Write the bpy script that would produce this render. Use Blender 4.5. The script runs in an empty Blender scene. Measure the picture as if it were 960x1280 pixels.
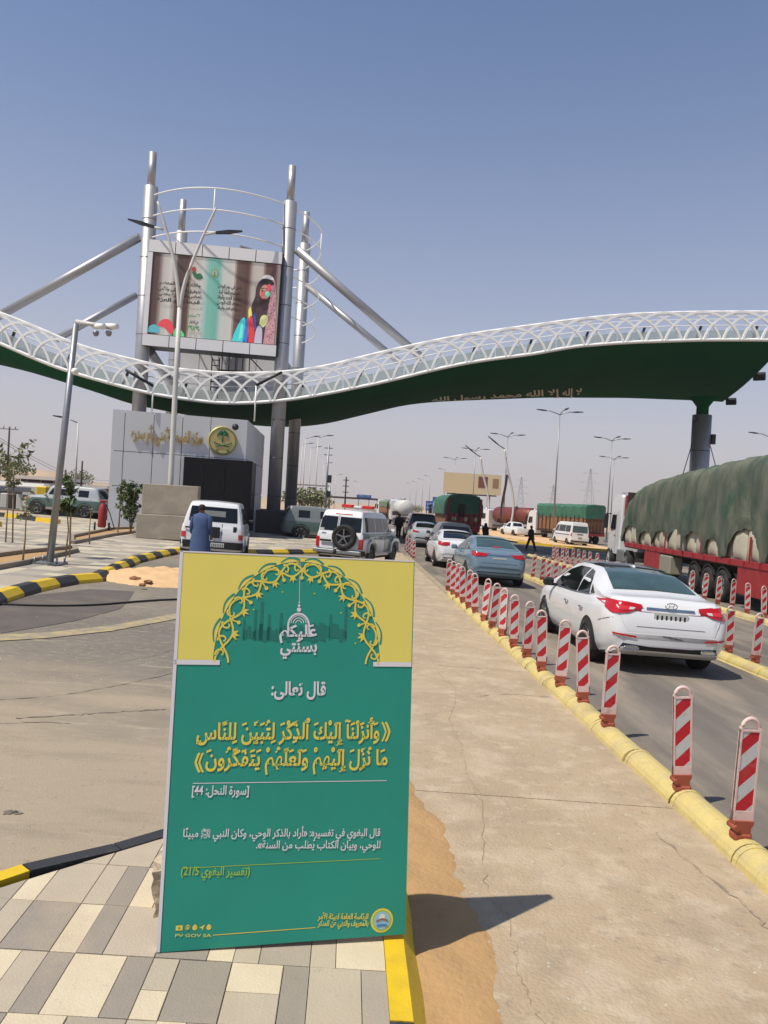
import bpy, bmesh, math, random
from mathutils import Vector, Matrix
from mathutils.bvhtree import BVHTree
import mathutils.geometry as mg
random.seed(7)
S = bpy.context.scene
COL = S.collection
# ------------------------------------------------------------------ camera
H_EYE, ROLL, SLOPE, F = 2.1, 0.056, 0.029, 1000.0
VPX, VPY = 438.0, 631.0
th = ROLL
_dx, _dy = VPX-480, VPY-640
_ux = _dx*math.cos(th)+_dy*math.sin(th); _uy = _dy*math.cos(th)-_dx*math.sin(th)
yaw = math.atan(-_ux/F); pit = math.atan(_uy/F)
f0 = Vector((math.sin(yaw)*math.cos(pit), math.cos(yaw)*math.cos(pit), math.sin(pit)))
r0 = Vector((math.cos(yaw), -math.sin(yaw), 0)); u0 = r0.cross(f0)
CX = r0*math.cos(th)+u0*math.sin(th); CY = -r0*math.sin(th)+u0*math.cos(th)
EYE = Vector((0, 0, H_EYE))
cam = bpy.data.cameras.new('camera'); camo = bpy.data.objects.new('camera', cam); COL.objects.link(camo)
M = Matrix((CX, CY, -f0)).transposed().to_4x4(); M.translation = EYE; camo.matrix_world = M
cam.sensor_fit = 'VERTICAL'; cam.sensor_height = 32; cam.lens = 32*F/1280; cam.clip_end = 20000; cam.clip_start = .05
S.camera = camo
def ray(px, py): return (f0*F+CX*(px-480)-CY*(py-640)).normalized()
def gz(x): return -SLOPE*x
def G(px, py, z=0.0):
    """pixel to the point at height z above the (cross-falling) ground"""
    d = ray(px, py); t = (z-H_EYE)/(d.z+SLOPE*d.x); return EYE+d*t
def P(px, py, Y):
    d = ray(px, py); return EYE+d*(Y/d.y)
# ------------------------------------------------------------------ light
SUN_EL, SUN_DIR = 60, Vector((-.86, -.51))
SKY_SAT, SKY_VAL, DUSTC = 1.12, 1.32, (6.1, 5.3, 5.35, 1)
w = bpy.data.worlds.new("World"); S.world = w; w.use_nodes = True
nt = w.node_tree; bg = nt.nodes['Background']
sky = nt.nodes.new('ShaderNodeTexSky'); sky.sky_type = 'NISHITA'; sky.sun_disc = False
sky.sun_elevation = math.radians(SUN_EL); sky.sun_rotation = math.atan2(SUN_DIR.x, SUN_DIR.y) % (2*math.pi)
sky.air_density = 1.0; sky.dust_density = .8; sky.ozone_density = 3.0; sky.altitude = 600
hs = nt.nodes.new('ShaderNodeHueSaturation'); hs.inputs['Saturation'].default_value = SKY_SAT; hs.inputs['Value'].default_value = SKY_VAL
nt.links.new(sky.outputs[0], hs.inputs['Color'])
# desert dust: the same pale veil all round the horizon, thinning with height
tcw = nt.nodes.new('ShaderNodeTexCoord'); sx = nt.nodes.new('ShaderNodeSeparateXYZ'); nt.links.new(tcw.outputs['Generated'], sx.inputs[0])
rmp = nt.nodes.new('ShaderNodeValToRGB'); rmp.color_ramp.interpolation = 'B_SPLINE'; el = rmp.color_ramp.elements
el[0].position = 0; el[0].color = (.95,)*3+(1,); el[1].position = 1; el[1].color = (0, 0, 0, 1)
for p_, v_ in ((.06, .84), (.14, .62), (.25, .40), (.42, .16), (.62, .04)): e_ = el.new(p_); e_.color = (v_, v_, v_, 1)
nt.links.new(sx.outputs['Z'], rmp.inputs[0]); mxw = nt.nodes.new('ShaderNodeMix'); mxw.data_type = 'RGBA'; mxw.inputs[7].default_value = DUSTC
nt.links.new(rmp.outputs[0], mxw.inputs[0]); nt.links.new(hs.outputs[0], mxw.inputs[6]); nt.links.new(mxw.outputs[2], bg.inputs[0]); bg.inputs[1].default_value = 0.1
sl = bpy.data.lights.new('sun', 'SUN'); sl.energy = 5.0; sl.angle = math.radians(.53); sl.color = (1, .935, .82)
so = bpy.data.objects.new('sun', sl); COL.objects.link(so)
sd = Vector((SUN_DIR.x*math.cos(math.radians(SUN_EL)), SUN_DIR.y*math.cos(math.radians(SUN_EL)), math.sin(math.radians(SUN_EL))))
so.rotation_euler = sd.to_track_quat('Z', 'Y').to_euler(); so.location = (0, 0, 60)
S.view_settings.view_transform = 'Standard'; S.view_settings.look = 'None'; S.view_settings.exposure = 0.0
# ------------------------------------------------------------------ materials
def C(r, g, b):
    f = lambda c: (c/255/12.92 if c/255 <= .04045 else ((c/255+.055)/1.055)**2.4)
    k = .84   # dims every colour evenly, so shade reads darker under the stronger sun
    return (f(r)*k, f(g)*k, f(b)*k, 1)
_m = {}
def mat(name, col=(.5, .5, .5, 1), rough=.6, metal=0, var=0, vscale=4, bump=0, bscale=60, coat=0, emit=0, stretch=None, col2=None, detail=6, contrast=(.3, .7), world=False, transm=0):
    if name in _m: return _m[name]
    m = bpy.data.materials.new(name); m.use_nodes = True; n = m.node_tree; b = n.nodes['Principled BSDF']
    b.inputs['Base Color'].default_value = col; b.inputs['Roughness'].default_value = rough; b.inputs['Metallic'].default_value = metal
    b.inputs['Coat Weight'].default_value = coat; b.inputs['Coat Roughness'].default_value = .06
    if transm: b.inputs['Transmission Weight'].default_value = transm
    if emit:
        b.inputs['Emission Color'].default_value = col; b.inputs['Emission Strength'].default_value = emit
    tc = n.nodes.new('ShaderNodeTexCoord'); co = tc.outputs['Object']
    if world:
        geo = n.nodes.new('ShaderNodeNewGeometry'); co = geo.outputs['Position']
    if stretch:
        mp = n.nodes.new('ShaderNodeMapping'); mp.inputs['Scale'].default_value = stretch; n.links.new(co, mp.inputs[0]); co = mp.outputs[0]
    if var:
        nz = n.nodes.new('ShaderNodeTexNoise'); nz.inputs['Scale'].default_value = vscale; nz.inputs['Detail'].default_value = detail; nz.inputs['Roughness'].default_value = .62
        n.links.new(co, nz.inputs[0])
        cr = n.nodes.new('ShaderNodeValToRGB'); e = cr.color_ramp.elements
        e[0].position, e[1].position = contrast
        c2 = col2 or tuple(min(1, c*(1+var)) for c in col[:3])+(1,)
        e[0].color = col if col2 else tuple(c*(1-var) for c in col[:3])+(1,); e[1].color = c2
        n.links.new(nz.outputs[0], cr.inputs[0]); n.links.new(cr.outputs[0], b.inputs['Base Color'])
        m['ramp'] = cr.name
    if bump:
        nb = n.nodes.new('ShaderNodeTexNoise'); nb.inputs['Scale'].default_value = bscale; nb.inputs['Detail'].default_value = 5
        n.links.new(co, nb.inputs[0]); bp = n.nodes.new('ShaderNodeBump'); bp.inputs['Strength'].default_value = bump; bp.inputs['Distance'].default_value = .02
        n.links.new(nb.outputs[0], bp.inputs['Height']); n.links.new(bp.outputs[0], b.inputs['Normal'])
    _m[name] = m; return m
def layer(m, col, scale, lo, hi, stretch=None, amt=1.0, seed=0, world=True):
    """lay a noise-masked patch colour (stains, dust, sand) over a material's base colour"""
    n = m.node_tree; b = n.nodes['Principled BSDF']; inp = b.inputs['Base Color']
    mix = n.nodes.new('ShaderNodeMix'); mix.data_type = 'RGBA'
    if inp.is_linked: n.links.new(inp.links[0].from_socket, mix.inputs[6])
    else: mix.inputs[6].default_value = inp.default_value
    mix.inputs[7].default_value = col
    co = n.nodes.new('ShaderNodeNewGeometry').outputs['Position'] if world else n.nodes.new('ShaderNodeTexCoord').outputs['Object']
    mp = n.nodes.new('ShaderNodeMapping'); mp.inputs['Scale'].default_value = stretch or (1, 1, 1); mp.inputs['Location'].default_value = (seed, seed*2.3, 0)
    nz = n.nodes.new('ShaderNodeTexNoise'); nz.inputs['Scale'].default_value = scale; nz.inputs['Detail'].default_value = 7; nz.inputs['Roughness'].default_value = .6
    mr = n.nodes.new('ShaderNodeMapRange'); mr.inputs[1].default_value = lo; mr.inputs[2].default_value = hi; mr.inputs[4].default_value = amt
    n.links.new(co, mp.inputs[0]); n.links.new(mp.outputs[0], nz.inputs[0]); n.links.new(nz.outputs[0], mr.inputs[0]); n.links.new(mr.outputs[0], mix.inputs[0])
    n.links.new(mix.outputs[2], inp); return m
def cracks(m, scale, width, col, warp=.35, seed=0, amt=1):
    n = m.node_tree; b = n.nodes['Principled BSDF']; inp = b.inputs['Base Color']
    mix = n.nodes.new('ShaderNodeMix'); mix.data_type = 'RGBA'
    if inp.is_linked: n.links.new(inp.links[0].from_socket, mix.inputs[6])
    else: mix.inputs[6].default_value = inp.default_value
    mix.inputs[7].default_value = col
    co = n.nodes.new('ShaderNodeNewGeometry').outputs['Position']
    nz = n.nodes.new('ShaderNodeTexNoise'); nz.inputs['Scale'].default_value = 2.5; nz.inputs['Detail'].default_value = 8; n.links.new(co, nz.inputs[0])
    v = n.nodes.new('ShaderNodeVectorMath'); v.operation = 'SCALE'; v.inputs['Scale'].default_value = warp*2; n.links.new(nz.outputs['Color'], v.inputs[0])
    a = n.nodes.new('ShaderNodeVectorMath'); a.operation = 'ADD'; n.links.new(co, a.inputs[0]); n.links.new(v.outputs[0], a.inputs[1])
    mp = n.nodes.new('ShaderNodeMapping'); mp.inputs['Scale'].default_value = (scale, scale*.4, 0); mp.inputs['Location'].default_value = (seed, seed, 0); n.links.new(a.outputs[0], mp.inputs[0])
    vo = n.nodes.new('ShaderNodeTexVoronoi'); vo.feature = 'DISTANCE_TO_EDGE'; vo.inputs['Scale'].default_value = 1; n.links.new(mp.outputs[0], vo.inputs[0])
    mr = n.nodes.new('ShaderNodeMapRange'); mr.inputs[1].default_value = 0; mr.inputs[2].default_value = width; mr.inputs[3].default_value = amt; mr.inputs[4].default_value = 0
    n2 = n.nodes.new('ShaderNodeTexNoise'); n2.inputs['Scale'].default_value = .7; n.links.new(co, n2.inputs[0])
    m2 = n.nodes.new('ShaderNodeMapRange'); m2.inputs[1].default_value = .45; m2.inputs[2].default_value = .6; n.links.new(n2.outputs[0], m2.inputs[0])
    mu = n.nodes.new('ShaderNodeMath'); mu.operation = 'MULTIPLY'
    n.links.new(vo.outputs[0], mr.inputs[0]); n.links.new(mr.outputs[0], mu.inputs[0]); n.links.new(m2.outputs[0], mu.inputs[1]); n.links.new(mu.outputs[0], mix.inputs[0])
    n.links.new(mix.outputs[2], inp); return m
# ------------------------------------------------------------------ mesh helpers
class MB:
    def __init__(s): s.v = []; s.f = []; s.sm = []; s.mi = []
    def add(s, vs, fs, smooth=False, mi=0):
        k = len(s.v); s.v += [tuple(v) for v in vs]
        for f in fs: s.f.append(tuple(i+k for i in f)); s.sm.append(smooth); s.mi.append(mi)
        return s
    def box(s, c, d, rz=0, mi=0, M=None, bev=0):
        x, y, z = d[0]/2, d[1]/2, d[2]/2
        if bev:
            b = bev; vs = []; q = []
            for sz in (-1, 1):
                for (ax, ay) in ((-1, -1), (1, -1), (1, 1), (-1, 1)):
                    q.append(Vector((ax*(x-b), ay*(y-b), sz*z)))
            for sz in (-1, 1):
                for (ax, ay) in ((-1, -1), (1, -1), (1, 1), (-1, 1)):
                    q.append(Vector((ax*x, ay*(y-b), sz*(z-b)))); q.append(Vector((ax*(x-b), ay*y, sz*(z-b))))
            me = bmesh.new(); [me.verts.new(p) for p in q]; r = bmesh.ops.convex_hull(me, input=me.verts)
            me.verts.index_update(); vs = [v.co.copy() for v in me.verts]; fs = [[v.index for v in f.verts] for f in me.faces]; me.free()
        else:
            vs = [Vector((i*x, j*y, k*z)) for k in (-1, 1) for j in (-1, 1) for i in (-1, 1)]
            fs = [(0, 2, 3, 1), (4, 5, 7, 6), (0, 1, 5, 4), (2, 6, 7, 3), (0, 4, 6, 2), (1, 3, 7, 5)]
        R = (M or Matrix.Identity(4)) if M else Matrix.Rotation(rz, 4, 'Z')
        s.add([(R @ v)+Vector(c) for v in vs], fs, mi=mi); return s
    def tube(s, a, b, r0, r1=None, n=10, cap=True, mi=0, smooth=True):
        a, b = Vector(a), Vector(b); r1 = r0 if r1 is None else r1; d = (b-a).normalized()
        q = d.to_track_quat('Z', 'Y').to_matrix()
        vs = []
        for p, r in ((a, r0), (b, r1)):
            vs += [p+q @ Vector((r*math.cos(2*math.pi*i/n), r*math.sin(2*math.pi*i/n), 0)) for i in range(n)]
        s.add(vs, [(i, (i+1) % n, n+(i+1) % n, n+i) for i in range(n)], smooth, mi)
        if cap:
            k = len(s.v)-2*n; s.f.append(tuple(k+i for i in reversed(range(n)))); s.f.append(tuple(k+n+i for i in range(n))); s.sm += [False]*2; s.mi += [mi]*2
        return s
    def path(s, pts, r, n=6, mi=0, closed=False):
        pts = [Vector(p) for p in pts]; N = len(pts); rs = r if isinstance(r, (list, tuple)) else [r]*N
        vs = []
        for i, p in enumerate(pts):
            a = pts[(i-1) % N] if closed else pts[max(i-1, 0)]; b = pts[(i+1) % N] if closed else pts[min(i+1, N-1)]
            d = (b-a).normalized(); up = Vector((0, 0, 1)) if abs(d.z) < .95 else Vector((0, 1, 0))
            x = d.cross(up).normalized(); y = x.cross(d)
            vs += [p+(x*math.cos(2*math.pi*k/n+math.pi/n)+y*math.sin(2*math.pi*k/n+math.pi/n))*rs[i] for k in range(n)]
        fs = []
        for i in range(N if closed else N-1):
            j = (i+1) % N
            fs += [(i*n+k, i*n+(k+1) % n, j*n+(k+1) % n, j*n+k) for k in range(n)]
        if not closed: fs += [tuple(range(n))[::-1], tuple((N-1)*n+k for k in range(n))]
        return s.add(vs, fs, n > 4, mi)
    def prism(s, poly, axis, a, b, mi=0):
        """extrude 2D polygon along an axis from a to b"""
        def v(p, t): return {'x': (t, p[0], p[1]), 'y': (p[0], t, p[1]), 'z': (p[0], p[1], t)}[axis]
        n = len(poly); s.add([v(p, a) for p in poly]+[v(p, b) for p in poly], [tuple(range(n))[::-1], tuple(range(n, 2*n))]+[(i, (i+1) % n, n+(i+1) % n, n+i) for i in range(n)], mi=mi); return s
    def lathe(s, prof, c, axis=Vector((0, 0, 1)), n=20, mi=0, smooth=True):
        q = Vector(axis).to_track_quat('Z', 'Y').to_matrix(); m = len(prof)
        vs = [Vector(c)+q @ Vector((r*math.cos(2*math.pi*k/n), r*math.sin(2*math.pi*k/n), h)) for k in range(n) for (r, h) in prof]
        return s.add(vs, [(k*m+i, ((k+1) % n)*m+i, ((k+1) % n)*m+i+1, k*m+i+1) for k in range(n) for i in range(m-1)], smooth, mi)
    def quad(s, a, b, c, d, mi=0): return s.add([a, b, c, d], [(0, 1, 2, 3)], mi=mi)
    def poly(s, pts, mi=0):
        t = mg.tessellate_polygon([[Vector(p) for p in pts]]); return s.add(pts, [tuple(x) for x in t], mi=mi)
    def xf(s, M): s.v = [tuple(M @ Vector(v)) for v in s.v]; return s
    def build(s, name, m, parent=None, mats=None, fixn=True):
        me = bpy.data.meshes.new(name); me.from_pydata(s.v, [], s.f)
        me.polygons.foreach_set('use_smooth', s.sm); me.polygons.foreach_set('material_index', s.mi)
        if fixn:
            bm = bmesh.new(); bm.from_mesh(me); bmesh.ops.recalc_face_normals(bm, faces=bm.faces); bm.to_mesh(me); bm.free()
        return link(name, me, m, parent, mats)
def link(name, me, m=None, parent=None, mats=None):
    for x in (mats or ([m] if m else [])):
        if x.name not in me.materials: me.materials.append(x)
    o = bpy.data.objects.new(name, me); COL.objects.link(o)
    if parent: o.parent = parent
    return o
def thing(name, label, cat, loc=(0, 0, 0), rz=0, group=None, tilt=0):
    o = bpy.data.objects.new(name, None); COL.objects.link(o); o.empty_display_size = .2
    o.rotation_mode = 'XYZ'
    if tilt: o.rotation_mode = 'QUATERNION'; o.rotation_quaternion = (Matrix.Rotation(tilt, 3, 'Y') @ Matrix.Rotation(rz, 3, 'Z')).to_quaternion()
    else: o.rotation_euler = (0, 0, rz)
    o.location = loc; return tag(o, label, cat, group)
def tag(o, label, cat, group=None):
    o['label'] = label; o['category'] = cat
    if group: o['group'] = group
    return o
def struct(o): o['kind'] = 'structure'; return o
def stuff(o): o['kind'] = 'stuff'; return o
def dup(root, loc, rz=0, label=None, group=None):
    KEYS.clear()
    def cp(o, par):
        c = o.copy(); COL.objects.link(c)
        if par: c.parent = par
        for ch in KIDS(o): cp(ch, c)
        return c
    r = cp(root, None); r.location = loc; r.rotation_mode = 'XYZ'; r.rotation_euler = (0, 0, rz)
    if label: r['label'] = label
    if group: r['group'] = group
    return r
KEYS = {}
def KIDS(o): return [c for c in o.children]
def catmull(ps, k):
    out = []; n = len(ps)
    for i in range(n-1):
        a, b, c, d = [Vector(ps[max(0, min(n-1, j))]) for j in (i-1, i, i+1, i+2)]
        for t in range(k):
            u = t/k; out.append(.5*((2*b)+(c-a)*u+(2*a-5*b+4*c-d)*u*u+(3*b-a-3*c+d)*u**3))
    out.append(Vector(ps[-1])); return out
def interp(tab, x):
    if x <= tab[0][0]: return tab[0][1]
    for (a, p), (b, q) in zip(tab, tab[1:]):
        if x <= b: return p+(q-p)*(x-a)/(b-a)
    return tab[-1][1]
# ------------------------------------------------------------------ arabic text
T = {0x621: (0xFE80,), 0x622: (0xFE81, 0xFE82), 0x623: (0xFE83, 0xFE84), 0x624: (0xFE85, 0xFE86), 0x625: (0xFE87, 0xFE88), 0x626: (0xFE89, 0xFE8A, 0xFE8B, 0xFE8C), 0x627: (0xFE8D, 0xFE8E),
     0x628: (0xFE8F, 0xFE90, 0xFE91, 0xFE92), 0x629: (0xFE93, 0xFE94), 0x62F: (0xFEA9, 0xFEAA), 0x630: (0xFEAB, 0xFEAC), 0x631: (0xFEAD, 0xFEAE), 0x632: (0xFEAF, 0xFEB0), 0x671: (0xFB50, 0xFB51)}
_c = 0xFE95
for k in range(0x62A, 0x62F): T[k] = (_c, _c+1, _c+2, _c+3); _c += 4
_c = 0xFEB1
for k in range(0x633, 0x63B): T[k] = (_c, _c+1, _c+2, _c+3); _c += 4
_c = 0xFED1
for k in range(0x641, 0x648): T[k] = (_c, _c+1, _c+2, _c+3); _c += 4
T[0x648] = (0xFEED, 0xFEEE); T[0x649] = (0xFEEF, 0xFEF0); T[0x64A] = (0xFEF1, 0xFEF2, 0xFEF3, 0xFEF4)
T[0xE001] = (0xFEF7, 0xFEF8); T[0xE002] = (0xFEFB, 0xFEFC); T[0xE003] = (0xFEF9, 0xFEFA)
def shape(t):
    mk = lambda ch: 0x64B <= ord(ch) <= 0x655 or ord(ch) == 0x670
    t = t.replace('لأ', '\uE001').replace('لا', '\uE002').replace('لإ', '\uE003')
    cl = []
    for ch in t:
        if mk(ch) and cl: cl[-1][1] += ch
        else: cl.append([ch, ''])
    g = lambda i: T.get(ord(cl[i][0])) if 0 <= i < len(cl) else None
    out = []
    for i, (ch, mks) in enumerate(cl):
        f = g(i)
        if f:
            p, n = g(i-1), g(i+1)
            jp = p is not None and len(p) == 4 and len(f) > 1; jn = n is not None and len(n) > 1 and len(f) == 4
            ch = chr(f[(1 if jp else 0)+(2 if jn else 0)] if len(f) == 4 else f[1 if jp else 0])
        out.append(mks+ch)
    s = ''.join(reversed(out)); sw = {'(': ')', ')': '(', '[': ']', ']': '[', '«': '»', '»': '«'}
    s = ''.join(sw.get(c, c) for c in s)
    import re
    return re.sub(r'[0-9][0-9/]*', lambda m: m.group(0)[::-1], s)
def text_mesh(t, bold=0.0, arabic=True, extrude=0):
    cu = bpy.data.curves.new('t', 'FONT'); cu.body = shape(t) if arabic else t; cu.size = 1; cu.offset = bold; cu.resolution_u = 3; cu.extrude = extrude
    o = bpy.data.objects.new('t', cu); COL.objects.link(o)
    dg = bpy.context.evaluated_depsgraph_get(); me = bpy.data.meshes.new_from_object(o.evaluated_get(dg))
    bpy.data.objects.remove(o); bpy.data.curves.remove(cu)
    return me
def text_fit(name, t, org, U, V, Nn, u0, u1, vbase, m, parent, bold=.02, arabic=True, extrude=0, vh=None, off=.002, vmid=None):
    """fit text between u0 and u1 on the plane org + u*U + v*V (unit axes); off lifts it off the surface"""
    me = text_mesh(t, bold, arabic, extrude)
    xs = [v.co.x for v in me.vertices]; ys = [v.co.y for v in me.vertices]
    if not xs: return None
    sc = (u1-u0)/(max(xs)-min(xs)); sy = sc if vh is None else vh/(max(ys)-min(ys)); x0 = min(xs)
    yo = 0 if vmid is None else (max(ys)+min(ys))/2
    if vmid is not None: vbase = vmid
    for v in me.vertices:
        c = v.co; v.co = org+U*(u0+(c.x-x0)*sc)+V*(vbase+(c.y-yo)*sy)+Nn*(off+c.z*sc)
    return link(name, me, m, parent)
# ------------------------------------------------------------------ palette
ASPH = mat('asphalt', C(122, 114, 103), .95, var=.14, vscale=.6, bump=.3, bscale=70, world=True)
layer(ASPH, C(146, 135, 118), .3, .45, .66, amt=.7, seed=3); layer(ASPH, C(108, 100, 92), 2.2, .56, .78, stretch=(1, .25, 1), amt=.7, seed=9)
layer(ASPH, C(190, 174, 150), 9, .52, .68, stretch=(1, 1.8, 1), amt=.35, seed=5); layer(ASPH, C(70, 66, 62), 60, .6, .7, amt=.45, seed=15)
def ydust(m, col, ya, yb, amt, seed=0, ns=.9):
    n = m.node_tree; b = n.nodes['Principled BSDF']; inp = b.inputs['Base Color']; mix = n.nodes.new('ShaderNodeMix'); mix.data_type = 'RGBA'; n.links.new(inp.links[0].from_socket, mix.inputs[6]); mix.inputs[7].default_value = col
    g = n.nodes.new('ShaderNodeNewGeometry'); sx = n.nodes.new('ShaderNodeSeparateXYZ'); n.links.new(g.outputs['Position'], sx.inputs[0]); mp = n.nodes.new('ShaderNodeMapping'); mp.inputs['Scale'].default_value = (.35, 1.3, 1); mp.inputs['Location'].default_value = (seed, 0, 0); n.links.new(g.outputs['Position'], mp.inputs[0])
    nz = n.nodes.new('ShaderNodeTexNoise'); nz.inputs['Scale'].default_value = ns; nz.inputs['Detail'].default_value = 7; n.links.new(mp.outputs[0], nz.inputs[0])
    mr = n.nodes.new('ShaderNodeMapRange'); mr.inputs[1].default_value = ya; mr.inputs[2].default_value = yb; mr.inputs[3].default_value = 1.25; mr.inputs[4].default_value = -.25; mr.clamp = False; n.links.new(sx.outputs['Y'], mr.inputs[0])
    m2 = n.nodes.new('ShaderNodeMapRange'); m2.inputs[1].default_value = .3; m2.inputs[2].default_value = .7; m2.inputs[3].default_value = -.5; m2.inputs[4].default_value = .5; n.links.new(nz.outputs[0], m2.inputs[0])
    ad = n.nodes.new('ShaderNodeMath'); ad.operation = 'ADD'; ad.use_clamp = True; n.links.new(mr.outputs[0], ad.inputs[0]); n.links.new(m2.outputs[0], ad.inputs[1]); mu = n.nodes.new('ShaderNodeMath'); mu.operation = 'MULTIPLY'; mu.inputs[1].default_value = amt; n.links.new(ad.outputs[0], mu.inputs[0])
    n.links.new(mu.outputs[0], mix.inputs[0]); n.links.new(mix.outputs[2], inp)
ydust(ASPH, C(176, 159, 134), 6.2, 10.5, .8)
layer(ASPH, C(134, 123, 108), 1.6, .52, .70, stretch=(.5, 1.6, 1), amt=.6, seed=33); layer(ASPH, C(196, 180, 154), 2.6, .60, .74, stretch=(.4, 2.2, 1), amt=.6, seed=37); layer(ASPH, C(112, 102, 90), 26, .62, .70, amt=.5, seed=39)
LANE = mat('lane_asphalt', C(122, 113, 103), .93, var=.16, vscale=1.5, bump=.5, bscale=80, stretch=(1, .12, 1), world=True)
layer(LANE, C(88, 83, 79), .8, .50, .68, stretch=(1, .1, 1), amt=.75, seed=4); layer(LANE, C(168, 154, 134), 1.2, .48, .66, stretch=(1, .2, 1), amt=.7, seed=11); layer(LANE, C(60, 57, 55), 55, .6, .7, amt=.4, seed=2)
DARKA = mat('fresh_asphalt', C(100, 92, 85), .9, var=.12, vscale=3, bump=.4, bscale=90, world=True); layer(DARKA, C(140, 126, 108), 1.2, .5, .75, stretch=(.5, 1, 1), amt=.6)
WALK = mat('walkway_concrete', C(181, 160, 130), .9, var=.09, vscale=1.1, bump=.5, bscale=45, world=True)
layer(WALK, C(160, 142, 118), .9, .5, .66, amt=.55, seed=21); layer(WALK, C(206, 188, 160), 5, .52, .66, amt=.5, seed=31); layer(WALK, C(138, 124, 106), 14, .58, .70, amt=.5, seed=41)
layer(WALK, C(205, 186, 158), 1.7, .5, .72, amt=.7, seed=6); layer(WALK, C(150, 138, 124), 3.5, .6, .78, amt=.6, seed=8); layer(WALK, C(120, 112, 104), 45, .66, .74, amt=.5, seed=1)
cracks(WALK, .7, .006, C(150, 132, 112), amt=.45)
SAND = mat('sand', C(186, 148, 100), .97, var=.08, vscale=7, bump=.5, bscale=30, world=True)
DESERT = mat('desert_sand', C(196, 168, 136), .97, var=.1, vscale=.05, bump=.2, bscale=2, world=True); layer(DESERT, C(160, 140, 116), .02, .5, .7, amt=.6)
def brickmat(name, cols, sx, sy):
    m = mat(name, cols[0], .85, bump=.15, bscale=60, world=True); n = m.node_tree; b = n.nodes['Principled BSDF']
    g = n.nodes.new('ShaderNodeNewGeometry'); mp = n.nodes.new('ShaderNodeMapping'); mp.inputs['Scale'].default_value = (1/sx, 1/sy, 1); n.links.new(g.outputs['Position'], mp.inputs[0])
    fl = n.nodes.new('ShaderNodeVectorMath'); fl.operation = 'FLOOR'; n.links.new(mp.outputs[0], fl.inputs[0])
    ml = n.nodes.new('ShaderNodeVectorMath'); ml.operation = 'MULTIPLY'; ml.inputs[1].default_value = (1, 1, 0); n.links.new(fl.outputs[0], ml.inputs[0])
    wn = n.nodes.new('ShaderNodeTexWhiteNoise'); wn.noise_dimensions = '2D'; n.links.new(ml.outputs[0], wn.inputs['Vector'])
    cr = n.nodes.new('ShaderNodeValToRGB'); cr.color_ramp.interpolation = 'CONSTANT'
    while len(cr.color_ramp.elements) < len(cols): cr.color_ramp.elements.new(.5)
    for i, c in enumerate(cols): cr.color_ramp.elements[i].position = i/len(cols); cr.color_ramp.elements[i].color = c
    n.links.new(wn.outputs['Value'], cr.inputs[0]); n.links.new(cr.outputs[0], b.inputs['Base Color']); return m
CREAM, LGREY, MGREY, DGREY = C(214, 198, 168), C(186, 172, 150), C(168, 156, 139), C(153, 143, 129)
FARPAVE = brickmat('far_paving', [C(194, 183, 162), C(174, 163, 146), C(160, 151, 138), C(200, 188, 162), C(150, 142, 130)], .62, .5)
layer(FARPAVE, C(196, 176, 148), .6, .5, .7, amt=.5)
TILE = {}
for nm, c in (('c', CREAM), ('l', LGREY), ('m', MGREY), ('d', DGREY)):
    TILE[nm] = mat('slab_'+nm, c, .85, var=.05, vscale=5, bump=.2, bscale=90, world=True); layer(TILE[nm], C(188, 168, 140), 2.2, .56, .75, amt=.45, seed=5); layer(TILE[nm], C(120, 112, 104), 30, .64, .74, amt=.35, seed=7)
GROUT = mat('joint', C(92, 82, 70), .95, world=True)
YPAINT = mat('yellow_kerb_paint', C(228, 190, 30), .55, var=.08, vscale=9, bump=.15, bscale=50, world=True); layer(YPAINT, C(170, 150, 110), 9, .62, .72, amt=.6); layer(YPAINT, C(200, 166, 50), 3, .5, .7, amt=.6, seed=4)
BPAINT = mat('black_kerb_paint', C(52, 52, 54), .6, var=.1, vscale=9, bump=.15, bscale=50, world=True); layer(BPAINT, C(120, 110, 98), 12, .6, .74, amt=.5)
YSEP = mat('yellow_separator_paint', C(212, 192, 122), .6, var=.08, vscale=6, bump=.3, bscale=60, world=True); layer(YSEP, C(186, 168, 132), 3.5, .48, .66, amt=.75, seed=2); layer(YSEP, C(150, 132, 104), 1.3, .56, .70, amt=.6, seed=17); layer(YSEP, C(140, 125, 100), 25, .62, .72, amt=.5, seed=7)
YLINE = mat('worn_yellow_line', C(186, 166, 118), .8, world=True); layer(YLINE, C(150, 140, 122), 6, .38, .60, amt=.95)
STEEL = mat('brushed_steel', C(178, 178, 180), .46, metal=.6, var=.06, vscale=3, bump=.05, bscale=8)
STEELD = mat('steel_joint', C(90, 90, 92), .5, metal=.6)
PANEL = mat('grey_cladding', C(208, 210, 214), .45, metal=0, var=.03, vscale=.6)
PANELW = mat('white_cladding', C(232, 232, 234), .45, metal=0, var=.03, vscale=.6)
SEAM = mat('dark_seam', C(60, 60, 62), .8)
WHITE = mat('white_paint', C(248, 248, 244), .5, var=.03, vscale=2)
GREENH = mat('dark_green_hull', C(1, 80, 46), .85, var=.1, vscale=.3)
GREENH.node_tree.nodes['Principled BSDF'].inputs['Specular IOR Level'].default_value = .05
BLACKG = mat('black_glass', C(12, 14, 22), .12)
BLACKG.node_tree.nodes['Principled BSDF'].inputs['Specular IOR Level'].default_value = .2
BLACK = mat('black_plastic', C(26, 26, 27), .55)
RUBBER = mat('tyre_rubber', C(34, 33, 32), .85, bump=.2, bscale=40); layer(RUBBER, C(110, 98, 84), 6, .5, .8, amt=.4, world=False)
RIM = mat('alloy', C(170, 172, 176), .3, metal=.9)
GLASS = mat('tinted_glass', C(20, 24, 26), .05, coat=.15)
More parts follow.
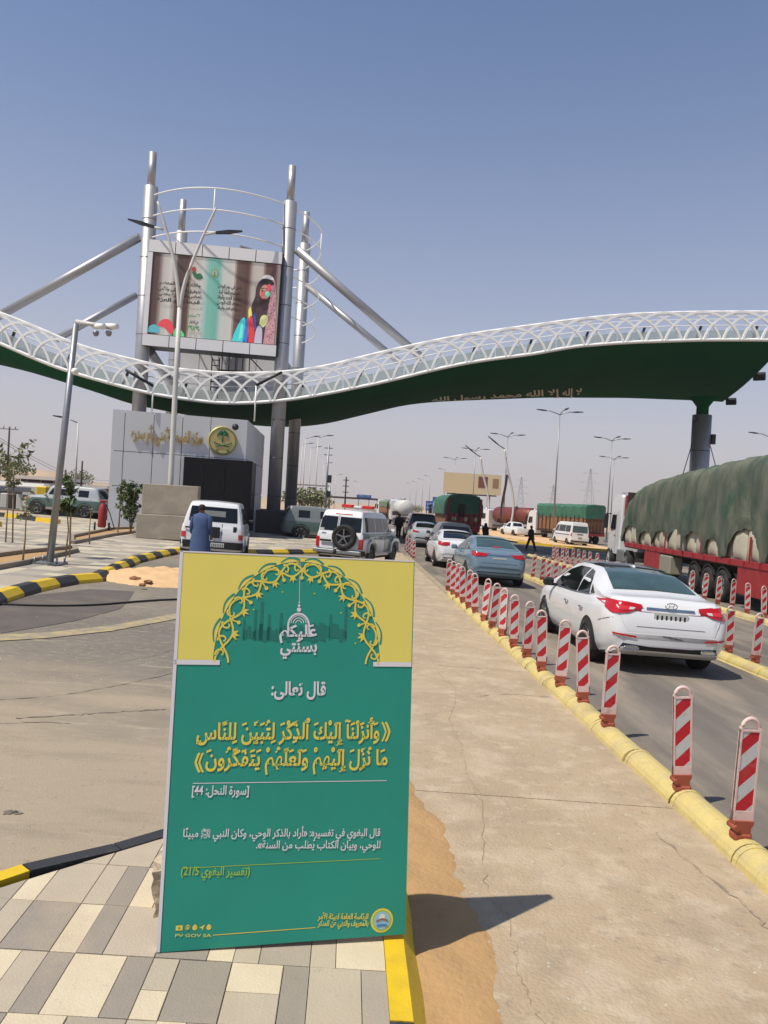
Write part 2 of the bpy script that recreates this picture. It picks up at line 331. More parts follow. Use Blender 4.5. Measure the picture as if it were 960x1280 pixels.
GLASS.node_tree.nodes['Principled BSDF'].inputs['Specular IOR Level'].default_value = .35
GLASSG = mat('rear_glass_green', C(62, 84, 78), .05, coat=.6, var=.25, vscale=3)  # greenish sky reflection put into the base colour
CHROME = mat('chrome', C(210, 212, 214), .15, metal=1)
REDL = mat('red_lamp', C(190, 12, 18), .15, coat=.8)
REDLB = mat('red_lamp_bright', C(230, 50, 50), .15, coat=.8)
WLAMP = mat('white_lamp', C(225, 220, 215), .15, coat=.8)
PLATE = mat('number_plate', C(206, 208, 200), .5)
PLATEK = mat('number_plate_print', C(40, 40, 44), .6)
RED = mat('red_sheeting', C(190, 30, 44), .45, var=.08, vscale=10); layer(RED, C(206, 110, 100), 14, .56, .72, amt=.5, seed=3); layer(RED, C(150, 110, 90), 3, .58, .75, amt=.5)
SILV = mat('white_sheeting', C(200, 202, 200), .45, var=.06, vscale=20); layer(SILV, C(160, 146, 128), 5, .54, .72, amt=.6, seed=8)
PINKP = mat('faded_panel_plastic', C(228, 198, 190), .6, var=.08, vscale=9); layer(PINKP, C(176, 150, 130), 8, .54, .7, amt=.7, seed=2)
ORNG = mat('orange_rubber', C(158, 78, 56), .7, var=.12, vscale=20)
GALV = mat('galvanised', C(150, 152, 155), .45, metal=.6, var=.1, vscale=6)
POLEW = mat('lamp_pole_white', C(205, 202, 196), .5, var=.04)
DARKM = mat('dark_metal', C(45, 46, 50), .5, metal=.4)
GOLD = mat('gold_letters', C(186, 160, 88), .35, metal=.6)
GOLDD = mat('gold_disc', C(196, 178, 118), .45, metal=.3)
EMGREEN = mat('emblem_green', C(20, 104, 62), .5)
CONC = mat('cast_concrete', C(158, 148, 132), .9, var=.1, vscale=1.2, bump=.4, bscale=25, stretch=(1, 1, 2.5)); layer(CONC, C(180, 170, 152), 2, .5, .7, amt=.6)
WOOD = mat('stake_wood', C(150, 128, 96), .9)
LEAF = mat('leaf_green', C(78, 96, 44), .6, var=.35, vscale=3); LEAF2 = mat('leaf_dusty', C(120, 124, 84), .7, var=.3, vscale=3)
TARP = mat('green_tarpaulin', C(58, 72, 60), .8, var=.35, vscale=1.6, bump=.7, bscale=7, stretch=(1, .7, .35), col2=C(108, 112, 94)); layer(TARP, C(36, 78, 58), .9, .54, .68, amt=.75, seed=5); layer(TARP, C(28, 46, 38), 1.5, .6, .72, stretch=(1, 1, .4), amt=.8, seed=12)
GREENT = mat('bright_green_tarpaulin', C(56, 108, 84), .7, var=.25, vscale=1.2, bump=.4, bscale=4)
REDT = mat('truck_red', C(158, 36, 42), .5, var=.1, vscale=3); layer(REDT, C(130, 90, 74), 3, .55, .75, amt=.5, world=False)
SACK = mat('pale_sacks', C(190, 182, 160), .9, var=.12, vscale=2, bump=.6, bscale=6)
BROWN = mat('brown_boards', C(140, 96, 64), .85, var=.3, vscale=3)
RUST = mat('rusty_dark', C(60, 42, 36), .8, var=.2, vscale=5)
def paint(name, c, r=.35): return mat(name, c, r, coat=.7, var=.02, vscale=1)
WCAR = paint('white_car_paint', C(228, 228, 228)); BLUECAR = paint('steel_blue_car_paint', C(110, 134, 150)); SILVCAR = paint('silver_car_paint', C(176, 182, 184)); DARKCAR = paint('charcoal_car_paint', C(58, 60, 62)); BLKCAR = paint('black_car_paint', C(44, 42, 40)); GREENCAR = paint('police_green_paint', C(40, 92, 82))
# ------------------------------------------------------------------ ground
def flat(name, pts, z, m, parent=None):
    """flat sheet following the cross-fall, from ground-plan points"""
    return MB().poly([(x, y, gz(x)+z) for x, y in pts]).build(name, m, parent, fixn=False)
def gp(lst, z=0): return [tuple(G(x, y, z).xy) for x, y in lst]
mb = MB(); ns = 24; R_ = 6000
mb.poly([(-R_, -200, gz(-R_)), (R_, -200, gz(R_)), (R_, R_*1.6, gz(R_)), (-R_, R_*1.6, gz(-R_))]); struct(mb.build('ground', DESERT, fixn=False))
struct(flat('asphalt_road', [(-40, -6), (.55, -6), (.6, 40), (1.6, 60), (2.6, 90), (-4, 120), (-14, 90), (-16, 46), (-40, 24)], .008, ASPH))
# lanes to the gate and beyond, to the far distance
struct(flat('lane_road', [(2.4, -6), (20, -6), (30, 60), (30, 600), (2, 600), (2.4, 60)], .012, LANE))
struct(flat('lorry_park', [(30, 20), (120, 20), (140, 300), (30, 300)], .006, ASPH))
struct(flat('fresh_asphalt_patch', gp([(-30, 748), (42, 745), (112, 737), (168, 740), (160, 752), (150, 762), (90, 778), (0, 793), (-30, 798)]), .014, DARKA))
struct(flat('yellow_line_marking', gp([(-40, 797), (60, 792), (140, 783), (225, 767), (240, 763), (240, 769), (225, 774), (140, 790), (60, 799), (-40, 805)]), .018, YLINE))
struct(flat('edge_line_marking', [(2.59, 20.4), (2.77, 20.4), (2.77, 36), (2.59, 36)], .02, YLINE))
struct(flat('wet_patch', gp([(655, 690), (700, 694), (690, 701), (640, 698)]), .02, BPAINT))  # flat dark patch on the lanes
# concrete walkway cast in bays
wk = struct(flat('walkway', [(.3, -4), (2.58, -4), (2.58, 40), (.5, 40)], .014, GROUT))
js = [-4, 1.9, 5.9, 10.8, 14.1, 18.3, 22.4, 26.4, 30.2, 34, 38]
for a, b in zip(js, js[1:]):
    m_ = MB(); n_ = 10; gap = .006
    ys = [a+gap+(b-a-2*gap)*i/n_ for i in range(n_+1)]
    top = [(.3, y, gz(.3)+.03) for y in ys]; top2 = [(2.56, y, gz(2.56)+.03) for y in ys]
    m_.prism([(.3, a+gap), (2.56, a+gap), (2.56, b-gap), (.3, b-gap)], 'z', 0, .03)
    m_.v = [(x, y, z+gz(x)) for x, y, z in m_.v]; m_.build('concrete_slab', WALK, wk)
def crack(pts, w0, m, z=.0335, nm='crack', seed=1):
    rnd = random.Random(seed); g = [G(x, y, .03) for x, y in pts]; pp = catmull(g, 7); pp = [p+Vector((rnd.uniform(-.02, .02), rnd.uniform(-.02, .02), 0)) for p in pp]; vs = []
    for i, p in enumerate(pp):
        d = (pp[min(i+1, len(pp)-1)]-pp[max(i-1, 0)]).normalized(); q = Vector((-d.y, d.x, 0))*w0*rnd.uniform(.05, 1.1)/2; 
        for s in (1, -1): r = p+q*s; vs.append((r.x, r.y, gz(r.x)+z))
    MB().add(vs, [(2*i, 2*i+1, 2*i+3, 2*i+2) for i in range(len(pp)-1)]).build(nm, m, wk, fixn=False)
CRK = mat('crack_dirt', C(160, 138, 112), .95, world=True); JST = mat('joint_stain', C(176, 156, 130), .95, world=True); layer(JST, C(120, 110, 98), 20, .45, .6, amt=.7)
def roadcrack(pts, w0, seed):
    n0 = len(bpy.data.objects); crack(pts, w0, mat('asphalt_crack', C(122, 112, 98), .95), z=.0125, nm='asphalt_crack', seed=seed)
wkp = wk; wk = bpy.data.objects['asphalt_road']
roadcrack([(0, 872), (60, 868), (130, 858), (185, 846), (222, 838)], .02, 11); roadcrack([(20, 895), (80, 892), (118, 889), (170, 886), (208, 884)], .03, 12); roadcrack([(-5, 902), (40, 900), (88, 902)], .015, 13); roadcrack([(150, 825), (190, 818), (225, 808)], .012, 14); roadcrack([(5, 1012), (14, 1010), (24, 1013)], .05, 15)
wk = wkp
crack([(528, 800), (548, 842), (570, 862), (562, 900), (575, 930), (580, 958), (598, 992)], .007, CRK, seed=2); crack([(592, 985), (602, 1010), (603, 1060), (607, 1112)], .006, CRK, seed=3); crack([(626, 1128), (642, 1175), (645, 1212), (662, 1250), (690, 1290)], .005, CRK, seed=4); crack([(545, 850), (520, 842), (518, 838)], .006, CRK, seed=5); crack([(600, 870), (640, 868), (690, 872)], .02, JST, seed=7); crack([(820, 1040), (870, 1085), (930, 1130), (958, 1160)], .03, JST, seed=9)
# sand strip blown against the kerb
def sandsheet(name, outline_l, outline_r, ys, hz, m, z0=.034, nx=10, seed=1):
    rnd = random.Random(seed); vs = []; fs = []; ny = len(ys)
    for j, y in enumerate(ys):
        xl, xr = outline_l(y), outline_r(y)+rnd.uniform(-.035, .035)
        for i in range(nx+1):
            t = i/nx; x = xl+(xr-xl)*t; z = z0-.03*(t**4)+hz*(1-t**1.6)*(1+.3*math.sin(y*9+x*14))
            vs.append((x, y, gz(x)+z))
    for j in range(ny-1):
        for i in range(nx): a = j*(nx+1)+i; fs.append((a, a+1, a+nx+2, a+nx+1))
    return MB().add(vs, fs, True).build(name, m, fixn=False)
stuff(sandsheet('sand_drift', lambda y: .38, lambda y: .84+.05*math.sin(y*2.1)+.03*math.sin(y*5.3)-max(0, y-5.4)*.35, [1.6+i*.07 for i in range(68)], .028, SAND))
# ------------------------------------------------------------------ near traffic island with paving slabs
ISL = [(-3.2, -3), (.26, -3), (.26, 4.55), (.13, 4.85), (-.14, 5.02), (-.44, 4.98), (-.97, 4.48), (-1.55, 3.86), (-3.2, 2.0)]
isl = struct(flat('pavement', ISL, .138, GROUT))
def clip(poly, cl):
    out = poly
    for i in range(len(cl)):
        a, b = cl[i], cl[(i+1) % len(cl)]; inp, out = out, []
        side = lambda p: (b[0]-a[0])*(p[1]-a[1])-(b[1]-a[1])*(p[0]-a[0])
        for k in range(len(inp)):
            p, q = inp[k], inp[(k+1) % len(inp)]; sp, sq = side(p), side(q)
            if sp >= 0: out.append(p)
            if (sp >= 0) != (sq >= 0): t = sp/(sp-sq); out.append((p[0]+(q[0]-p[0])*t, p[1]+(q[1]-p[1])*t))
        if not out: return []
    return out
def slab(poly, key):
    poly = clip(poly, ISL)
    if len(poly) < 3: return
    A = abs(sum(p[0]*q[1]-q[0]*p[1] for p, q in zip(poly, poly[1:]+poly[:1])))/2
    if A < .0015: return
    c = (sum(p[0] for p in poly)/len(poly), sum(p[1] for p in poly)/len(poly))
    fx = lambda p, g: (lambda l: (p[0]+(c[0]-p[0])*g/l, p[1]+(c[1]-p[1])*g/l))(max(.02, math.hypot(c[0]-p[0], c[1]-p[1]))); ins = [fx(p, .0035) for p in poly]; h = .152+random.uniform(-.0015, .0015)
    n = len(poly); ins2 = [fx(p, .0065) for p in poly]
    vs = [(x, y, gz(x)+.12) for x, y in ins]+[(x, y, gz(x)+h-.002) for x, y in ins]+[(x, y, gz(x)+h) for x, y in ins2]
    fs = [tuple(2*n+i for i in range(n))]
    for q in (0, n): fs += [(q+i, q+(i+1) % n, q+n+(i+1) % n, q+n+i) for i in range(n)]
    MB().add(vs, fs).build('paving_slab', TILE[key], isl, fixn=False)
# rows of the slab pattern: (row start Y, row end Y, [(X boundary, colour, optional split)...]) measured from the joints
def rowX(crops, oy, s=3.2, ox=0): return [G(ox+c/s, oy, .15).x for c in crops]
r1 = [(-1.9, 'l'), (-1.72, 'd'), (-1.56, 'l')]
def row(y0, y1, items, x0):
    x = x0
    for it in items:
        wdt, key = it[0], it[1]; x2 = x+wdt*MOD
        if len(it) > 2:
            ym = y0+(y1-y0)*it[3]; slab([(x, y0), (x2, y0), (x2, ym), (x, ym)], key); slab([(x, ym), (x2, ym), (x2, y1), (x, y1)], it[2])
        else: slab([(x, y0), (x2, y0), (x2, y1), (x, y1)], key)
        x = x2
MOD = .108; RL = .40; YB = G(110, 1192, .15).y
XE = .262
def rrow(k):
    rnd = random.Random(k*13+5); items = []; tot = 0
    while tot < 22:
        wd = rnd.choice((1, 1, 2, 2)); tot += wd; key = rnd.choice('clmdlm')
        items.append((wd, key, rnd.choice('clmd'), .5) if rnd.random() < .3 else (wd, key))
    return items
xr = lambda items: XE-sum(i[0] for i in items)*MOD
ROWS = {0: [(2, 'm'), (1, 'l'), (2, 'd'), (1, 'c'), (1, 'd'), (2, 'l'), (2, 'd'), (1, 'c'), (1, 'l'), (2, 'm'), (1, 'l'), (2, 'c')],
        -1: [(2, 'c'), (1, 'l'), (1, 'm'), (1, 'c'), (1, 'l'), (1, 'd'), (2, 'c'), (1, 'd'), (1, 'c', 'l', .45), (2, 'd'), (2, 'l', 'c', .5), (1, 'd'), (2, 'l'), (1, 'm')],
        1: [(2, 'm'), (1, 'c'), (2, 'l'), (1, 'l'), (1, 'd'), (1, 'c'), (1, 'l', 'd', .45), (1, 'd'), (2, 'l', 'c', .2), (2, 'c'), (2, 'm'), (2, 'l')]}
for k in range(-9, 7):
    it = ROWS.get(k) or rrow(k); y0 = YB+k*RL
    if y0+RL < 1.2: continue
    row(y0, y0+RL, it, xr(it))
# kerbs of the island: individual stones
def kerb(name, label, pts, seq, prof, cat='kerb', group=None, z=0, first=None):
    """pts: ground-plan polyline, stones between successive points; prof: cross-section (offset to the right, height)"""
    t = thing(name, label, cat, (0, 0, 0), 0, group); N = len(pts)
    def fr(i):
        a = Vector(pts[max(0, i-1)]); b = Vector(pts[min(N-1, i+1)]); d = (b-a).normalized(); return Vector((d.y, -d.x))
    for i in range(N-1):
        a, b = Vector(pts[i]), Vector(pts[i+1]); d = (b-a).normalized()*.004; na, nb = fr(i), fr(i+1); n = len(prof)
        vs = [(a.x+d.x+na.x*o, a.y+d.y+na.y*o, gz(a.x+na.x*o)+z+h) for o, h in prof]+[(b.x-d.x+nb.x*o, b.y-d.y+nb.y*o, gz(b.x+nb.x*o)+z+h) for o, h in prof]
        MB().add(vs, [tuple(range(n))[::-1], tuple(range(n, 2*n))]+[(k, (k+1) % n, n+(k+1) % n, n+k) for k in range(n)]).build('kerb_stone', seq[i % len(seq)], t)
    return t
KP = [(0, -.1), (0, .158), (.09, .158), (.165, .05), (.165, -.1)]
kerb('island_kerb', 'yellow and black kerb round the near island under the green poster', [(.26, 1.0), (.26, 1.9), (.26, 3.02), (.26, 3.9), (.26, 4.55)][::-1], [YPAINT, YPAINT, BPAINT, YPAINT], [(-o, h) for o, h in KP], group=None)
_k = G(38, 1090, .15); bpt = [(-2.5, 2.78), (-2.1, 3.24), (_k.x, _k.y), (-1.12, 4.32), (-.75, 4.72), (-.4, 5.0), (0, 4.98), (.26, 4.56)]
kerb('island_kerb', 'kerb behind the green poster, black with a yellow stone at the frame edge', bpt, [BPAINT, YPAINT, BPAINT, BPAINT, BPAINT, YPAINT, BPAINT], [(0, -.1), (0, .158), (-.09, .158), (-.13, .05), (-.13, -.1)])
# ------------------------------------------------------------------ yellow lane separators and delineators
def separator(X, Ys, Ye, label):
    t = thing('lane_separator', label, 'lane separator', (X, Ys, gz(X)), 0, 'yellow lane separators')
    n = 10; L = .985; me = None
    prof = [(-.15, -.03), (-.15, .02)]+[(-.13*math.cos(a), .03+.12*math.sin(a)) for a in [math.pi*i/n for i in range(n+1)]]+[(.15, .02), (.15, -.03)]
    m_ = MB(); m_.prism(prof, 'y', 0, L)
    rib = [(o*1.05, h*1.04 if h > 0 else h) for o, h in prof]; m_.prism(rib, 'y', 0.0, .05); m_.prism(rib, 'y', L-.05, L-.001)
    for i in range(int(Ye-Ys)):
        if me is None: me = m_.build('separator_block', YSEP, t); o = me
        else: o = me.copy(); COL.objects.link(o); o.parent = t
        o.location = (random.uniform(-.012, .012), i, random.uniform(-.006, .004)); o.rotation_euler = (0, 0, random.uniform(-.008, .008))
separator(2.68, 2.0, 20.4, 'yellow rounded lane separator along the concrete walkway')
separator(6.5, 8.0, 33, 'yellow lane separator between the white sedan and the lorry lane')
separator(10.5, 14, 46, 'yellow lane separator beside the lorry with the green tarpaulin')
def make_delin():
    t = thing('delineator_panel', 'x', 'delineator', (0, 0, 0))
    b = MB(); b.box((0, 0, .015), (.12, .09, .05), bev=.012)
    b.prism([(-.062, .025), (.062, .025), (.05, .05), (.05, .075), (.066, .10), (.066, .12), (-.066, .12), (-.066, .10), (-.05, .075), (-.05, .05)], 'y', -.035, .035); b.tube((-.055, -.05, .075), (-.055, .05, .075), .02, n=8)
    b.build('rubber_foot', ORNG, t)
    p = MB(); W, Z0, Z1 = .07, .12, .80
    out = [(-W, Z0), (W, Z0), (W, Z1-W)]+[(W*math.cos(a), Z1-W+W*math.sin(a)) for a in [math.pi*i/10 for i in range(1, 10)]]+[(-W, Z1-W)]
    w2 = W-.014; z2 = Z1-W
    # body plate below the handle opening, then the handle arch
    p.box((0, 0, (Z0+z2-.02)/2), (2*W, .022, z2-.02-Z0)); 
    arc = [(W-.008)*math.cos(a) for a in [0]]
    p.path([((W-.008)*math.cos(a), 0, z2-.02+(W+.008)*math.sin(a)*1.0) for a in [math.pi*i/12 for i in range(13)]], .0145, 6)
    for sx in (-1, 1): p.box((sx*(W-.006), 0, (Z0+z2)/2), (.012, .034, z2-Z0))
    p.box((0, 0, Z0+.03), (2*W, .034, .06)); p.box((0, 0, z2-.02), (2*W, .034, .012))
    p.build('panel_body', PINKP, t)
    # striped sheeting: diagonal bands clipped to the plate, both faces
    zl, zh = Z0+.064, z2-.028; rect = [(-w2, zl), (w2, zl), (w2, zh), (-w2, zh)]
    full = [(-w2, zl), (w2, zl), (w2, zh), (-w2, zh)]
    bw = (zh-zl)/5.0; sl_ = .95
    for nm, m, par in (('white_stripe', SILV, 1), ('red_stripe', RED, 0)):
        q = MB()
        for fy, sg in ((-.0125, 1), (.0125, -1)):
            for k in range(-2, 8):
                if k % 2 != par: continue
                zz = zh-k*bw*1.02; band = [(-w2*1.5, zz-bw*1.02-w2*1.5*sl_-.06*0), (w2*1.5, zz-bw*1.02+w2*1.5*sl_), (w2*1.5, zz+w2*1.5*sl_), (-w2*1.5, zz-w2*1.5*sl_)]
                c = clip(band, full)
                if len(c) >= 3: q.poly([(x*sg, fy, z) for x, z in c])
        q.build('red_stripe' if par == 0 else 'white_stripe', m, t)
    return t
dl0 = make_delin(); used = [0]
def delin(px, py, row, label, group, zb=.15, rz=None):
    p = G(px, py, zb); rz = random.uniform(-.16, .16) if rz is None else rz
    o = dl0 if not used[0] else dup(dl0, p, rz); used[0] = 1
    tl = random.uniform(-.07, .07); o.location = p-Vector((0, 0, .01)); o.rotation_mode = 'XYZ'; o.rotation_euler = (random.uniform(-.03, .05), tl, rz); o['label'] = label; o['group'] = group; return o
R1 = [(925, 1045), (852, 985), (759.5, 906), (729, 877), (700, 856), (677, 836.6), (658, 820), (642, 807), (628, 794), (615, 784), (605, 775), (594, 765), (585.5, 758.6), (578.5, 752), (572, 746), (566, 742), (560, 737)]
ORD = ['nearest', 'second', 'third', 'fourth', 'fifth', 'sixth', 'seventh', 'eighth', 'ninth', 'tenth', 'eleventh', 'twelfth', 'thirteenth', 'fourteenth', 'fifteenth', 'sixteenth', 'seventeenth', 'eighteenth', 'nineteenth', 'twentieth']
for i, (x, y) in enumerate(R1):
    o = delin(x, y, 1, 'red and white striped delineator on the walkway separator, '+(ORD[i]+' from the viewer' if i < 16 else 'farthest of its row'), 'delineators along the walkway separator', rz=(.02 if i < 2 else None))
    if i == 0: o.rotation_euler = (.02, .028, .05)
    if i == 1: o.rotation_euler = (.02, -.055, -.03)
    if i in (8, 10): o.rotation_euler[2] = -.75
R2 = [(944, 827), (911, 814), (711, 739), (702, 735), (693, 731), (685, 727.5), (677, 724.7), (666, 720.6)]
for i, (x, y) in enumerate(R2):
    delin(x, y, 2, 'red and white delineator between sedan lane and lorry lane, '+ORD[i]+(' from the viewer'), 'delineators between the two car lanes')
R3 = [(955, 771), (934, 766), (915, 758.5), (897, 754), (880, 749), (864, 744)]+[(745, 714), (737, 712), (728.5, 710), (722.5, 708), (715, 706), (709, 704.5), (702, 703), (696.6, 701.5), (691, 700)]
for i, (x, y) in enumerate(R3):
    delin(x, y, 3, ('red and white delineator in front of the lorry wheels, '+ORD[i]+' from the viewer') if i < 6 else 'small red and white delineator before the white van, '+ORD[i-6]+' from the lorry cab', 'delineators beside the lorry lane')
R0 = [(517, 698), (514.5, 696), (512, 693.5), (509.5, 691), (507, 688)]
for i, (x, y) in enumerate(R0): delin(x, y, 0, 'delineator tight beside the police four-wheel drive, '+ORD[i]+' of a short row', 'delineators beside the police car', zb=0)
# ------------------------------------------------------------------ canopy
YC = 46.0
TOPR = [(-90, 362), (-40, 376), (0, 391), (41, 407), (95, 431), (130, 441), (163, 449), (214, 461), (257, 465), (287, 467), (349, 466), (400, 460), (483, 439), (552, 424), (599, 416), (680, 405), (722, 399), (785, 393), (860, 390.5), (960, 390), (985, 391)]
BOTR = [(-90, 397), (-40, 412), (0, 429), (27, 441), (54, 453), (81, 463), (122, 475), (190, 493), (260, 503), (287, 505), (346, 502), (400, 494), (483, 477), (552, 460), (599, 451), (680, 441), (707, 434), (785, 428), (879, 425), (960, 425), (985, 426)]
HUL = [(-90, 440), (0, 456), (41, 466), (81, 477), (122, 490), (163, 505), (260, 524), (327, 533), (369, 534), (400, 531), (408, 530), (505, 506.5), (542, 502.5), (600, 500), (680, 497), (785, 497.5), (879, 501), (900, 502), (985, 510)]
def sm(tab, x, w=22):
    return sum(interp(tab, x+d*w)*k for d, k in ((-1, .2), (-.5, .2), (0, .2), (.5, .2), (1, .2)))
can = thing('gate_canopy', 'huge wavy green canopy with a white lattice parapet spanning the road', 'canopy', (P(480, 600, YC).x, YC, 0))
def cp_(v): return Vector(v)-can.location
NS = 84; PX = [-90+(985+90)*i/NS for i in range(NS+1)]
hull = MB(); rows = []
for px in PX:
    a = P(px, sm(BOTR, px), YC)
    d1 = ray(px, sm(BOTR, px)); k = (a.z-H_EYE)
    # back edge: same height as the front edge, where the lower outline of the soffit is seen
    pxb = px if px < 700 else px-(px-700)/(985-700)*82
    d2 = ray(pxb, sm(HUL, pxb, 14)); t = k/d2.z; b = EYE+d2*t
    if b.y > 66: b = EYE+d2*(66/d2.y)
    r = []
    for i in range(11):
        u = i/10; p = a.lerp(b, u); bulge = -.30*math.sin(math.pi*u); r.append(Vector((p.x, p.y, p.z+bulge*min(1, 1.2))))
    for i in range(9, 0, -1):
        u = i/10; p = a.lerp(b, u); r.append(Vector((p.x, p.y, p.z+.22*math.sin(math.pi*u)**.5)))
    rows.append((a, b, [cp_(q) for q in r]))
n = 20; vs = [q for r in rows for q in r[2]]
so_ = MB(); fs = [(i*n+j, (i+1)*n+j, (i+1)*n+j+1, i*n+j+1) for i in range(NS) for j in range(10)]
so_.add(vs, fs, True); so_.build('soffit', GREENH, can)
dk = MB(); dk.add(vs, [(i*n+j, (i+1)*n+j, (i+1)*n+(j+1) % n, i*n+(j+1) % n) for i in range(NS) for j in range(10, 20)], True); dk.add([q for q in rows[-1][2]], [tuple(range(n))], False); dk.build('roof_deck', PANELW, can)
BR = [cp_(r[0]) for r in rows]; TR_ = [cp_(P(px, sm(TOPR, px), YC-.05)) for px in PX]
MB().path([p+Vector((0, -.06, 0)) for p in BR], .10, 6).build('lower_rail', WHITE, can)
MB().path([p+Vector((0, -.06, 0)) for p in TR_], .085, 6).build('top_rail', WHITE, can)
def edge(tab, s):
    s = max(0, min(NS-1e-6, s)); i = int(s); return tab[i].lerp(tab[i+1], s-i)
# arc length parameter along the lower rail
acc = [0]
for a, b in zip(BR, BR[1:]): acc.append(acc[-1]+(b-a).length)
LT = acc[-1]
def at_len(d):
    d = max(0, min(LT-1e-4, d))
    for i in range(NS):
        if acc[i+1] >= d: return i+(d-acc[i])/(acc[i+1]-acc[i])
    return NS-1e-4
SP, HW = 1.15, 2.2
k = 0; d = -HW+.3
while d < LT+HW-.3:
    # every lattice rib is one half ellipse from rail to rail
    pts = []
    for i in range(19):
        a = math.pi*i/18; dd = d-HW*math.cos(a)
        if 0 <= dd <= LT: s_ = at_len(dd); lo, hi = edge(BR, s_), edge(TR_, s_); pts.append(lo.lerp(hi, math.sin(a)**1.3)+Vector((0, -.07-.02*(k % 2), 0)))
    if len(pts) > 3: MB().path(pts, .088, 4).build('lattice_arch', WHITE, can)
    d += SP; k += 1
MB().path([edge(BR, at_len(LT*i/60)).lerp(edge(TR_, at_len(LT*i/60)), .6)+Vector((0, .55, 0)) for i in range(61)], .035, 5).build('handrail', WHITE, can)
MB().path([edge(BR, at_len(LT*i/60)).lerp(edge(TR_, at_len(LT*i/60)), .86)+Vector((0, 1.2, .1)) for i in range(61)], .03, 5).build('handrail', WHITE, can)
PGL = mat('balustrade_glass', C(225, 235, 230), .25, transm=.7, var=.05, vscale=.8)
d = .4
while d < LT-2:
    a, b = edge(BR, at_len(d)), edge(BR, at_len(d+1.75)); ta, tb = edge(TR_, at_len(d)), edge(TR_, at_len(d+1.75)); off = Vector((0, .5, 0))
    a2, b2 = a.lerp(ta, .42), b.lerp(tb, .42); th_ = Vector((0, .03, 0))
    MB().add([a+off, b+off, b2+off, a2+off, a+off+th_, b+off+th_, b2+off+th_, a2+off+th_], [(0, 1, 2, 3), (7, 6, 5, 4), (0, 4, 5, 1), (2, 6, 7, 3), (0, 3, 7, 4), (1, 5, 6, 2)]).build('glass_panel', PGL, can); d += 1.82
d = 1.0
while d < LT-1:
    a, ta = edge(BR, at_len(d)), edge(TR_, at_len(d)); b = edge(BR, at_len(d+.5))
    MB().path([a.lerp(ta, .05)+Vector((0, .75, 0)), (b.lerp(ta, .62))+Vector((.15, .75, 0))], .09, 4).build('floodlight_bracket', DARKM, can); d += 3.4
# floodlights hung along the open right-hand end
ea, eb = rows[-1][0], rows[-1][1]
for u in (.12, .42, .9):
    p = ea.lerp(eb, u)-can.location; o = MB(); o.box((0, 0, 0), (.8, .3, .55), bev=.05); o.tube((0, .15, 0), (-.5, .3, .3), .05)
    q = o.build('floodlight', DARKM, can); q.location = p+Vector((.35, 0, -.3)); q.rotation_euler = (.6, 0, -.6)
# calligraphy strip near the far edge of the soffit (the part the photograph shows)
CREAML = mat('calligraphy_cream', C(206, 196, 178), .6)
me = text_mesh('لا إله إلا الله محمد رسول الله', .03)
xs = [v.co.x for v in me.vertices]; ys = [v.co.y for v in me.vertices]; x0, x1, y0, y1 = min(xs), max(xs), min(ys), max(ys)
def soff(px, u):
    i = (px+90)/(985+90)*NS; i0 = int(i); f = i-i0; j = u*10; j0 = min(9, int(j)); g = j-j0
    R0_, R1_ = rows[i0][2], rows[i0+1][2]; A_ = R0_[j0].lerp(R0_[j0+1], g); B_ = R1_[j0].lerp(R1_[j0+1], g); return A_.lerp(B_, f)
for v in me.vertices:
    u = (v.co.x-x0)/(x1-x0); t = (v.co.y-y0)/(y1-y0); p = soff(540+u*196, .99-t*.33); v.co = p+Vector((0, 0, -.05))
link('calligraphy', me, CREAML, can)
# ------------------------------------------------------------------ right-hand column
cb = P(873, 600, 56); gzc = gz(cb.x); ctop = P(873.5, 503, 56).z
t = thing('canopy_column', 'round steel column carrying the right-hand end of the green canopy', 'column', (cb.x, 56, gzc))
hc = ctop-gzc
MB().tube((0, 0, 0), (0, 0, hc-.9), .66, n=28).build('shaft', STEEL, t)
cj = MB(); [cj.tube((0, 0, z), (0, 0, z+.05), .668, n=28) for z in (2, 4, 6, 8)]; cj.build('joint_ring', STEELD, t)
MB().lathe([(.42, hc-.9), (.42, hc-.3), (.7, hc+.1), (1.1, hc+.35)], (0, 0, 0), n=24).build('capital', GREENH, t)
for sx in (-1, 1): MB().path([(sx*.66, -.1, hc-3.0), (sx*2.2, -.6, 3.0), (sx*2.6, -.8, 0)], .03, 5).build('stay_cable', DARKM, t)
bx_ = MB(); bx_.box((.72, -.35, hc-2.6), (.28, .3, .7)); bx_.box((-.6, -.3, hc-1.2), (.3, .3, .4)); bx_.build('control_box', DARKM, t)
# ------------------------------------------------------------------ tower
YT = 46.5
FLx = [(190, 192, 'thin'), (189, 235, 'thick'), (177, 446, 'b')]
def zat(px, py, Y): return P(px, py, Y).z
pFL = P(181, 380, YT); pFR = P(357, 360, YT); dep = 8.2
tw = thing('screen_tower', 'four steel masts with ring hoops holding the big display screen', 'tower', ((pFL.x+pFR.x)/2, YT+dep/2, gz(pFR.x)))
tl = lambda v: Vector(v)-tw.location
YB_ = YT+dep
pBL = Vector((pFL.x, YB_, 0)); pBR = Vector((pFR.x+.35, YB_, 0))
base = gz(pFR.x)
def mast(p, ztop, zth, nm='mast', r=.40):
    a = tl((p.x, p.y, base)); hz = zth-base; o = MB().tube(a, (a.x, a.y, hz), r, n=26).build(nm, STEEL, tw)
    MB().tube((a.x, a.y, hz), (a.x, a.y, ztop-base), r*.56, n=20).build('mast_top', STEEL, o)
    j = MB(); [j.tube((a.x, a.y, z), (a.x, a.y, z+.035), r+.006, n=26) for z in [2.2*q for q in range(1, int(hz/2.2)+1)]]; stuff(j.build('joint_ring', STEELD, o))
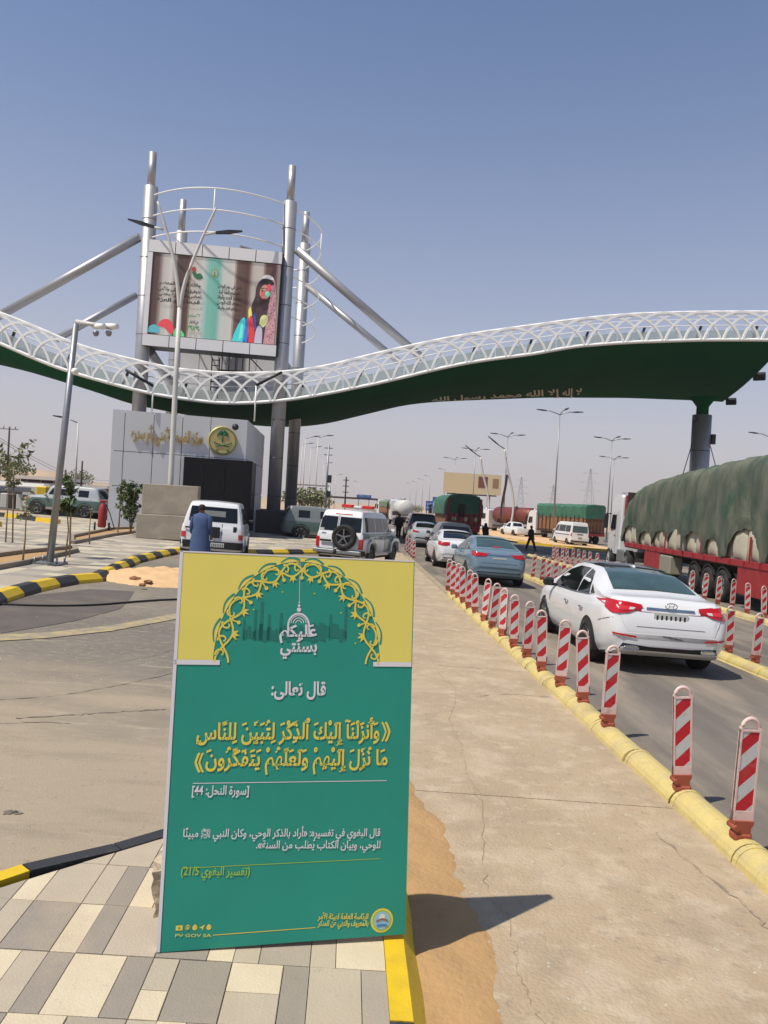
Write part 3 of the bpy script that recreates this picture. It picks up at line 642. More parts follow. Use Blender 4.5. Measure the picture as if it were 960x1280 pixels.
mast(pFL, zat(190, 191, YT), zat(188, 234, YT)); mast(pFR, zat(365, 208, YT), zat(362, 253, YT))
mast(pBL, zat(225, 250, YB_), zat(224, 290, YB_)); mast(pBR, zat(376, 265, YB_), zat(375, 305, YB_))
hoops = [zat(198, 246, YT), zat(198, 272, YT), zat(198, 299, YT)]
def barc(a, b, bul, z, n=20):
    a, b = Vector(a), Vector(b); d = b-a; nn = Vector((d.y, -d.x)).normalized(); return [tl((a.x+d.x*i/n+nn.x*bul*(1-(2*i/n-1)**2), a.y+d.y*i/n+nn.y*bul*(1-(2*i/n-1)**2), z)) for i in range(n+1)]
fl2, fr2, bl2, br2 = [(p.x, p.y) for p in (pFL, pFR, pBL, pBR)]
for z in hoops:
    for (a, b, bl_) in ((fl2, fr2, 1.9), (fr2, br2, 1.5), (br2, bl2, 1.2), (bl2, fl2, .5)): MB().path(barc(a, b, bl_, z), .045, 6).build('ring_hoop', WHITE, tw)
for z in (zat(380, 345, YT), zat(380, 370, YT), zat(380, 395, YT)): MB().path(barc(fr2, br2, 1.5, z), .045, 6).build('ring_hoop', WHITE, tw)
for (a, b, bl_) in ((fl2, fr2, 1.9), (fr2, br2, 1.5)):
    m0, m1 = barc(a, b, bl_, hoops[0])[10], barc(a, b, bl_, hoops[2])[10]; MB().tube(m0, m1, .03).build('hoop_post', WHITE, tw)
MB().tube(tl(P(301, 308, YT+1)), tl(P(332, 318, YT+5)), .08).build('roof_brace', STEEL, tw)
# raking struts down to the canopy
for (a, ya, b, yb, r) in (((175, 296), YT, (-14, 402), YT+1.2, .25), ((170, 369), YB_, (70, 424), YT+5, .23), ((371, 312), YT, (528, 448), YT+2.5, .25), ((379, 353), YB_, (498, 452), YT+6, .22)):
    MB().tube(tl(P(*a, ya)), tl(P(*b, yb)), r, n=16).build('raking_strut', STEEL, tw)
MB().tube(tl(P(188, 440, YT+.6)), tl(P(222, 492, YB_-2)), .28, n=14).build('raking_strut', STEEL, tw)
MB().tube(tl(P(356, 452, YT+.6)), tl(P(376, 480, YB_)), .15, n=14).build('raking_strut', STEEL, tw)
# the display box
d0 = YT-.55; sTL, sTR, sBR, sBL = P(186.5, 299, d0), P(353.6, 315.5, d0), P(345, 445.6, d0), P(177, 431, d0)
# straighten: common left/right edges from the averaged corners
xl, xr_ = (sTL.x+sBL.x)/2, (sTR.x+sBR.x)/2; W_ = xr_-xl
def q3(u, v, dy=0):  # u,v in 0..1, bilinear on the frame's face
    p = sBL.lerp(sBR, u).lerp(sTL.lerp(sTR, u), v); return p+Vector((0, dy, 0))
scn = thing('display_screen', 'large outdoor display screen in a pale panelled frame showing Arabic text and a portrait', 'display screen', q3(.5, 0, .6))
sl_ = lambda v: Vector(v)-scn.location
def slabq(u0, u1, v0, v1, ya, yb, name, m, par=scn):
    vs = [sl_(q3(u, v, y)) for y in (ya, yb) for u, v in ((u0, v0), (u1, v0), (u1, v1), (u0, v1))]
    return MB().add(vs, [(0, 1, 2, 3), (7, 6, 5, 4), (0, 4, 5, 1), (1, 5, 6, 2), (2, 6, 7, 3), (3, 7, 4, 0)]).build(name, m, par)
slabq(0, 1, 0, 1, .06, 1.5, 'housing', DARKM)
for i in range(5):
    g = .003
    slabq(i/5+g, (i+1)/5-g, .885+g, 1, -.02, .08, 'frame_panel', PANELW); slabq(i/5+g, (i+1)/5-g, 0, .105, -.02, .08, 'frame_panel', PANELW)
slabq(0, .035, .108, .882, -.02, .08, 'frame_panel', PANELW); slabq(.992, 1, .108, .882, -.02, .08, 'frame_panel', DARKM)
def scrmat(name, c): return mat(name, C(*c), .5, emit=.55)
# screen picture: pieces of flat print on the lit face
def sp(u0, u1, v0, v1, c, lift=0):
    m = scrmat('screen_%02x%02x%02x' % c, c); A_ = .035; B_ = .957; a_ = .12; b_ = .755
    return (A_+u0*B_, A_+u1*B_, a_+v0*b_, a_+v1*b_, m, lift)
SCR = MB(); smats = []
def spq(pts, c, lift):
    nm = 'screen_%02x%02x%02x' % c; m = scrmat(nm, c)
    if m not in smats: smats.append(m)
    SCR.poly([sl_(q3(.035+u*.957, .112+v*.768, .05-lift*.004)) for u, v in pts], mi=smats.index(m))
spq([(0, 0), (1, 0), (1, 1), (0, 1)], (168, 164, 160), 0)
def lerpc(a, b, t): return tuple(int(x+(y-x)*t)//6*6 for x, y in zip(a, b))
KEY = [(0, (70, 50, 46)), (.05, (80, 58, 54)), (.09, (168, 160, 152)), (.15, (186, 182, 176)), (.185, (140, 130, 120)), (.20, (72, 54, 48)), (.29, (80, 60, 52)), (.315, (170, 162, 154)), (.40, (180, 178, 172)), (.44, (130, 168, 158)), (.52, (110, 156, 146)), (.56, (176, 180, 174)), (.64, (182, 178, 172)), (.665, (96, 72, 64)), (.75, (78, 54, 48)), (.785, (166, 158, 148)), (.86, (176, 168, 160)), (.89, (90, 62, 56)), (.96, (84, 58, 54)), (.985, (160, 150, 142)), (1, (150, 140, 134))]
NB = 84
for i in range(NB):
    u = (i+.5)/NB
    for (p0, c0), (p1, c1) in zip(KEY, KEY[1:]):
        if p0 <= u <= p1: c = lerpc(c0, c1, (u-p0)/(p1-p0)); break
    spq([(i/NB, 0), ((i+1)/NB, 0), ((i+1)/NB, 1), (i/NB, 1)], c, 1)
for k in range(10): spq([(.44+.009*k, 0), (.443+.009*k, 0), (.443+.009*k, 1), (.44+.009*k, 1)], (90, 168, 150), 2)
fg = lambda cx_, cy_, rx, ry, a0=0, a1=2*math.pi, n=22: [(cx_+rx*math.cos(a0+(a1-a0)*i/n), cy_+ry*math.sin(a0+(a1-a0)*i/n)) for i in range(n)]
def spc(pts, c, lift, k=4): spq([(p.x, p.y) for p in catmull([Vector((a, b, 0)) for a, b in pts], k)], c, lift)
spc([(.775, 0), (.785, .22), (.80, .34), (.79, .45), (.815, .58), (.82, .70), (.85, .79), (.90, .83), (.955, .81), (.975, .72), (.985, .5), (.99, .25), (.99, 0)], (66, 46, 48), 3)
spc([(.90, 0), (.91, .2), (.92, .42), (.935, .62), (.935, .76), (.96, .80), (.980, .6), (.987, .3), (.987, 0)], (176, 128, 134), 4)
rs_ = random.Random(4)
for k in range(120): u = rs_.uniform(.915, .977); v = rs_.uniform(.02, .7); spq([(u, v), (u+.006, v), (u+.006, v+.012), (u, v+.012)], (204, 176, 176) if k % 3 else (84, 50, 60), 5)
spc(fg(.888, .62, .040, .115, n=12), (180, 128, 108), 5, 2); spc([(.85, .60), (.855, .50), (.875, .43), (.905, .43), (.925, .52), (.928, .62), (.915, .57), (.89, .555), (.865, .57)], (52, 32, 32), 6)
spq([(.866, .555), (.90, .555), (.898, .568), (.868, .568)], (196, 70, 70), 7)
for e_ in (.868, .902): spq(fg(e_, .655, .009, .012, n=10), (36, 26, 28), 7); spq([(e_-.014, .682), (e_+.014, .684), (e_+.012, .694), (e_-.012, .692)], (44, 30, 30), 7)
spq([(.882, .66), (.889, .66), (.894, .60), (.878, .60)], (160, 104, 88), 7)
spc([(.838, .745), (.86, .79), (.90, .805), (.945, .785), (.955, .76), (.945, .735), (.90, .755), (.86, .745)], (28, 26, 30), 7); spc([(.855, .805), (.87, .845), (.905, .86), (.94, .84), (.95, .80), (.90, .815)], (198, 194, 194), 6)
spc([(.655, 0), (.675, .12), (.715, .27), (.745, .30), (.755, .18), (.76, 0)], (64, 192, 200), 5, 3); spc([(.74, 0), (.75, .2), (.765, .30), (.775, .15), (.775, 0)], (70, 104, 196), 5, 3); spq([(.705, .02), (.72, .22), (.735, .25), (.735, .05)], (110, 222, 196), 6)
spc([(.785, 0), (.78, .15), (.775, .29), (.80, .33), (.825, .18), (.83, 0)], (204, 58, 62), 7, 3); spc([(.775, .30), (.77, .40), (.785, .44), (.80, .34)], (216, 208, 96), 6, 3); spc([(.86, .24), (.87, .33), (.90, .36), (.925, .33), (.915, .24), (.89, .20)], (204, 206, 140), 7, 3); spc([(.83, 0), (.835, .14), (.855, .22), (.885, .18), (.89, 0)], (176, 172, 188), 6, 3); spq([(.81, .34), (.82, .38), (.84, .20), (.83, .16)], (60, 90, 180), 6)
spc(fg(.918, .70, .016, .05, n=8), (204, 70, 84), 8, 2); spc([(.89, .62), (.90, .66), (.925, .64), (.93, .60), (.905, .585)], (124, 206, 170), 8, 2); spc(fg(.868, .62, .012, .03, n=8), (206, 84, 92), 8, 2)
spc([(.0, .02), (.01, .09), (.05, .12), (.085, .09), (.09, .02)], (84, 160, 172), 5, 3); spc([(.07, .11), (.10, .18), (.14, .20), (.18, .17), (.205, .04), (.17, .03), (.13, .09)], (206, 66, 72), 6, 3); spc([(.2, 0), (.21, .09), (.245, .09), (.28, .04), (.285, 0)], (76, 200, 116), 6, 3)
spc(fg(.325, .84, .018, .035, n=8), (150, 52, 54), 6, 2); spc([(.31, .80), (.335, .74), (.37, .72), (.40, .75), (.375, .80), (.35, .79), (.335, .83)], (44, 90, 58), 6, 3); spq(fg(.488, .82, .028, .055), (120, 130, 84), 6); spq(fg(.488, .82, .021, .04), (136, 160, 140), 7); spq([(.482, .78), (.494, .78), (.49, .85), (.486, .85)], (60, 100, 70), 8)
SCR.build('display_panel', None, scn, mats=smats)
U_ = (sBR-sBL).normalized(); V_ = (sTL-sBL).normalized(); Nn = Vector((0, -1, 0)); INK = scrmat('screen_18181c', (20, 20, 24)); INKG = scrmat('screen_1e7846', (30, 120, 70)); LW = (sBR-sBL).length; LH = (sTL-sBL).length
rnd_ar = ['المملكة العربية', 'ينعم الأمن والأمان', 'مسيرة التنمية', 'خادم الحرمين', 'شرع الله']
o_ = sl_(sBL)+Vector((0, .0, 0))
def stx(t_, u0, u1, v, m=INK): text_fit('screen_text', t_, o_, U_, V_, Nn, LW*(.035+u0*.957), LW*(.035+u1*.957), 0, m, scn, bold=.035, off=.05, vh=LH*.05, vmid=LH*(.112+v*.768))
for k, (t_, a, b) in enumerate([('جلالة الملك المعظم', .07, .39), ('بتوفيق الله تعالى والأمن', .06, .39), ('تمضي المسيرة بخطى', .065, .40), ('قدما نحو العزة', .06, .39)]): stx(t_, a, b, .63-k*.068)
for k, (t_, a, b) in enumerate([('نحن في يوم الوطن', .52, .70), ('نستشعر قيمة الولاء', .52, .69), ('ونجدد العهد والوفاء', .515, .70), ('حفظ الله الوطن', .52, .69), ('وأدام العز والرخاء', .52, .68)]): stx(t_, a, b, .65-k*.065)
stx('٢٣ سبتمبر', .30, .40, .27, INKG); stx('هي لنا دار', .32, .39, .18, INK); stx('٩٢٩٢', .30, .40, .11, INKG)
# ladder, service platform and lower cabin between the masts
cab_ = thing('service_cabin', 'pale panelled equipment cabin below the screen, between the masts', 'cabin', P(283, 470, YT+3.2))
cl_ = lambda v: Vector(v)-cab_.location
ca, cbb = P(226, 434, YT+3), P(343, 470, YT+3)
for k in range(5):
    x0_ = ca.x+(cbb.x-ca.x)*k/5; x1_ = ca.x+(cbb.x-ca.x)*(k+1)/5
    m_ = MB(); m_.box(cl_(((x0_+x1_)/2, YT+3.1, ca.z-1.2)), (x1_-x0_-.03, .2, 3.2)); m_.build('cladding_panel', PANELW if k != 2 else PANEL, cab_)
MB().box(cl_(((ca.x+cbb.x)/2, YT+4.3, ca.z-1.2)), (cbb.x-ca.x, 2.2, 3.1)).build('cabin_body', DARKM, cab_)
lad = thing('service_ladder', 'black service ladder and brown railing hanging below the screen', 'ladder', P(270, 447, YT+1.2))
m_ = MB(); L0 = lad.location
for sx in (-.22, .22): m_.tube((sx, 0, 0), (sx, 0, -2.2), .035, n=6)
for k in range(7): m_.tube((-.22, 0, -.15-.32*k), (.22, 0, -.15-.32*k), .03, n=6)
m_.build('ladder_frame', DARKM, lad)
m_ = MB(); m_.box((1.2, .3, -.75), (2.0, 1, .09)); [m_.tube((.4+.4*k, -.15, -.75), (.4+.4*k, -.15, .15), .03, n=6) for k in range(5)]; m_.tube((.4, -.15, .15), (2.0, -.15, .15), .03, n=6); m_.tube((2.0, -.15, .1), (2.9, -.15, -.75), .04, n=6); m_.build('railing', RUST, lad)
# ------------------------------------------------------------------ security building
YBd = 37.5
A0 = P(141, 512, YBd); A1 = P(310, 524, YBd+1.4); zr_ = (A0.z+A1.z)/2; gb = G(141, 660, .15).z-.4
bd = thing('security_building', 'low grey panel-clad building with gold Arabic lettering and a round emblem', 'building', (A0.x, A0.y, gb))
Ux = Vector((A1.x-A0.x, A1.y-A0.y, 0)); BW = Ux.length; Ux.normalize(); Bn = Vector((Ux.y, -Ux.x, 0)); BH = zr_-gb
def bp(u, v, o=0): return Ux*u+Vector((0, 0, v))+Bn*o
sideV = Vector((pFR.x-.9, YT+1.5, 0))-Vector((A1.x, A1.y, 0)); sl2 = sideV.length; sv = sideV.normalized(); sn = Vector((sv.y, -sv.x, 0))
def hexa(a, b, c, d, n): return [a, b, c, d, a+n, b+n, c+n, d+n], [(0, 1, 2, 3), (7, 6, 5, 4), (0, 4, 5, 1), (1, 5, 6, 2), (2, 6, 7, 3), (3, 7, 4, 0)]
core = MB(); i_ = .12; P0, P1 = bp(i_, 0, -i_), bp(BW-i_, 0, -i_); P2 = bp(BW, 0)+sv*sl2-Ux*i_; P3 = P2-Ux*(BW+1.5); up = Vector((0, 0, BH-.12))
core.add([P0, P1, P2, P3, P0+up, P1+up, P2+up, P3+up], [(0, 3, 2, 1), (4, 5, 6, 7), (0, 1, 5, 4), (1, 2, 6, 5), (2, 3, 7, 6), (3, 0, 4, 7)]); core.build('wall', SEAM, bd)
us = [0, .12, .33, .54, .75, 1.0]; us = [0]+[BW*f for f in (.09, .30, .51, .72)]+[BW]; zj = (P(141, 563, YBd).z-gb); vsv = [0, zj-1.62, zj, BH]
for i in range(5):
    for j in range(3):
        g = .014; vs, fs = hexa(bp(us[i]+g, vsv[j]+g), bp(us[i+1]-g, vsv[j]+g), bp(us[i+1]-g, vsv[j+1]-g), bp(us[i]+g, vsv[j+1]-g), -Bn*.1); MB().add(vs, fs).build('cladding_panel', PANEL, bd)
e0 = bp(BW, 0)
for i in range(6):
    for j in range(3):
        g = .014; a_, b_ = e0+sv*(sl2*i/6+g), e0+sv*(sl2*(i+1)/6-g); Z = Vector((0, 0, 1))
        vs, fs = hexa(a_+Z*(vsv[j]+g), b_+Z*(vsv[j]+g), b_+Z*(vsv[j+1]-g), a_+Z*(vsv[j+1]-g), -sn*.1); MB().add(vs, fs).build('cladding_panel', PANEL, bd)
# west return of the building
# black glazed bay wrapping the corner
def bpx(px, py):  # pixel onto the building's front plane
    d = ray(px, py); o = bd.location; t = (o-EYE).dot(Bn)/d.dot(Bn); q = EYE+d*t-o; return q.dot(Ux), q.z
w0, _ = bpx(229, 585); _, wt = bpx(268, 574); _, wbm = bpx(268, 640)
def bay(u0, u1, nm):
    vs, fs = hexa(bp(u0, wt-3.4, .5), bp(u1, wt-3.4, .5), bp(u1, wt, .5), bp(u0, wt, .5), -Bn*.5); return MB().add(vs, fs).build(nm, BLACKG, bd)
wa = (BW-w0)/3
for k in range(3): bay(w0+wa*k+.01, w0+wa*(k+1)-.01+(.3 if k == 2 else 0), 'window')
vs, fs = hexa(e0+Vector((0, 0, wt-3.4))-sv*.5+sn*.0, e0+Vector((0, 0, wt-3.4))+sv*2.2, e0+Vector((0, 0, wt))+sv*2.2, e0+Vector((0, 0, wt))-sv*.5, sn*.3); MB().add(vs, fs).build('window', BLACKG, bd)
l0, _ = bpx(164, 545); l1, _ = bpx(254, 550); _, lv = bpx(210, 546)
text_fit('wall_lettering', 'مركز الضبط الأمني بأم سدره', Vector((0, 0, 0)), Ux, Vector((0, 0, 1)), Bn, l0, l1, 0, GOLD, bd, bold=.035, extrude=.08, off=.07, vh=1.0, vmid=lv)
# emblem
eu, ev = bpx(278, 551); em = MB(); ec = bp(eu, ev); ER = .69
em.lathe([(0, .12), (ER*.93, .12), (ER, .09), (ER, 0)], ec, axis=Bn, n=40, smooth=False); eo = em.build('emblem', GOLDD, bd)
EU = lambda x, y, o=.135: ec+Ux*(x*ER)+Vector((0, 0, y*ER))+Bn*o
g = MB()
g.path([EU(0, -.12), EU(0, .42)], .03, 6)
for k in range(9):
    a = math.pi*(-.08+1.16*k/8); g.path([EU(0, .42), EU(.22*math.cos(a), .42+.26*math.sin(a)+.06), EU(.42*math.cos(a), .40+.30*math.sin(a)-.05)], [.035, .045, .012], 6)
for s in (-1, 1): g.path([EU(s*(-.62+1.1*t), -.10-.62*t-.0+.34*(t**2)) for t in [i/10 for i in range(11)]], .022, 6); g.path([EU(s*.30, -.62), EU(s*.44, -.70)], .03, 6)
g.build('palm_and_swords', EMGREEN, eo)
rg = MB(); rg.path([EU(.90*math.cos(a), .90*math.sin(a), .125) for a in [2*math.pi*i/40 for i in range(40)]], .018, 6, closed=True); rg.build('emblem_rim', EMGREEN, eo)
# small fittings on the roof edge and wall
for px, py, h in ((190, 512, 1.1), (318, 524, 1.6)):
    p = P(px, py, YBd+.3); t = thing('roof_light', 'thin arm floodlight on the building roof, '+('left of the lettering' if px < 250 else 'above the emblem'), 'floodlight', p, 0, 'roof floodlights')
    MB().tube((0, 0, -.1), (0, 0, h), .035).build('post', WHITE, t); sg = -1 if px < 250 else 1
    MB().path([(0, 0, h), (sg*.7, -.3, h+.35), (sg*1.2, -.4, h+.62)], .07, 5).build('lamp_arm', DARKM, t)
p = P(294, 534, YBd+.9); t = thing('wall_camera', 'small grey dome camera beside the round emblem', 'camera', p+Bn*.1); MB().lathe([(0, .16), (.12, .12), (.16, 0), (0, 0)], (0, 0, 0), axis=Bn, n=14).build('dome', DARKM, t)
# ------------------------------------------------------------------ dark plinth under the tower
pl = thing('tower_plinth', 'low dark plinth at the foot of the steel masts', 'plinth', (pFR.x, YT, base))
m_ = MB(); m_.box((.6, 2.5, .7), (5.6, 7.5, 1.4), bev=.05); m_.build('plinth_block', mat('dark_stone', C(78, 76, 74), .7, var=.1), pl)
# ------------------------------------------------------------------ concrete block wall
for nm, (x0, x1, yt, yb, Y), lab in (('concrete_block', (177, 247, 604, 644, 31.2), 'upper cast concrete slab of the blast wall, standing on the lower one'), ('concrete_block', (170, 256, 642, 673, 30.9), 'lower cast concrete block of the blast wall before the grey building')):
    a = P(x0, (yt+yb)/2, Y); b = P(x1, (yt+yb)/2+2, Y); zt = P(x0, yt, Y).z; zb = P(x0, yb, Y).z
    if yb == 673: zb = gz(a.x)+.14
    else: zb = P(170, 642, 30.9).z+.004
    if yb == 673: zt = P(170, 642, 30.9).z
    o = MB().box(((0, 0, 0)), (b.x-a.x, .6 if yb == 673 else .5, zt-zb), bev=.02).build(nm, CONC); o.location = ((a.x+b.x)/2, Y+.3, (zt+zb)/2); tag(o, lab, 'concrete block', 'blast wall blocks')
# ------------------------------------------------------------------ far pavement and its painted kerb
KL = [(-60, 771), (0, 749), (42, 737), (91, 728), (112, 728), (142, 713), (165, 703), (195, 696), (226, 690), (300, 693), (392, 692)]
kp = gp(KL)
pav = struct(flat('far_pavement', [(-60, 16)]+kp+[(kp[-1][0]+.5, 44), (-60, 44)], .15, FARPAVE))
def resample(pts, L):
    out = [Vector(pts[0])]; rem = L
    for a, b in zip(pts, pts[1:]):
        a, b = Vector(a), Vector(b)
        while (b-a).length > rem: a = a+(b-a).normalized()*rem; out.append(a.copy()); rem = L
        rem -= (b-a).length
    return out
KP2 = [(-.02, -.1), (-.02, .18), (.14, .18), (.24, .08), (.26, -.1)]
kerb('painted_kerb', 'black and yellow kerb edging the far pavement beside the asphalt', resample(kp[:9], .82), [YPAINT, BPAINT], KP2)
kerb('painted_kerb', 'black and yellow kerb running behind the two white four-wheel drives', resample(kp[8:], .95), [YPAINT, BPAINT], KP2)
# sand heap spilling over the kerb
hp = G(200, 724); vs = []; fs = []; nx, ny = 44, 22
for j in range(ny+1):
    for i in range(nx+1):
        u, v = i/nx*2-1, j/ny*2-1; x, y = hp.x+.1+u*1.6, hp.y-.15+v*1.6; r_ = math.sqrt(u*u*(1+.2*math.sin(v*5))+v*v)
        h = .25*max(0, 1-r_**2)**1.1*(1+.25*math.sin(x*7+y*3)*math.cos(y*8))+random.uniform(-.008, .008)
        vs.append((x, y, gz(x)+h-.012+(.02 if r_ < .95 else -.05)))
for j in range(ny):
    for i in range(nx): a = j*(nx+1)+i; fs.append((a, a+1, a+nx+2, a+nx+1))
SAND2 = mat('heaped_sand', C(222, 182, 134), .97, var=.07, vscale=5, bump=.6, bscale=18, world=True)
stuff(MB().add(vs, fs, True).build('sand_heap', SAND2))
for px, py, s, lb in ((168, 724, .13, 'largest brown lump on the sand heap'), (185, 727, .09, 'second brown lump, right of the largest on the sand heap'), (178, 731, .07, 'small lump at the near foot of the sand heap'), (157, 718, .06, 'small lump at the left flank of the sand heap')):
    p = G(px, py, .1); bm = bmesh.new(); bmesh.ops.create_icosphere(bm, subdivisions=2, radius=s)
    for v in bm.verts: v.co *= random.uniform(.75, 1.2); v.co.z *= .5
    me = bpy.data.meshes.new('stone'); bm.to_mesh(me); bm.free(); o = link('stone', me, BROWN); o.location = p; tag(o, lb, 'stone', 'stones on the sand heap')
# cable lying across the side road
cb_ = [G(x, y, .03) for x, y in ((-40, 754), (0, 755), (60, 757), (120, 756), (170, 752), (222, 749), (300, 748), (380, 747))]
tag(MB().path(catmull(cb_, 5), .018, 6).build('cable', BLACK), 'black cable lying across the asphalt side road', 'cable')
# ------------------------------------------------------------------ poster board
bBL = G(195.5, 1190.5, .156)
def brd(q):
    """board from yaw, lean, in-plane turn, width, height: returns the corners and its axes"""
    ya, le, tu, W_, H_ = q; U = Vector((math.cos(ya), math.sin(ya), 0)); Bk = Vector((-math.sin(ya), math.cos(ya), 0)); V = Vector((0, 0, 1))*math.cos(le)+Bk*math.sin(le)
    U2 = U*math.cos(tu)+V*math.sin(tu); V2 = V*math.cos(tu)-U*math.sin(tu); return U2, V2, bBL+U2*W_, bBL+V2*H_, bBL+U2*W_+V2*H_
def prj(p): d = p-EYE; return 480+d.dot(CX)/d.dot(f0)*F, 640-d.dot(CY)/d.dot(f0)*F
TG = ((506.5, 1167.5), (223.5, 686), (518, 703.5))
def cost(q): U, V, a, b, c = brd(q); return sum((x-u)**2+(y-v)**2 for (x, y), (u, v) in zip((prj(a), prj(b), prj(c)), TG))
q = [.2, .1, 0, 1.1, 1.8]; st = [.1, .1, .02, .1, .1]; bc = cost(q)
for it in range(400):
    imp = False
    for k in range(5):
        for sg in (1, -1):
            r = list(q); r[k] += sg*st[k]; c = cost(r)
            if c < bc: q, bc, imp = r, c, True
    if not imp: st = [x*.6 for x in st]
Ub, Vb, bBR, _, _ = brd(q); WB, HB = q[3], q[4]; Nb = Ub.cross(Vb)
if Nb.y > 0: Nb = -Nb
print('BOARD', q, bc)
pb = thing('poster_board', 'free-standing green and yellow canvas poster with Arabic verses on the pavement', 'poster board', bBL)
def bpt_(px, py):
    d = ray(px, py); t = (bBL-EYE).dot(Nb)/d.dot(Nb); q = EYE+d*t-bBL; return q.dot(Ub), q.dot(Vb)
def bd3(u, v, o=0): return Ub*u+Vb*v+Nb*o
CANG = mat('poster_green', C(26, 146, 126), .5, var=.05, vscale=2.5, bump=.04, bscale=4, stretch=(1, .4, 1)); CANY = mat('poster_yellow', C(236, 220, 106), .5, var=.04, vscale=2); CANW = mat('poster_white', C(226, 222, 226), .55); PYEL = mat('poster_print_yellow', C(232, 212, 84), .5); PLIME = mat('poster_print_lime', C(160, 196, 70), .5); PGD = mat('poster_print_dark_green', C(20, 92, 84), .5); CANB = mat('canvas_back', C(190, 186, 178), .8)
b = MB(); fs6 = None
vs, fs = hexa(bd3(0, 0, 0), bd3(WB, 0, 0), bd3(WB, HB, 0), bd3(0, HB, 0), -Nb*.045); b.add(vs, fs); 
# gently waving canvas front, one sheet
cf = MB(); nu, nv = 26, 40; vs = []
vy = bpt_(370, 829)[1]; 
bow = lambda u, v: .004*math.sin(v*7+u*3)*math.sin(math.pi*u)*1.2+.003*math.sin(u*23+v*4)*math.sin(math.pi*v)
vs = [bd3(WB*i/nu, HB*j/nv, .003) for j in range(nv+1) for i in range(nu+1)]
cf.add(vs, [(j*(nu+1)+i, j*(nu+1)+i+1, (j+1)*(nu+1)+i+1, (j+1)*(nu+1)+i) for j in range(nv) for i in range(nu)], True)
b.build('stretcher_frame', CANW, pb); cf.build('canvas', CANG, pb, fixn=False)
OFF = .0042
def pr(pts, m, name='print', off=OFF, px=True):
    q = [bpt_(*p) for p in pts] if px else pts
    me = MB().poly([bd3(u, v, off+.0) for u, v in q]); return me.build(name, m, pb, fixn=False)
# yellow field with the arch cut out of it
e = .004; cx0, cy0 = bpt_(370, 829); lft = bpt_(266, 829)[0]; rgt = bpt_(474, 829)[0]; topv = bpt_(373, 702)[1]; mu = (lft+rgt)/2; RX = (rgt-lft)/2; RY = topv-cy0
arc = [(mu-RX*math.cos(math.pi*i/48), cy0+RY*math.sin(math.pi*i/48)**.93) for i in range(49)]
yl = [(e, cy0), (e, HB-e)]+[(WB-e, HB-e), (WB-e, cy0)]+arc[::-1]
pr(yl, CANY, 'yellow_field', px=False)
wb = bpt_(370, 822)[1]-cy0; wb = .021
def strip(u0, v0, u1, v1, t_, m, name, off=OFF+.0015): 
    d = Vector((u1-u0, v1-v0)).normalized(); n_ = Vector((-d.y, d.x))*t_/2; pr([(u0+n_.x, v0+n_.y), (u1+n_.x, v1+n_.y), (u1-n_.x, v1-n_.y), (u0-n_.x, v0-n_.y)], m, name, off, px=False)
strip(e, cy0, lft+.03, cy0, wb, CANW, 'white_band'); strip(rgt-.03, cy0, WB-e, cy0, wb, CANW, 'white_band')
strip(.007, .002, .007, HB-.002, .014, CANW, 'white_edge'); strip(.002, HB-.003, WB-.002, HB-.003, .006, CANW, 'white_edge')
# scroll ornament: strokes laid along the arch
def stroke(b_, pts, w0, w1, off):
    pts = [Vector(p) for p in pts]; n_ = len(pts); L_, R__ = [], []
    for i, p in enumerate(pts):
        d = (pts[min(i+1, n_-1)]-pts[max(i-1, 0)]).normalized(); q = Vector((-d.y, d.x)); ww = (w0+(w1-w0)*i/(n_-1))/2; L_.append(p+q*ww); R__.append(p-q*ww)
    vs = [bd3(p.x, p.y, off) for p in L_+R__]; b_.add(vs, [(i, i+1, n_+i+1, n_+i) for i in range(n_-1)])
def disc(b_, c, r, off, n=14): b_.add([bd3(c[0]+r*math.cos(2*math.pi*i/n), c[1]+r*math.sin(2*math.pi*i/n), off) for i in range(n)], [tuple(range(n))])
og, oy, ow = MB(), MB(), MB(); NM = 11
def archp(s, r):  # s 0..1 along arch, r outward offset (m)
    a = math.pi*s; c_, s_ = math.cos(a), math.sin(a); x, y = mu-RX*c_, cy0+RY*max(0, s_)**.93; nx_, ny_ = -c_/RX, s_/RY; l = math.hypot(nx_, ny_); return Vector((x+nx_/l*r, y+ny_/l*r))
ds = 1/NM
NM = 11; N2 = 220; ph = lambda s_: 2*math.pi*s_*NM/2
for sg, lo_ in ((1, .0016), (-1, .0022)):
    stroke(oy, [archp(i/N2, -.036+sg*.030*math.cos(ph(i/N2))) for i in range(N2+1)], .0085, .0085, OFF+lo_)
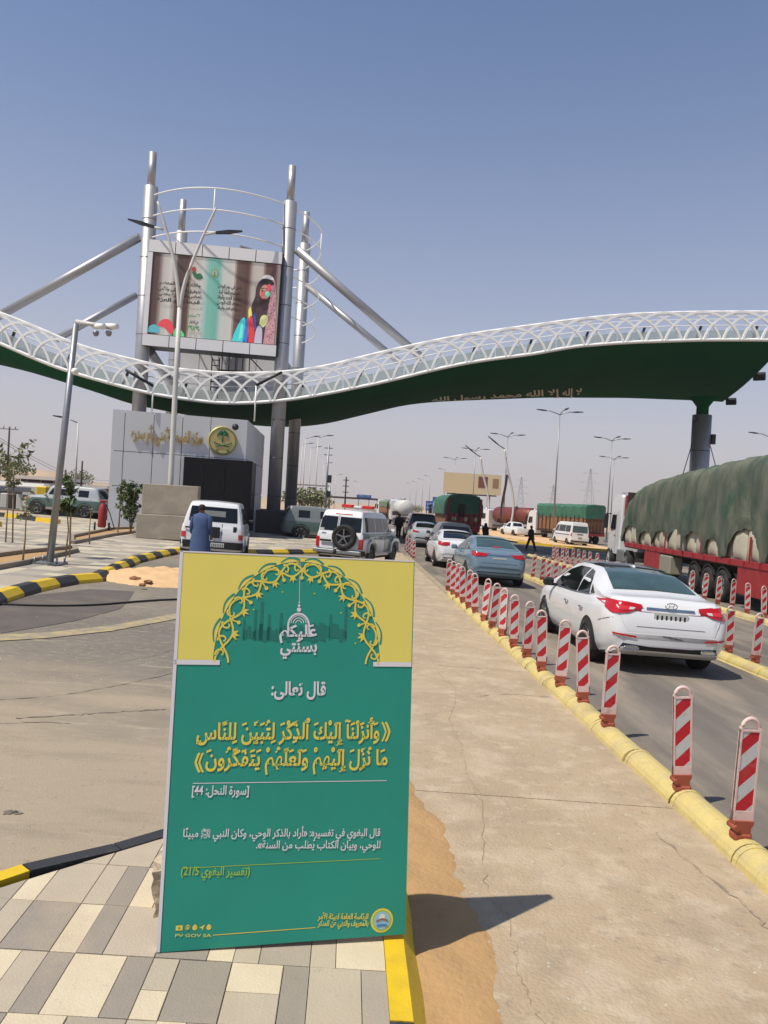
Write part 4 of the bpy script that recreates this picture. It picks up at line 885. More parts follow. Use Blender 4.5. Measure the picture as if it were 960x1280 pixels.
for k in range(NM+1):
    s0 = k*ds; fl = 1 if k % 2 else -1
    # every crest gets a green crescent in the yellow, every loop a curl, every inner crest a leaf
    stroke(og, [archp(s0-.40*ds+i*ds*.80/10, .006+.013*math.sin(math.pi*i/10)) for i in range(11)], .005, .010, OFF+.0008) if 0 < k < NM else None
    for f2 in (-1, 1):
        sc = s0+f2*.27*ds
        if 0 < sc < 1:
            pts = []
            for i in range(15):
                t = i/14; a = 1.2+4.6*t; r_ = 1-.72*t; pts.append(archp(sc+f2*fl*.17*r_*math.cos(a)*ds, -.030+.024*r_*math.sin(a)))
            stroke(oy, pts, .009, .005, OFF+.0028)
    if 0 < k < NM:
        tip = archp(s0, -.098); b1, b2 = archp(s0-.10*ds, -.066), archp(s0+.10*ds, -.066); w1, w2 = archp(s0-.20*ds, -.088), archp(s0+.20*ds, -.088); n1, n2 = archp(s0-.06*ds, -.080), archp(s0+.06*ds, -.080)
        for q in ((b1, b2, tip), (b1, n1, w1), (b2, w2, n2)): oy.add([bd3(p.x, p.y, OFF+.0018) for p in q], [(0, 1, 2)])
        d_ = archp(s0+.5*ds, -.074)
        if k < NM-1: stroke(oy, [archp(s0+.5*ds, -.04), d_], .007, .005, OFF+.0018); disc(oy, d_, .0085, OFF+.002)
og.build('scroll_ornament', CANG, pb, fixn=False); oy.build('scroll_ornament', PYEL, pb, fixn=False)
# faint skyline drawing behind the logo
sk = MB()
def skq(x0, y0, x1, y1): (a, b2), (c, d2) = bpt_(x0, y0), bpt_(x1, y1); sk.add([bd3(*p, OFF) for p in ((a, d2), (c, d2), (c, b2), (a, b2))], [(0, 1, 2, 3)])
rs = random.Random(3)
for x in range(304, 434, 5): h_ = rs.uniform(4, 15); skq(x, 793-h_, x+rs.uniform(2.5, 4.6), 797+rs.uniform(0, 6))
for x, yt in ((318, 762), (326, 752), (335, 768), (350, 766), (412, 768), (431, 758), (304, 775)): skq(x, yt, x+1.6, 800)
sk.build('skyline_print', mat('poster_print_shadow', C(26, 118, 106), .5), pb, fixn=False)  # skyline printed in a deeper green than the canvas
st_ = MB()
for x, y in ((353, 740), (393, 742), (317, 762), (426, 766), (295, 799), (444, 804)): disc(st_, bpt_(x, y), .0045, OFF)
st_.build('dot_print', PLIME, pb, fixn=False)
# lantern with the motto
lg = MB()
B = lambda x, y: Vector(bpt_(x, y))
stroke(lg, [B(375, 703), B(374, 756)], .0022, .0022, OFF); disc(lg, B(373.7, 757), .006, OFF+.001); disc(lg, B(373.5, 762), .010, OFF+.001); disc(lg, B(374, 753), .004, OFF+.001)
stroke(lg, [B(360, 792)]+[B(373-13*math.cos(math.pi*i/14), 782-15*math.sin(math.pi*i/14)) for i in range(15)]+[B(386.5, 793)], .0085, .0085, OFF+.001)
for q in (3.5, 6.5, 9.5): stroke(lg, [B(373-q*math.cos(math.pi*i/10), 779-q*math.sin(math.pi*i/10)) for i in range(11)], .0035, .0035, OFF)
lg.build('lantern_logo', CANW, pb, fixn=False)
def bt(t_, x0, x1, ym, m, bold=.02, ar=True, vh=None, name='lettering', sl=0):
    """text between two pixels on the poster, its middle on the line of pixel row ym"""
    a, b2 = B(x0, ym+sl), B(x1, ym-sl*0); u = (b2-a); L_ = u.length; u3 = (Ub*u.x+Vb*u.y).normalized(); v3 = Nb.cross(u3); v3 = v3 if v3.z > 0 else -v3
    text_fit(name, t_, bd3(a.x, a.y), u3, v3, Nb, 0, L_, 0, m, pb, bold=bold, arabic=ar, off=OFF+.002, vh=vh, vmid=0)
SC = .0035
bt('عَليكم', 349, 396, 792, CANW, .03, vh=.085); bt('بسنَتي', 350, 396, 811, CANW, .03, vh=.09)
bt('قال تعالى:', 339, 407, 863, CANW, .03, vh=.082)
bt('وَأَنزَلۡنَآ إِلَيۡكَ ٱلذِّكۡرَ لِتُبَيِّنَ لِلنَّاسِ'.replace('\u06e1', '\u0652'), 246, 474, 914, PYEL, .022, vh=.128, sl=1)
bt('مَا نُزِّلَ إِلَيۡهِمۡ وَلَعَلَّهُمۡ يَتَفَكَّرُونَ'.replace('\u06e1', '\u0652'), 257, 484, 950, PYEL, .022, vh=.122, sl=1)
ob = MB()
for bx0, by0, sg in ((480, 914.5, 1), (251, 953, -1)):
    for o_ in (0, 4.5): stroke(ob, [B(bx0-sg*(3-o_)+sg*5*(1-abs(k_-5)/5.0)**.7, by0-12+24*k_/10) for k_ in range(11)], .010 if o_ else .008, .010 if o_ else .008, OFF+.001)
stuff(ob.build('verse_bracket', PYEL, pb, fixn=False))
bt('[سورة النحل: 44]', 240, 311, 989, CANW, .02, vh=.052)
bt('قال البغوي في تفسيره: «أراد بالذكر الوحي، وكان النبي ﷺ مبينًا', 229, 475, 1041, CANW, .016, vh=.064, sl=1)
bt('للوحي، وبيان الكتاب يُطلب من السنة».', 320, 475, 1057, CANW, .016, vh=.058)
bt('(تفسير البغوي 21/5)', 226, 312, 1091, PLIME, .015, vh=.058)
bt('الرئاسة العامة لهيئة الأمر', 397, 460, 1145, PYEL, .022, vh=.038, name='small_lettering'); bt('بالمعروف والنهي عن المنكر', 397, 460, 1155, PYEL, .022, vh=.038, name='small_lettering')
bt('PV GOV SA', 219, 264, 1168.5, PYEL, .01, ar=False, vh=.013, name='small_lettering')
def line(x0, y0, x1, y1, w_, m): a, b2 = B(x0, y0), B(x1, y1); strip(a.x, a.y, b2.x, b2.y, w_, m, 'rule_line', OFF)
line(241, 979, 483, 975.5, .0032, CANW); line(228, 1085, 475, 1073, .0028, PLIME); line(266, 1168.5, 394, 1159, .0032, PYEL)
# five small media icons
ic = MB()
for x in (224, 234.5, 243.5, 252.5, 261): 
    c_ = B(x, 1159.5-(x-224)*.02)
    if x == 224: ic.add([bd3(c_.x+a, c_.y+b2, OFF) for a, b2 in ((-.014, -.010), (.014, -.010), (.014, .010), (-.014, .010))], [(0, 1, 2, 3)])
    elif x == 252.5: ic.add([bd3(c_.x+a, c_.y+b2, OFF) for a, b2 in ((-.012, 0), (.0, -.004), (.002, -.013), (.012, .012))], [(0, 1, 2, 3)])
    else: disc(ic, c_, .0105, OFF); disc(ic, c_+Vector((0, .006)), .007, OFF+.0004)
ic.build('media_icons', PYEL, pb, fixn=False)
ik = MB(); c_ = B(224, 1159.5); ik.add([bd3(c_.x+a, c_.y+b2, OFF+.001) for a, b2 in ((-.004, -.005), (.006, 0), (-.004, .005))], [(0, 1, 2)]); c_ = B(234.5, 1159.5)
for r in (.0075, ): stroke(ik, [c_+Vector((r*math.cos(a), r*math.sin(a))) for a in [2*math.pi*i/12 for i in range(13)]], .0025, .0025, OFF+.001)
ik.build('media_icons', CANG, pb, fixn=False)
ls = MB(); c_ = B(477, 1150); disc(ls, c_, .052, OFF, 32); l1_ = ls.build('seal', PYEL, pb, fixn=False)
for r, m in ((.044, PLIME), (.038, mat('seal_pale_blue', C(150, 196, 214), .5))): q = MB(); disc(q, c_, r, OFF+.001+(.044-r)*.1, 32); q.build('seal_ring', m, l1_, fixn=False)
q = MB(); stroke(q, [c_+Vector((x, -.004-abs(x)*.35+.012)) for x in (-.028, 0, .028)], .007, .007, OFF+.004); q.build('seal_book', mat('seal_brown', C(150, 100, 70), .5), l1_, fixn=False)
q = MB(); stroke(q, [c_+Vector((x, -.018-abs(x)*.1)) for x in (-.024, 0, .024)], .008, .008, OFF+.004); q.build('seal_book', mat('seal_blue', C(60, 130, 190), .5), l1_, fixn=False)
q = MB(); disc(q, c_+Vector((0, .016)), .014, OFF+.003, 16); q.build('seal_lamp', mat('seal_white', C(220, 226, 220), .5), l1_, fixn=False)
# broken kerb stones propping it
STONE = mat('cream_stone', C(196, 180, 152), .9, var=.1, vscale=4, bump=.6, bscale=18); layer(STONE, C(150, 128, 100), 5, .5, .7, amt=.6)
def rock(name, c, dim, rz, label, seed):
    rnd = random.Random(seed); bm = bmesh.new(); bmesh.ops.create_cube(bm, size=1); bmesh.ops.subdivide_edges(bm, edges=bm.edges, cuts=5, use_grid_fill=True)
    for v in bm.verts:
        q = v.co.copy(); v.co = Vector((q.x*dim[0], q.y*dim[1], q.z*dim[2]))+Vector((rnd.uniform(-1, 1), rnd.uniform(-1, 1), rnd.uniform(-1, 1)))*.010; 
        if q.x > .45 or q.x < -.45: v.co.x += .03*math.sin(q.y*9+seed)*(1 if q.z > 0 else .5)
    me = bpy.data.meshes.new(name); bm.to_mesh(me); bm.free(); o = link(name, me, STONE); o.location = c; o.rotation_euler = (0, rnd.uniform(-.03, .03), rz); return tag(o, label, 'stone block', 'stone blocks propping the poster')
q = G(203, 1166, .15); rock('stone_block', (q.x+.06, q.y+.25, q.z+.115), (.28, .22, .21), .15, 'broken cream kerb stone lying behind the poster foot', 4)
rock('stone_block', (q.x+.12, q.y+.33, q.z+.30), (.34, .24, .15), .35, 'second cream stone stacked on the broken one behind the poster', 9)
rock('stone_block', (q.x+.75, q.y+.42, q.z+.115), (.3, .25, .22), -.2, 'cream stone hidden behind the middle of the poster', 12)
# ------------------------------------------------------------------ cars
TILT = math.atan(SLOPE)
def smoothtab(tab, y): return interp(tab, y)
def body_mesh(sp):
    L = sp['L']; ys = []
    keys = sorted(set([p[0] for k in ('top', 'w', 'zb', 'belt') for p in sp[k]]))
    for a, b in zip(keys, keys[1:]):
        n = max(1, round((b-a)/.16)); ys += [a+(b-a)*i/n for i in range(n)]
    ys.append(keys[-1]); rings = []
    for y in ys:
        w_, zb, zt, bl = interp(sp['w'], y), interp(sp['zb'], y), interp(sp['top'], y), interp(sp['belt'], y)
        bl = min(bl, zt-.035); g = zt-bl; wt = w_*.935-g*sp['tum']; sh = sp.get('sh', .965); lo_ = sp.get('lo', .95)
        # plain panels below the belt, tapering glasshouse above
        ctl = [(0, zb), (w_*.80, zb), (w_*lo_, zb+.05), (w_*(lo_+3)/4, zb+.18), (w_*1.0, zb+(bl-zb)*.55), (w_*.99, bl-(bl-zb)*.16), (w_*sh, bl)]
        rr = min(.07, g*.35)
        ctl += [(w_*sh*.985+(wt-w_*.97)*.10, bl+g*.12), ((w_*.96+wt)/2, bl+g*.52), (wt, zt-rr), (wt-rr*1.1, zt-rr*.25), (wt*.55, zt+.0), (0, zt+.012)]
        half = catmull([Vector((a, b, 0)) for a, b in ctl], 2); rings.append([(p.x, y, p.y) for p in half])
    m = len(rings[0]); vs = []; fs = []
    for r in rings: vs += r+[(-x, y, z) for x, y, z in r[1:-1][::-1]]
    n = 2*m-2
    for i in range(len(rings)-1):
        for j in range(n): fs.append((i*n+j, i*n+(j+1) % n, (i+1)*n+(j+1) % n, (i+1)*n+j))
    for b0 in (0, (len(rings)-1)*n):  # end caps as strips
        for j in range(m-1):
            a, b = b0+j, b0+j+1; c, d = b0+(n-j) % n, b0+(n-j-1) % n
            q = [a, b, d, c]; q = [x for k, x in enumerate(q) if x not in q[:k]]
            if len(q) > 2: fs.append(tuple(q))
    return vs, fs
def low_faces(me, h):
    for p_ in me.polygons:
        if p_.center.z < h and p_.material_index == 0: p_.material_index = 1
def decal(bvh, poly, axis, sg, off, step=.14):
    bm = bmesh.new(); bm.faces.new([bm.verts.new((a, b, 0)) for a, b in poly])
    lo = [min(p[k] for p in poly) for k in (0, 1)]; hi = [max(p[k] for p in poly) for k in (0, 1)]
    for k in (0, 1):
        c = lo[k]+step
        while c < hi[k]-.01:
            pl_ = [0, 0, 0]; pl_[k] = c; nn = [0, 0, 0]; nn[k] = 1
            bmesh.ops.bisect_plane(bm, geom=bm.verts[:]+bm.edges[:]+bm.faces[:], plane_co=pl_, plane_no=nn); c += step
    vs = []; bm.verts.ensure_lookup_table(); bm.verts.index_update()
    for v in bm.verts:
        a, b = v.co.x, v.co.y
        o, d = {'x': (Vector((sg*6, a, b)), Vector((-sg, 0, 0))), 'y': (Vector((a, sg*9, b)), Vector((0, -sg, 0))), 'z': (Vector((a, b, 6)), Vector((0, 0, -1)))}[axis]
        if axis == 'y' and sg > 0: o.y = 12
        h = bvh.ray_cast(o, d)
        if h[0] is None: h = bvh.find_nearest(o+d*(o.length-.5))
        nrm = h[1] if h[1].dot(d) < 0 else -h[1]
        nrm = (nrm*.5-d*.5).normalized(); vs.append(h[0]+nrm*off)
    fs = [[v.index for v in f.verts] for f in bm.faces]; bm.free()
    m = MB(); m.add(vs, fs, True); return m
def wheel(parent, x, y, r, wd, sgn, spokes=5, rimm=None, nm='wheel'):
    c = (x, y, r); ax = Vector((sgn, 0, 0)); m = MB(); h = wd/2
    m.lathe([(r*.64, h*.55), (r*.66, h*.95), (r*.90, h), (r*.985, h*.72), (r, 0), (r*.985, -h*.72), (r*.9, -h), (r*.6, -h)], c, ax, 26); o = m.build(nm, RUBBER, parent)
    m = MB(); m.lathe([(r*.66, h*.8), (r*.64, h*.2), (r*.3, -h*.1), (0, -h*.1)], c, ax, 20, smooth=False); m.build('wheel_disc', BLACK, o)
    m = MB(); m.lathe([(r*.66, h*.97), (r*.68, h*.90), (r*.61, h*.80), (r*.59, h*.5)], c, ax, 26); m.lathe([(0, h*.72), (r*.13, h*.7), (r*.15, h*.4)], c, ax, 12)
    for k in range(spokes):
        a = 2*math.pi*k/spokes+.3; p0 = Vector(c)+Vector((sgn*h*.58, math.cos(a)*r*.1, math.sin(a)*r*.1)); p1 = Vector(c)+Vector((sgn*h*.74, math.cos(a)*r*.62, math.sin(a)*r*.62)); m.path([p0, p1], [r*.075, r*.055], 4)
    m.build('rim', rimm or RIM, o); return o
def side_polys(sp): return sp['win']
def car(name, label, px, Y, spec, pm, X=None, rz=0, cat='car', group=None, detail=1, ext=None, z0=0):
    if X is None: X = (px-VPX)/F*Y
    t = thing(name, label, cat, (X, Y, gz(X)+z0), rz, group, tilt=TILT)
    vs, fs = body_mesh(spec); m = MB(); m.add(vs, fs, True); bo = m.build('body', pm, t)
    W2 = max(p[1] for p in spec['w']); r = spec['r']; wd = .22
    # wheel arches cut out of the body
    bvh = BVHTree.FromPolygons([Vector(v) for v in vs], fs)
    cut = MB()
    for y in spec['ax']:
        for s in (-1, 1): cut.tube((s*(W2-.30), y, r), (s*(W2+.2), y, r), r*1.14, n=26, mi=0)
    co = cut.build('cutter', BLACK); md = bo.modifiers.new('b', 'BOOLEAN'); md.operation = 'DIFFERENCE'; md.object = co; md.solver = 'EXACT'; md.material_mode = 'TRANSFER'
    dg = bpy.context.evaluated_depsgraph_get(); ob = bo.matrix_world.copy(); me = bpy.data.meshes.new_from_object(bo.evaluated_get(dg)); bo.modifiers.clear(); bpy.data.objects.remove(co)
    if len(me.polygons) > 50: me.name = 'body'; bo.data = me
    if len(me.materials) < 2: me.materials.append(BLACK)
    low_faces(me, interp(spec['zb'], spec['L']*.5)+.075)
    try: me.set_sharp_from_angle(angle=math.radians(38))
    except Exception: pass
    D = lambda poly, axis, sg, mt, nm='panel', off=.008, st=.14, par=t: decal(bvh, poly, axis, sg, off, st).build(nm, mt, par, fixn=False)
    for s in (-1, 1):
        for k, wp in enumerate(spec['win']): D(wp, 'x', s, GLASS, 'side_window')
        for y in spec['ax']:
            q = MB(); rr_ = r*1.13; q.prism([(y+rr_*math.cos(a), r+rr_*math.sin(a)) for a in [math.pi*(i/12) for i in range(13)]]+[(y-rr_, r-.1), (y+rr_, r-.1)], 'x', s*(W2-.14), s*(interp(spec['w'], y)+.003)); q.build('arch_liner', BLACK, t)
            wheel(t, s*(W2-.09), y, r, wd, s, spec.get('spokes', 5))
            q = MB(); q.path([(s*(interp(spec['w'], y)*1.0+.002), y+math.cos(a)*r*1.15, r+math.sin(a)*r*1.15) for a in [math.pi*i/14 for i in range(15)]], .018, 5); 
            if spec.get('flare'): q.build('arch_trim', pm if spec['flare'] == 1 else BLACK, t)
        if detail:
            for hy in spec.get('seams', []): D([(hy-.004, spec['sill']+.04), (hy+.004, spec['sill']+.04), (hy+.004, spec['bz']), (hy-.004, spec['bz'])], 'x', s, SEAM, 'door_seam', .003, .3)
            for hy in spec.get('handles', []): q = MB(); q.path([(s*(interp(spec['w'], hy)+.012), hy, spec['bz']-.14), (s*(interp(spec['w'], hy)+.03), hy+.06, spec['bz']-.135), (s*(interp(spec['w'], hy)+.03), hy+.14, spec['bz']-.135), (s*(interp(spec['w'], hy)+.012), hy+.2, spec['bz']-.14)], .014, 6); q.build('door_handle', CHROME if spec.get('chr') else pm, t)
        my, mz = spec['mir']; q = MB(); q.box((s*(W2+.07), my, mz), (.19, .12, .15), bev=.035); q.box((s*(W2-.05), my, mz-.05), (.16, .06, .05)); q.build('wing_mirror', BLACK if spec.get('mirb') else pm, t)
    for wp in spec.get('rw', []): D(wp, 'y', -1, spec.get('rwm', GLASS), 'rear_window', .008, .12)
    for wp in spec.get('zrw', []): D(wp, 'z', 1, spec.get('rwm', GLASS), 'rear_window', .010, .08)
    for wp in spec.get('zws', []): D(wp, 'z', 1, GLASS, 'windscreen', .010, .08)
    for wp in spec.get('ws', []): D(wp, 'y', 1, GLASS, 'windscreen', .008, .12)
    for (nm, axis, sg, mt, poly, off) in spec.get('dec', []):
        for s in ((-1, 1) if sg in (2, 3) else (sg,)):
            if sg == 3: D([(a*s, b) for a, b in poly], axis, -1, mt, nm, off+.004, .045)
            else: D(poly, axis, s if sg == 2 else sg, mt, nm, off, .05 if 'lamp' in nm else .1)
    if ext: ext(t, D)
    return t
def plate(t, x, y, z, w_=.5, h=.12, txt=True):
    o = MB().box((x, y, z), (w_, .012, h)).build('number_plate', PLATE, t); q = MB()
    for k in range(7): q.box((x-w_*.4+w_*.8*k/6, y-.008, z+.0), (w_*.05, .004, h*.5))
    q.box((x, y-.008, z-h*.42), (w_*.95, .004, .008)); q.build('plate_print', PLATEK, o)
# --- sedan specification; y grows towards the front, rear bumper at 0
def sedan(L=4.8, H=1.47, W2=.93, k=1.0):
    s = L/4.8
    f = lambda tab: [(a*s, b) for a, b in tab]; hz = H/1.47
    return dict(L=L, tum=.56, sh=.925, lo=.90, r=.33, ax=(.98*s, 3.78*s), sill=.30, bz=.93*hz,
        top=[(0, .66), (.03*s, .80), (.09*s, .98), (.16*s, 1.07*hz), (.24*s, 1.105*hz), (.62*s, 1.12*hz), (.95*s, 1.24*hz), (1.35*s, 1.375*hz), (1.75*s, 1.445*hz), (2.2*s, 1.475*hz), (2.7*s, 1.465*hz), (3.05*s, 1.41*hz), (3.5*s, 1.20*hz), (3.85*s, 1.03*hz), (4.3*s, .94*hz), (4.6*s, .84*hz), (4.74*s, .72), (4.8*s, .6)],
        w=[(0, W2*.74), (.04*s, W2*.83), (.12*s, W2*.91), (.35*s, W2*.97), (.9*s, W2), (3.6*s, W2), (4.2*s, W2*.97), (4.55*s, W2*.9), (4.74*s, W2*.8), (4.8*s, W2*.68)],
        zb=[(0, .42), (.04*s, .35), (.25*s, .26), (.6*s, .19), (4.3*s, .19), (4.7*s, .24), (4.8*s, .32)],
        belt=[(0, .62), (.1*s, .92), (.3*s, 1.0*hz), (.9*s, 1.0*hz), (1.6*s, .97*hz), (3.3*s, .92*hz), (3.9*s, .9*hz), (4.5*s, .8), (4.8*s, .55)],
        win=[[(1.98*s, .98*hz), (2.02*s, 1.38*hz), (2.62*s, 1.375*hz), (3.02*s, 1.28*hz), (3.42*s, 1.0*hz), (3.38*s, .95*hz)], [(1.30*s, 1.02*hz), (1.42*s, 1.20*hz), (1.72*s, 1.345*hz), (1.94*s, 1.375*hz), (1.92*s, .985*hz)], [(1.02*s, 1.05*hz), (1.30*s, 1.17*hz), (1.24*s, 1.03*hz)]],
        rw=[], ws=[], zrw=[[(-.64*W2/.93, .74*s), (.64*W2/.93, .74*s), (.60*W2/.93, 1.1*s), (.53*W2/.93, 1.60*s), (.3, 1.66*s), (-.3, 1.66*s), (-.53*W2/.93, 1.60*s), (-.60*W2/.93, 1.1*s)]], zws=[[(-.52, 3.06*s), (.52, 3.06*s), (.64, 3.72*s), (.3, 3.80*s), (-.3, 3.80*s), (-.64, 3.72*s)]],
        mir=(3.32*s, 1.0*hz), seams=[1.10*s, 1.97*s, 3.05*s], handles=[1.25*s, 2.12*s], chr=1, spokes=10)
# near white sedan
sp = sedan(4.86, 1.475, .935); sp['rwm'] = GLASSG; sp['mirb'] = 1
W2 = .935
sp['dec'] = [('tail_lamp', 'y', 3, REDL, [(.40, .985), (.45, 1.01), (.70, 1.045), (.86, 1.04), (.87, .93), (.83, .865), (.62, .89)], .012), ('tail_lamp', 'x', 2, REDL, [(.05, .93), (.04, 1.03), (.30, 1.055), (.48, 1.05), (.34, .93), (.16, .87)], .012),
             ('lamp_inner', 'y', 3, REDLB, [(.62, .93), (.60, .975), (.74, .99), (.76, .925)], .018), ('lamp_inner', 'y', 3, WLAMP, [(.55, .94), (.52, .97), (.60, .975), (.62, .935)], .018),
             ('roof_glass', 'z', 1, BLACKG, [(-.52, 1.69), (.52, 1.69), (.55, 2.1), (.53, 3.02), (-.53, 3.02), (-.55, 2.1)], .010),
             ('lower_valance', 'y', -1, BLACK, [(-.72, .37), (.72, .37), (.68, .46), (.3, .43), (-.3, .43), (-.68, .46)], .01), ('reflector', 'y', 3, REDL, [(.50, .545), (.82, .575), (.82, .60), (.50, .575)], .012),
             ('boot_seam', 'y', -1, SEAM, [(-.5, .705), (.5, .705), (.5, .712), (-.5, .712)], .004), ('bumper_seam', 'x', 2, SEAM, [(.1, .80), (.5, .70), (.51, .708), (.1, .81)], .004), ('reverse_trim', 'y', -1, CHROME, [(-.36, .955), (.36, .955), (.35, .985), (-.35, .985)], .012),
             ('window_trim', 'x', 2, CHROME, [(1.0, 1.035), (1.3, 1.0), (1.98, .965), (3.4, .93), (3.4, .945), (1.98, .98), (1.3, 1.018)], .012)]
def ext_s(t, D):
    plate(t, 0, .045, .85, .50, .15)
    q = MB(); q.path([(.085*math.cos(a), .062, 1.025+.043*math.sin(a)) for a in [2*math.pi*i/24 for i in range(24)]], .008, 5, closed=True)
    q.path([(-.04, .062, .997), (-.025, .058, 1.05)], .007, 4); q.path([(.025, .062, .997), (.04, .058, 1.05)], .007, 4); q.path([(-.033, .058, 1.018), (.033, .058, 1.03)], .006, 4); q.build('badge', CHROME, t)
    for s in (-1, 1): q = MB(); q.path([(s*.56+.11*math.cos(a), -.012, .40+.03*math.sin(a)) for a in [2*math.pi*i/18 for i in range(18)]], .010, 5, closed=True); q.box((s*.56, .02, .40), (.20, .05, .05)); q.build('exhaust_tip', CHROME if s else CHROME, t)
    q = MB(); [q.path([(-.12+.09*k, -.004, .60-.015*k), (.02+.08*k, -.004, .585-.01*k)], .004, 4) for k in range(3)]; q.build('bumper_scratch', BLACK, t)
    q = MB(); q.path([(-.62+.02*k, .075+.002*k, .77) for k in range(10)], .006, 4); q.build('model_lettering', CHROME, t)
    q = MB(); q.prism([(2.0, 1.478), (1.72, 1.44), (1.78, 1.50)], 'x', -.02, .02); q.build('aerial_fin', WCAR, t)
car('parked_car', 'white sedan with black glass roof, nearest car in the right-hand lane', 0, 11.3, sp, WCAR, X=4.68, rz=math.radians(-.6), ext=ext_s)
# steel-blue sedan
sp = sedan(4.63, 1.46, .89); sp['rwm'] = GLASSG
sp['dec'] = [('tail_lamp', 'y', 3, REDL, [(.36, .95), (.40, .985), (.80, 1.02), (.83, .90), (.70, .88), (.45, .90)], .012), ('tail_lamp', 'x', 2, REDL, [(.06, .91), (.05, 1.0), (.34, 1.0), (.26, .92)], .012), ('boot_trim', 'y', -1, CHROME, [(-.36, .935), (.36, .935), (.36, .975), (-.36, .975)], .01), ('lower_valance', 'y', -1, BLACK, [(-.7, .34), (.7, .34), (.66, .44), (-.66, .44)], .01), ('boot_seam', 'y', -1, SEAM, [(-.55, .70), (.55, .70), (.55, .709), (-.55, .709)], .004), ('third_brake_lamp', 'y', -1, REDL, [(-.14, 1.16), (.14, 1.16), (.14, 1.185), (-.14, 1.185)], .014)]
car('parked_car', 'steel blue sedan waiting behind the white cars, red wedge tail lamps', 0, 23.9, sp, BLUECAR, X=4.56, rz=math.radians(.5), ext=lambda t, D: plate(t, 0, .04, .81, .42, .14))
# white sedan ahead of it
sp = sedan(4.65, 1.44, .90); sp['dec'] = [('tail_lamp', 'y', 3, REDL, [(.42, .95), (.80, 1.02), (.83, .88), (.55, .87)], .012), ('tail_lamp', 'x', 2, REDL, [(.05, .88), (.05, 1.02), (.45, 1.02), (.30, .9)], .012), ('lower_valance', 'y', -1, BLACK, [(-.7, .34), (.7, .34), (.66, .44), (-.66, .44)], .01)]; sp['mirb'] = 1
car('parked_car', 'white sedan squeezed between the steel blue sedan and a charcoal hatch', 0, 29.9, sp, WCAR, X=4.22, rz=math.radians(.5), ext=lambda t, D: plate(t, 0, .04, .81, .42, .14))
# --- sport utility specification
def suv(L=4.7, H=1.75, W2=.93, tum=.30, r=.37, boxy=0, rake=.28):
    s = L/4.7; h = H
    return dict(L=L, tum=tum, r=r, ax=(.92*s, 3.72*s), sill=.42, bz=h*.60,
        top=[(0, .78), (.03*s, h*.56), (.06*s, h*.60), (.10*s+rake*.2, h*.74), (.12*s+rake*.6, h*.88), (.14*s+rake, h*.955), (.22*s+rake, h*.985), (1.6*s, h), (2.6*s, h*.99), (2.95*s, h*.95), (3.25*s, h*.82), (3.5*s, h*.66), (3.9*s, h*.62), (4.4*s, h*.57), (4.62*s, h*.50), (4.7*s, h*.42)],
        w=[(0, W2*.88), (.04*s, W2*.94), (.15*s, W2*.98), (.6*s, W2), (3.9*s, W2), (4.4*s, W2*.95), (4.7*s, W2*.80)],
        zb=[(0, .42), (.05*s, .36), (.4*s, .30), (4.3*s, .30), (4.7*s, .38)],
        belt=[(0, .74), (.06*s, h*.57), (.2*s, h*.6), (3.3*s, h*.60), (3.9*s, h*.575), (4.5*s, h*.48), (4.7*s, h*.38)],
        win=[[(2.05*s, h*.635), (2.05*s, h*.90), (2.68*s, h*.89), (2.95*s, h*.82), (3.25*s, h*.64)], [(1.28*s, h*.635), (1.28*s, h*.90), (1.98*s, h*.90), (1.98*s, h*.635)], [(.42*s, h*.65), (.52*s, h*.89), (1.20*s, h*.90), (1.20*s, h*.64)]],
        rw=[[(-W2*.72, h*.66), (W2*.72, h*.66), (W2*.64, h*.90), (-W2*.64, h*.90)]], ws=[[(-.62, h*.68), (.62, h*.68), (.56, h*.92), (-.56, h*.92)]],
        mir=(3.25*s, h*.65), seams=[1.24*s, 2.02*s, 3.15*s], handles=[1.36*s, 2.14*s], spokes=6, flare=2)
# white four-wheel drive on the left, seen from behind
sp = suv(4.9, 1.86, .95, tum=.22, rake=.12); sp['flare'] = 1; sp['mirb'] = 1
sp['rw'] = [[(-.72, 1.24), (.72, 1.24), (.68, 1.68), (-.68, 1.68)]]
sp['dec'] = [('tail_lamp', 'y', 3, REDL, [(.78, .74), (.90, .74), (.90, .90), (.78, .90)], .014), ('tail_lamp', 'y', 3, WLAMP, [(.78, .90), (.90, .90), (.89, 1.08), (.79, 1.08)], .014), ('rear_bumper', 'y', -1, BLACK, [(-.92, .44), (.92, .44), (.92, .66), (-.92, .66)], .03), ('door_seam', 'y', -1, SEAM, [(.27, .70), (.285, .70), (.285, 1.2), (.27, 1.2)], .005)]
def ext_p(t, D):
    MB().box((.10, -.02, .93), (.26, .03, .33), bev=.02).build('plate_holder', BLACK, t); MB().box((-.62, -.01, 1.03), (.36, .02, .05)).build('trim_bar', BLACK, t)
    plate(t, .18, -.03, .55, .4, .14); MB().box((.66, .05, 1.05), (.1, .06, .16)).build('door_handle', BLACK, t)
    MB().box((0, .13, 1.46), (.7, .01, .22)).build('far_glazing', mat('bright_glazing', C(150, 156, 152), .2), t)
car('parked_car', 'white four-wheel drive behind the poster with a man standing at its tailgate', 0, 24.2, sp, WCAR, X=-4.12, rz=math.radians(5), cat='four-wheel drive', ext=ext_p)
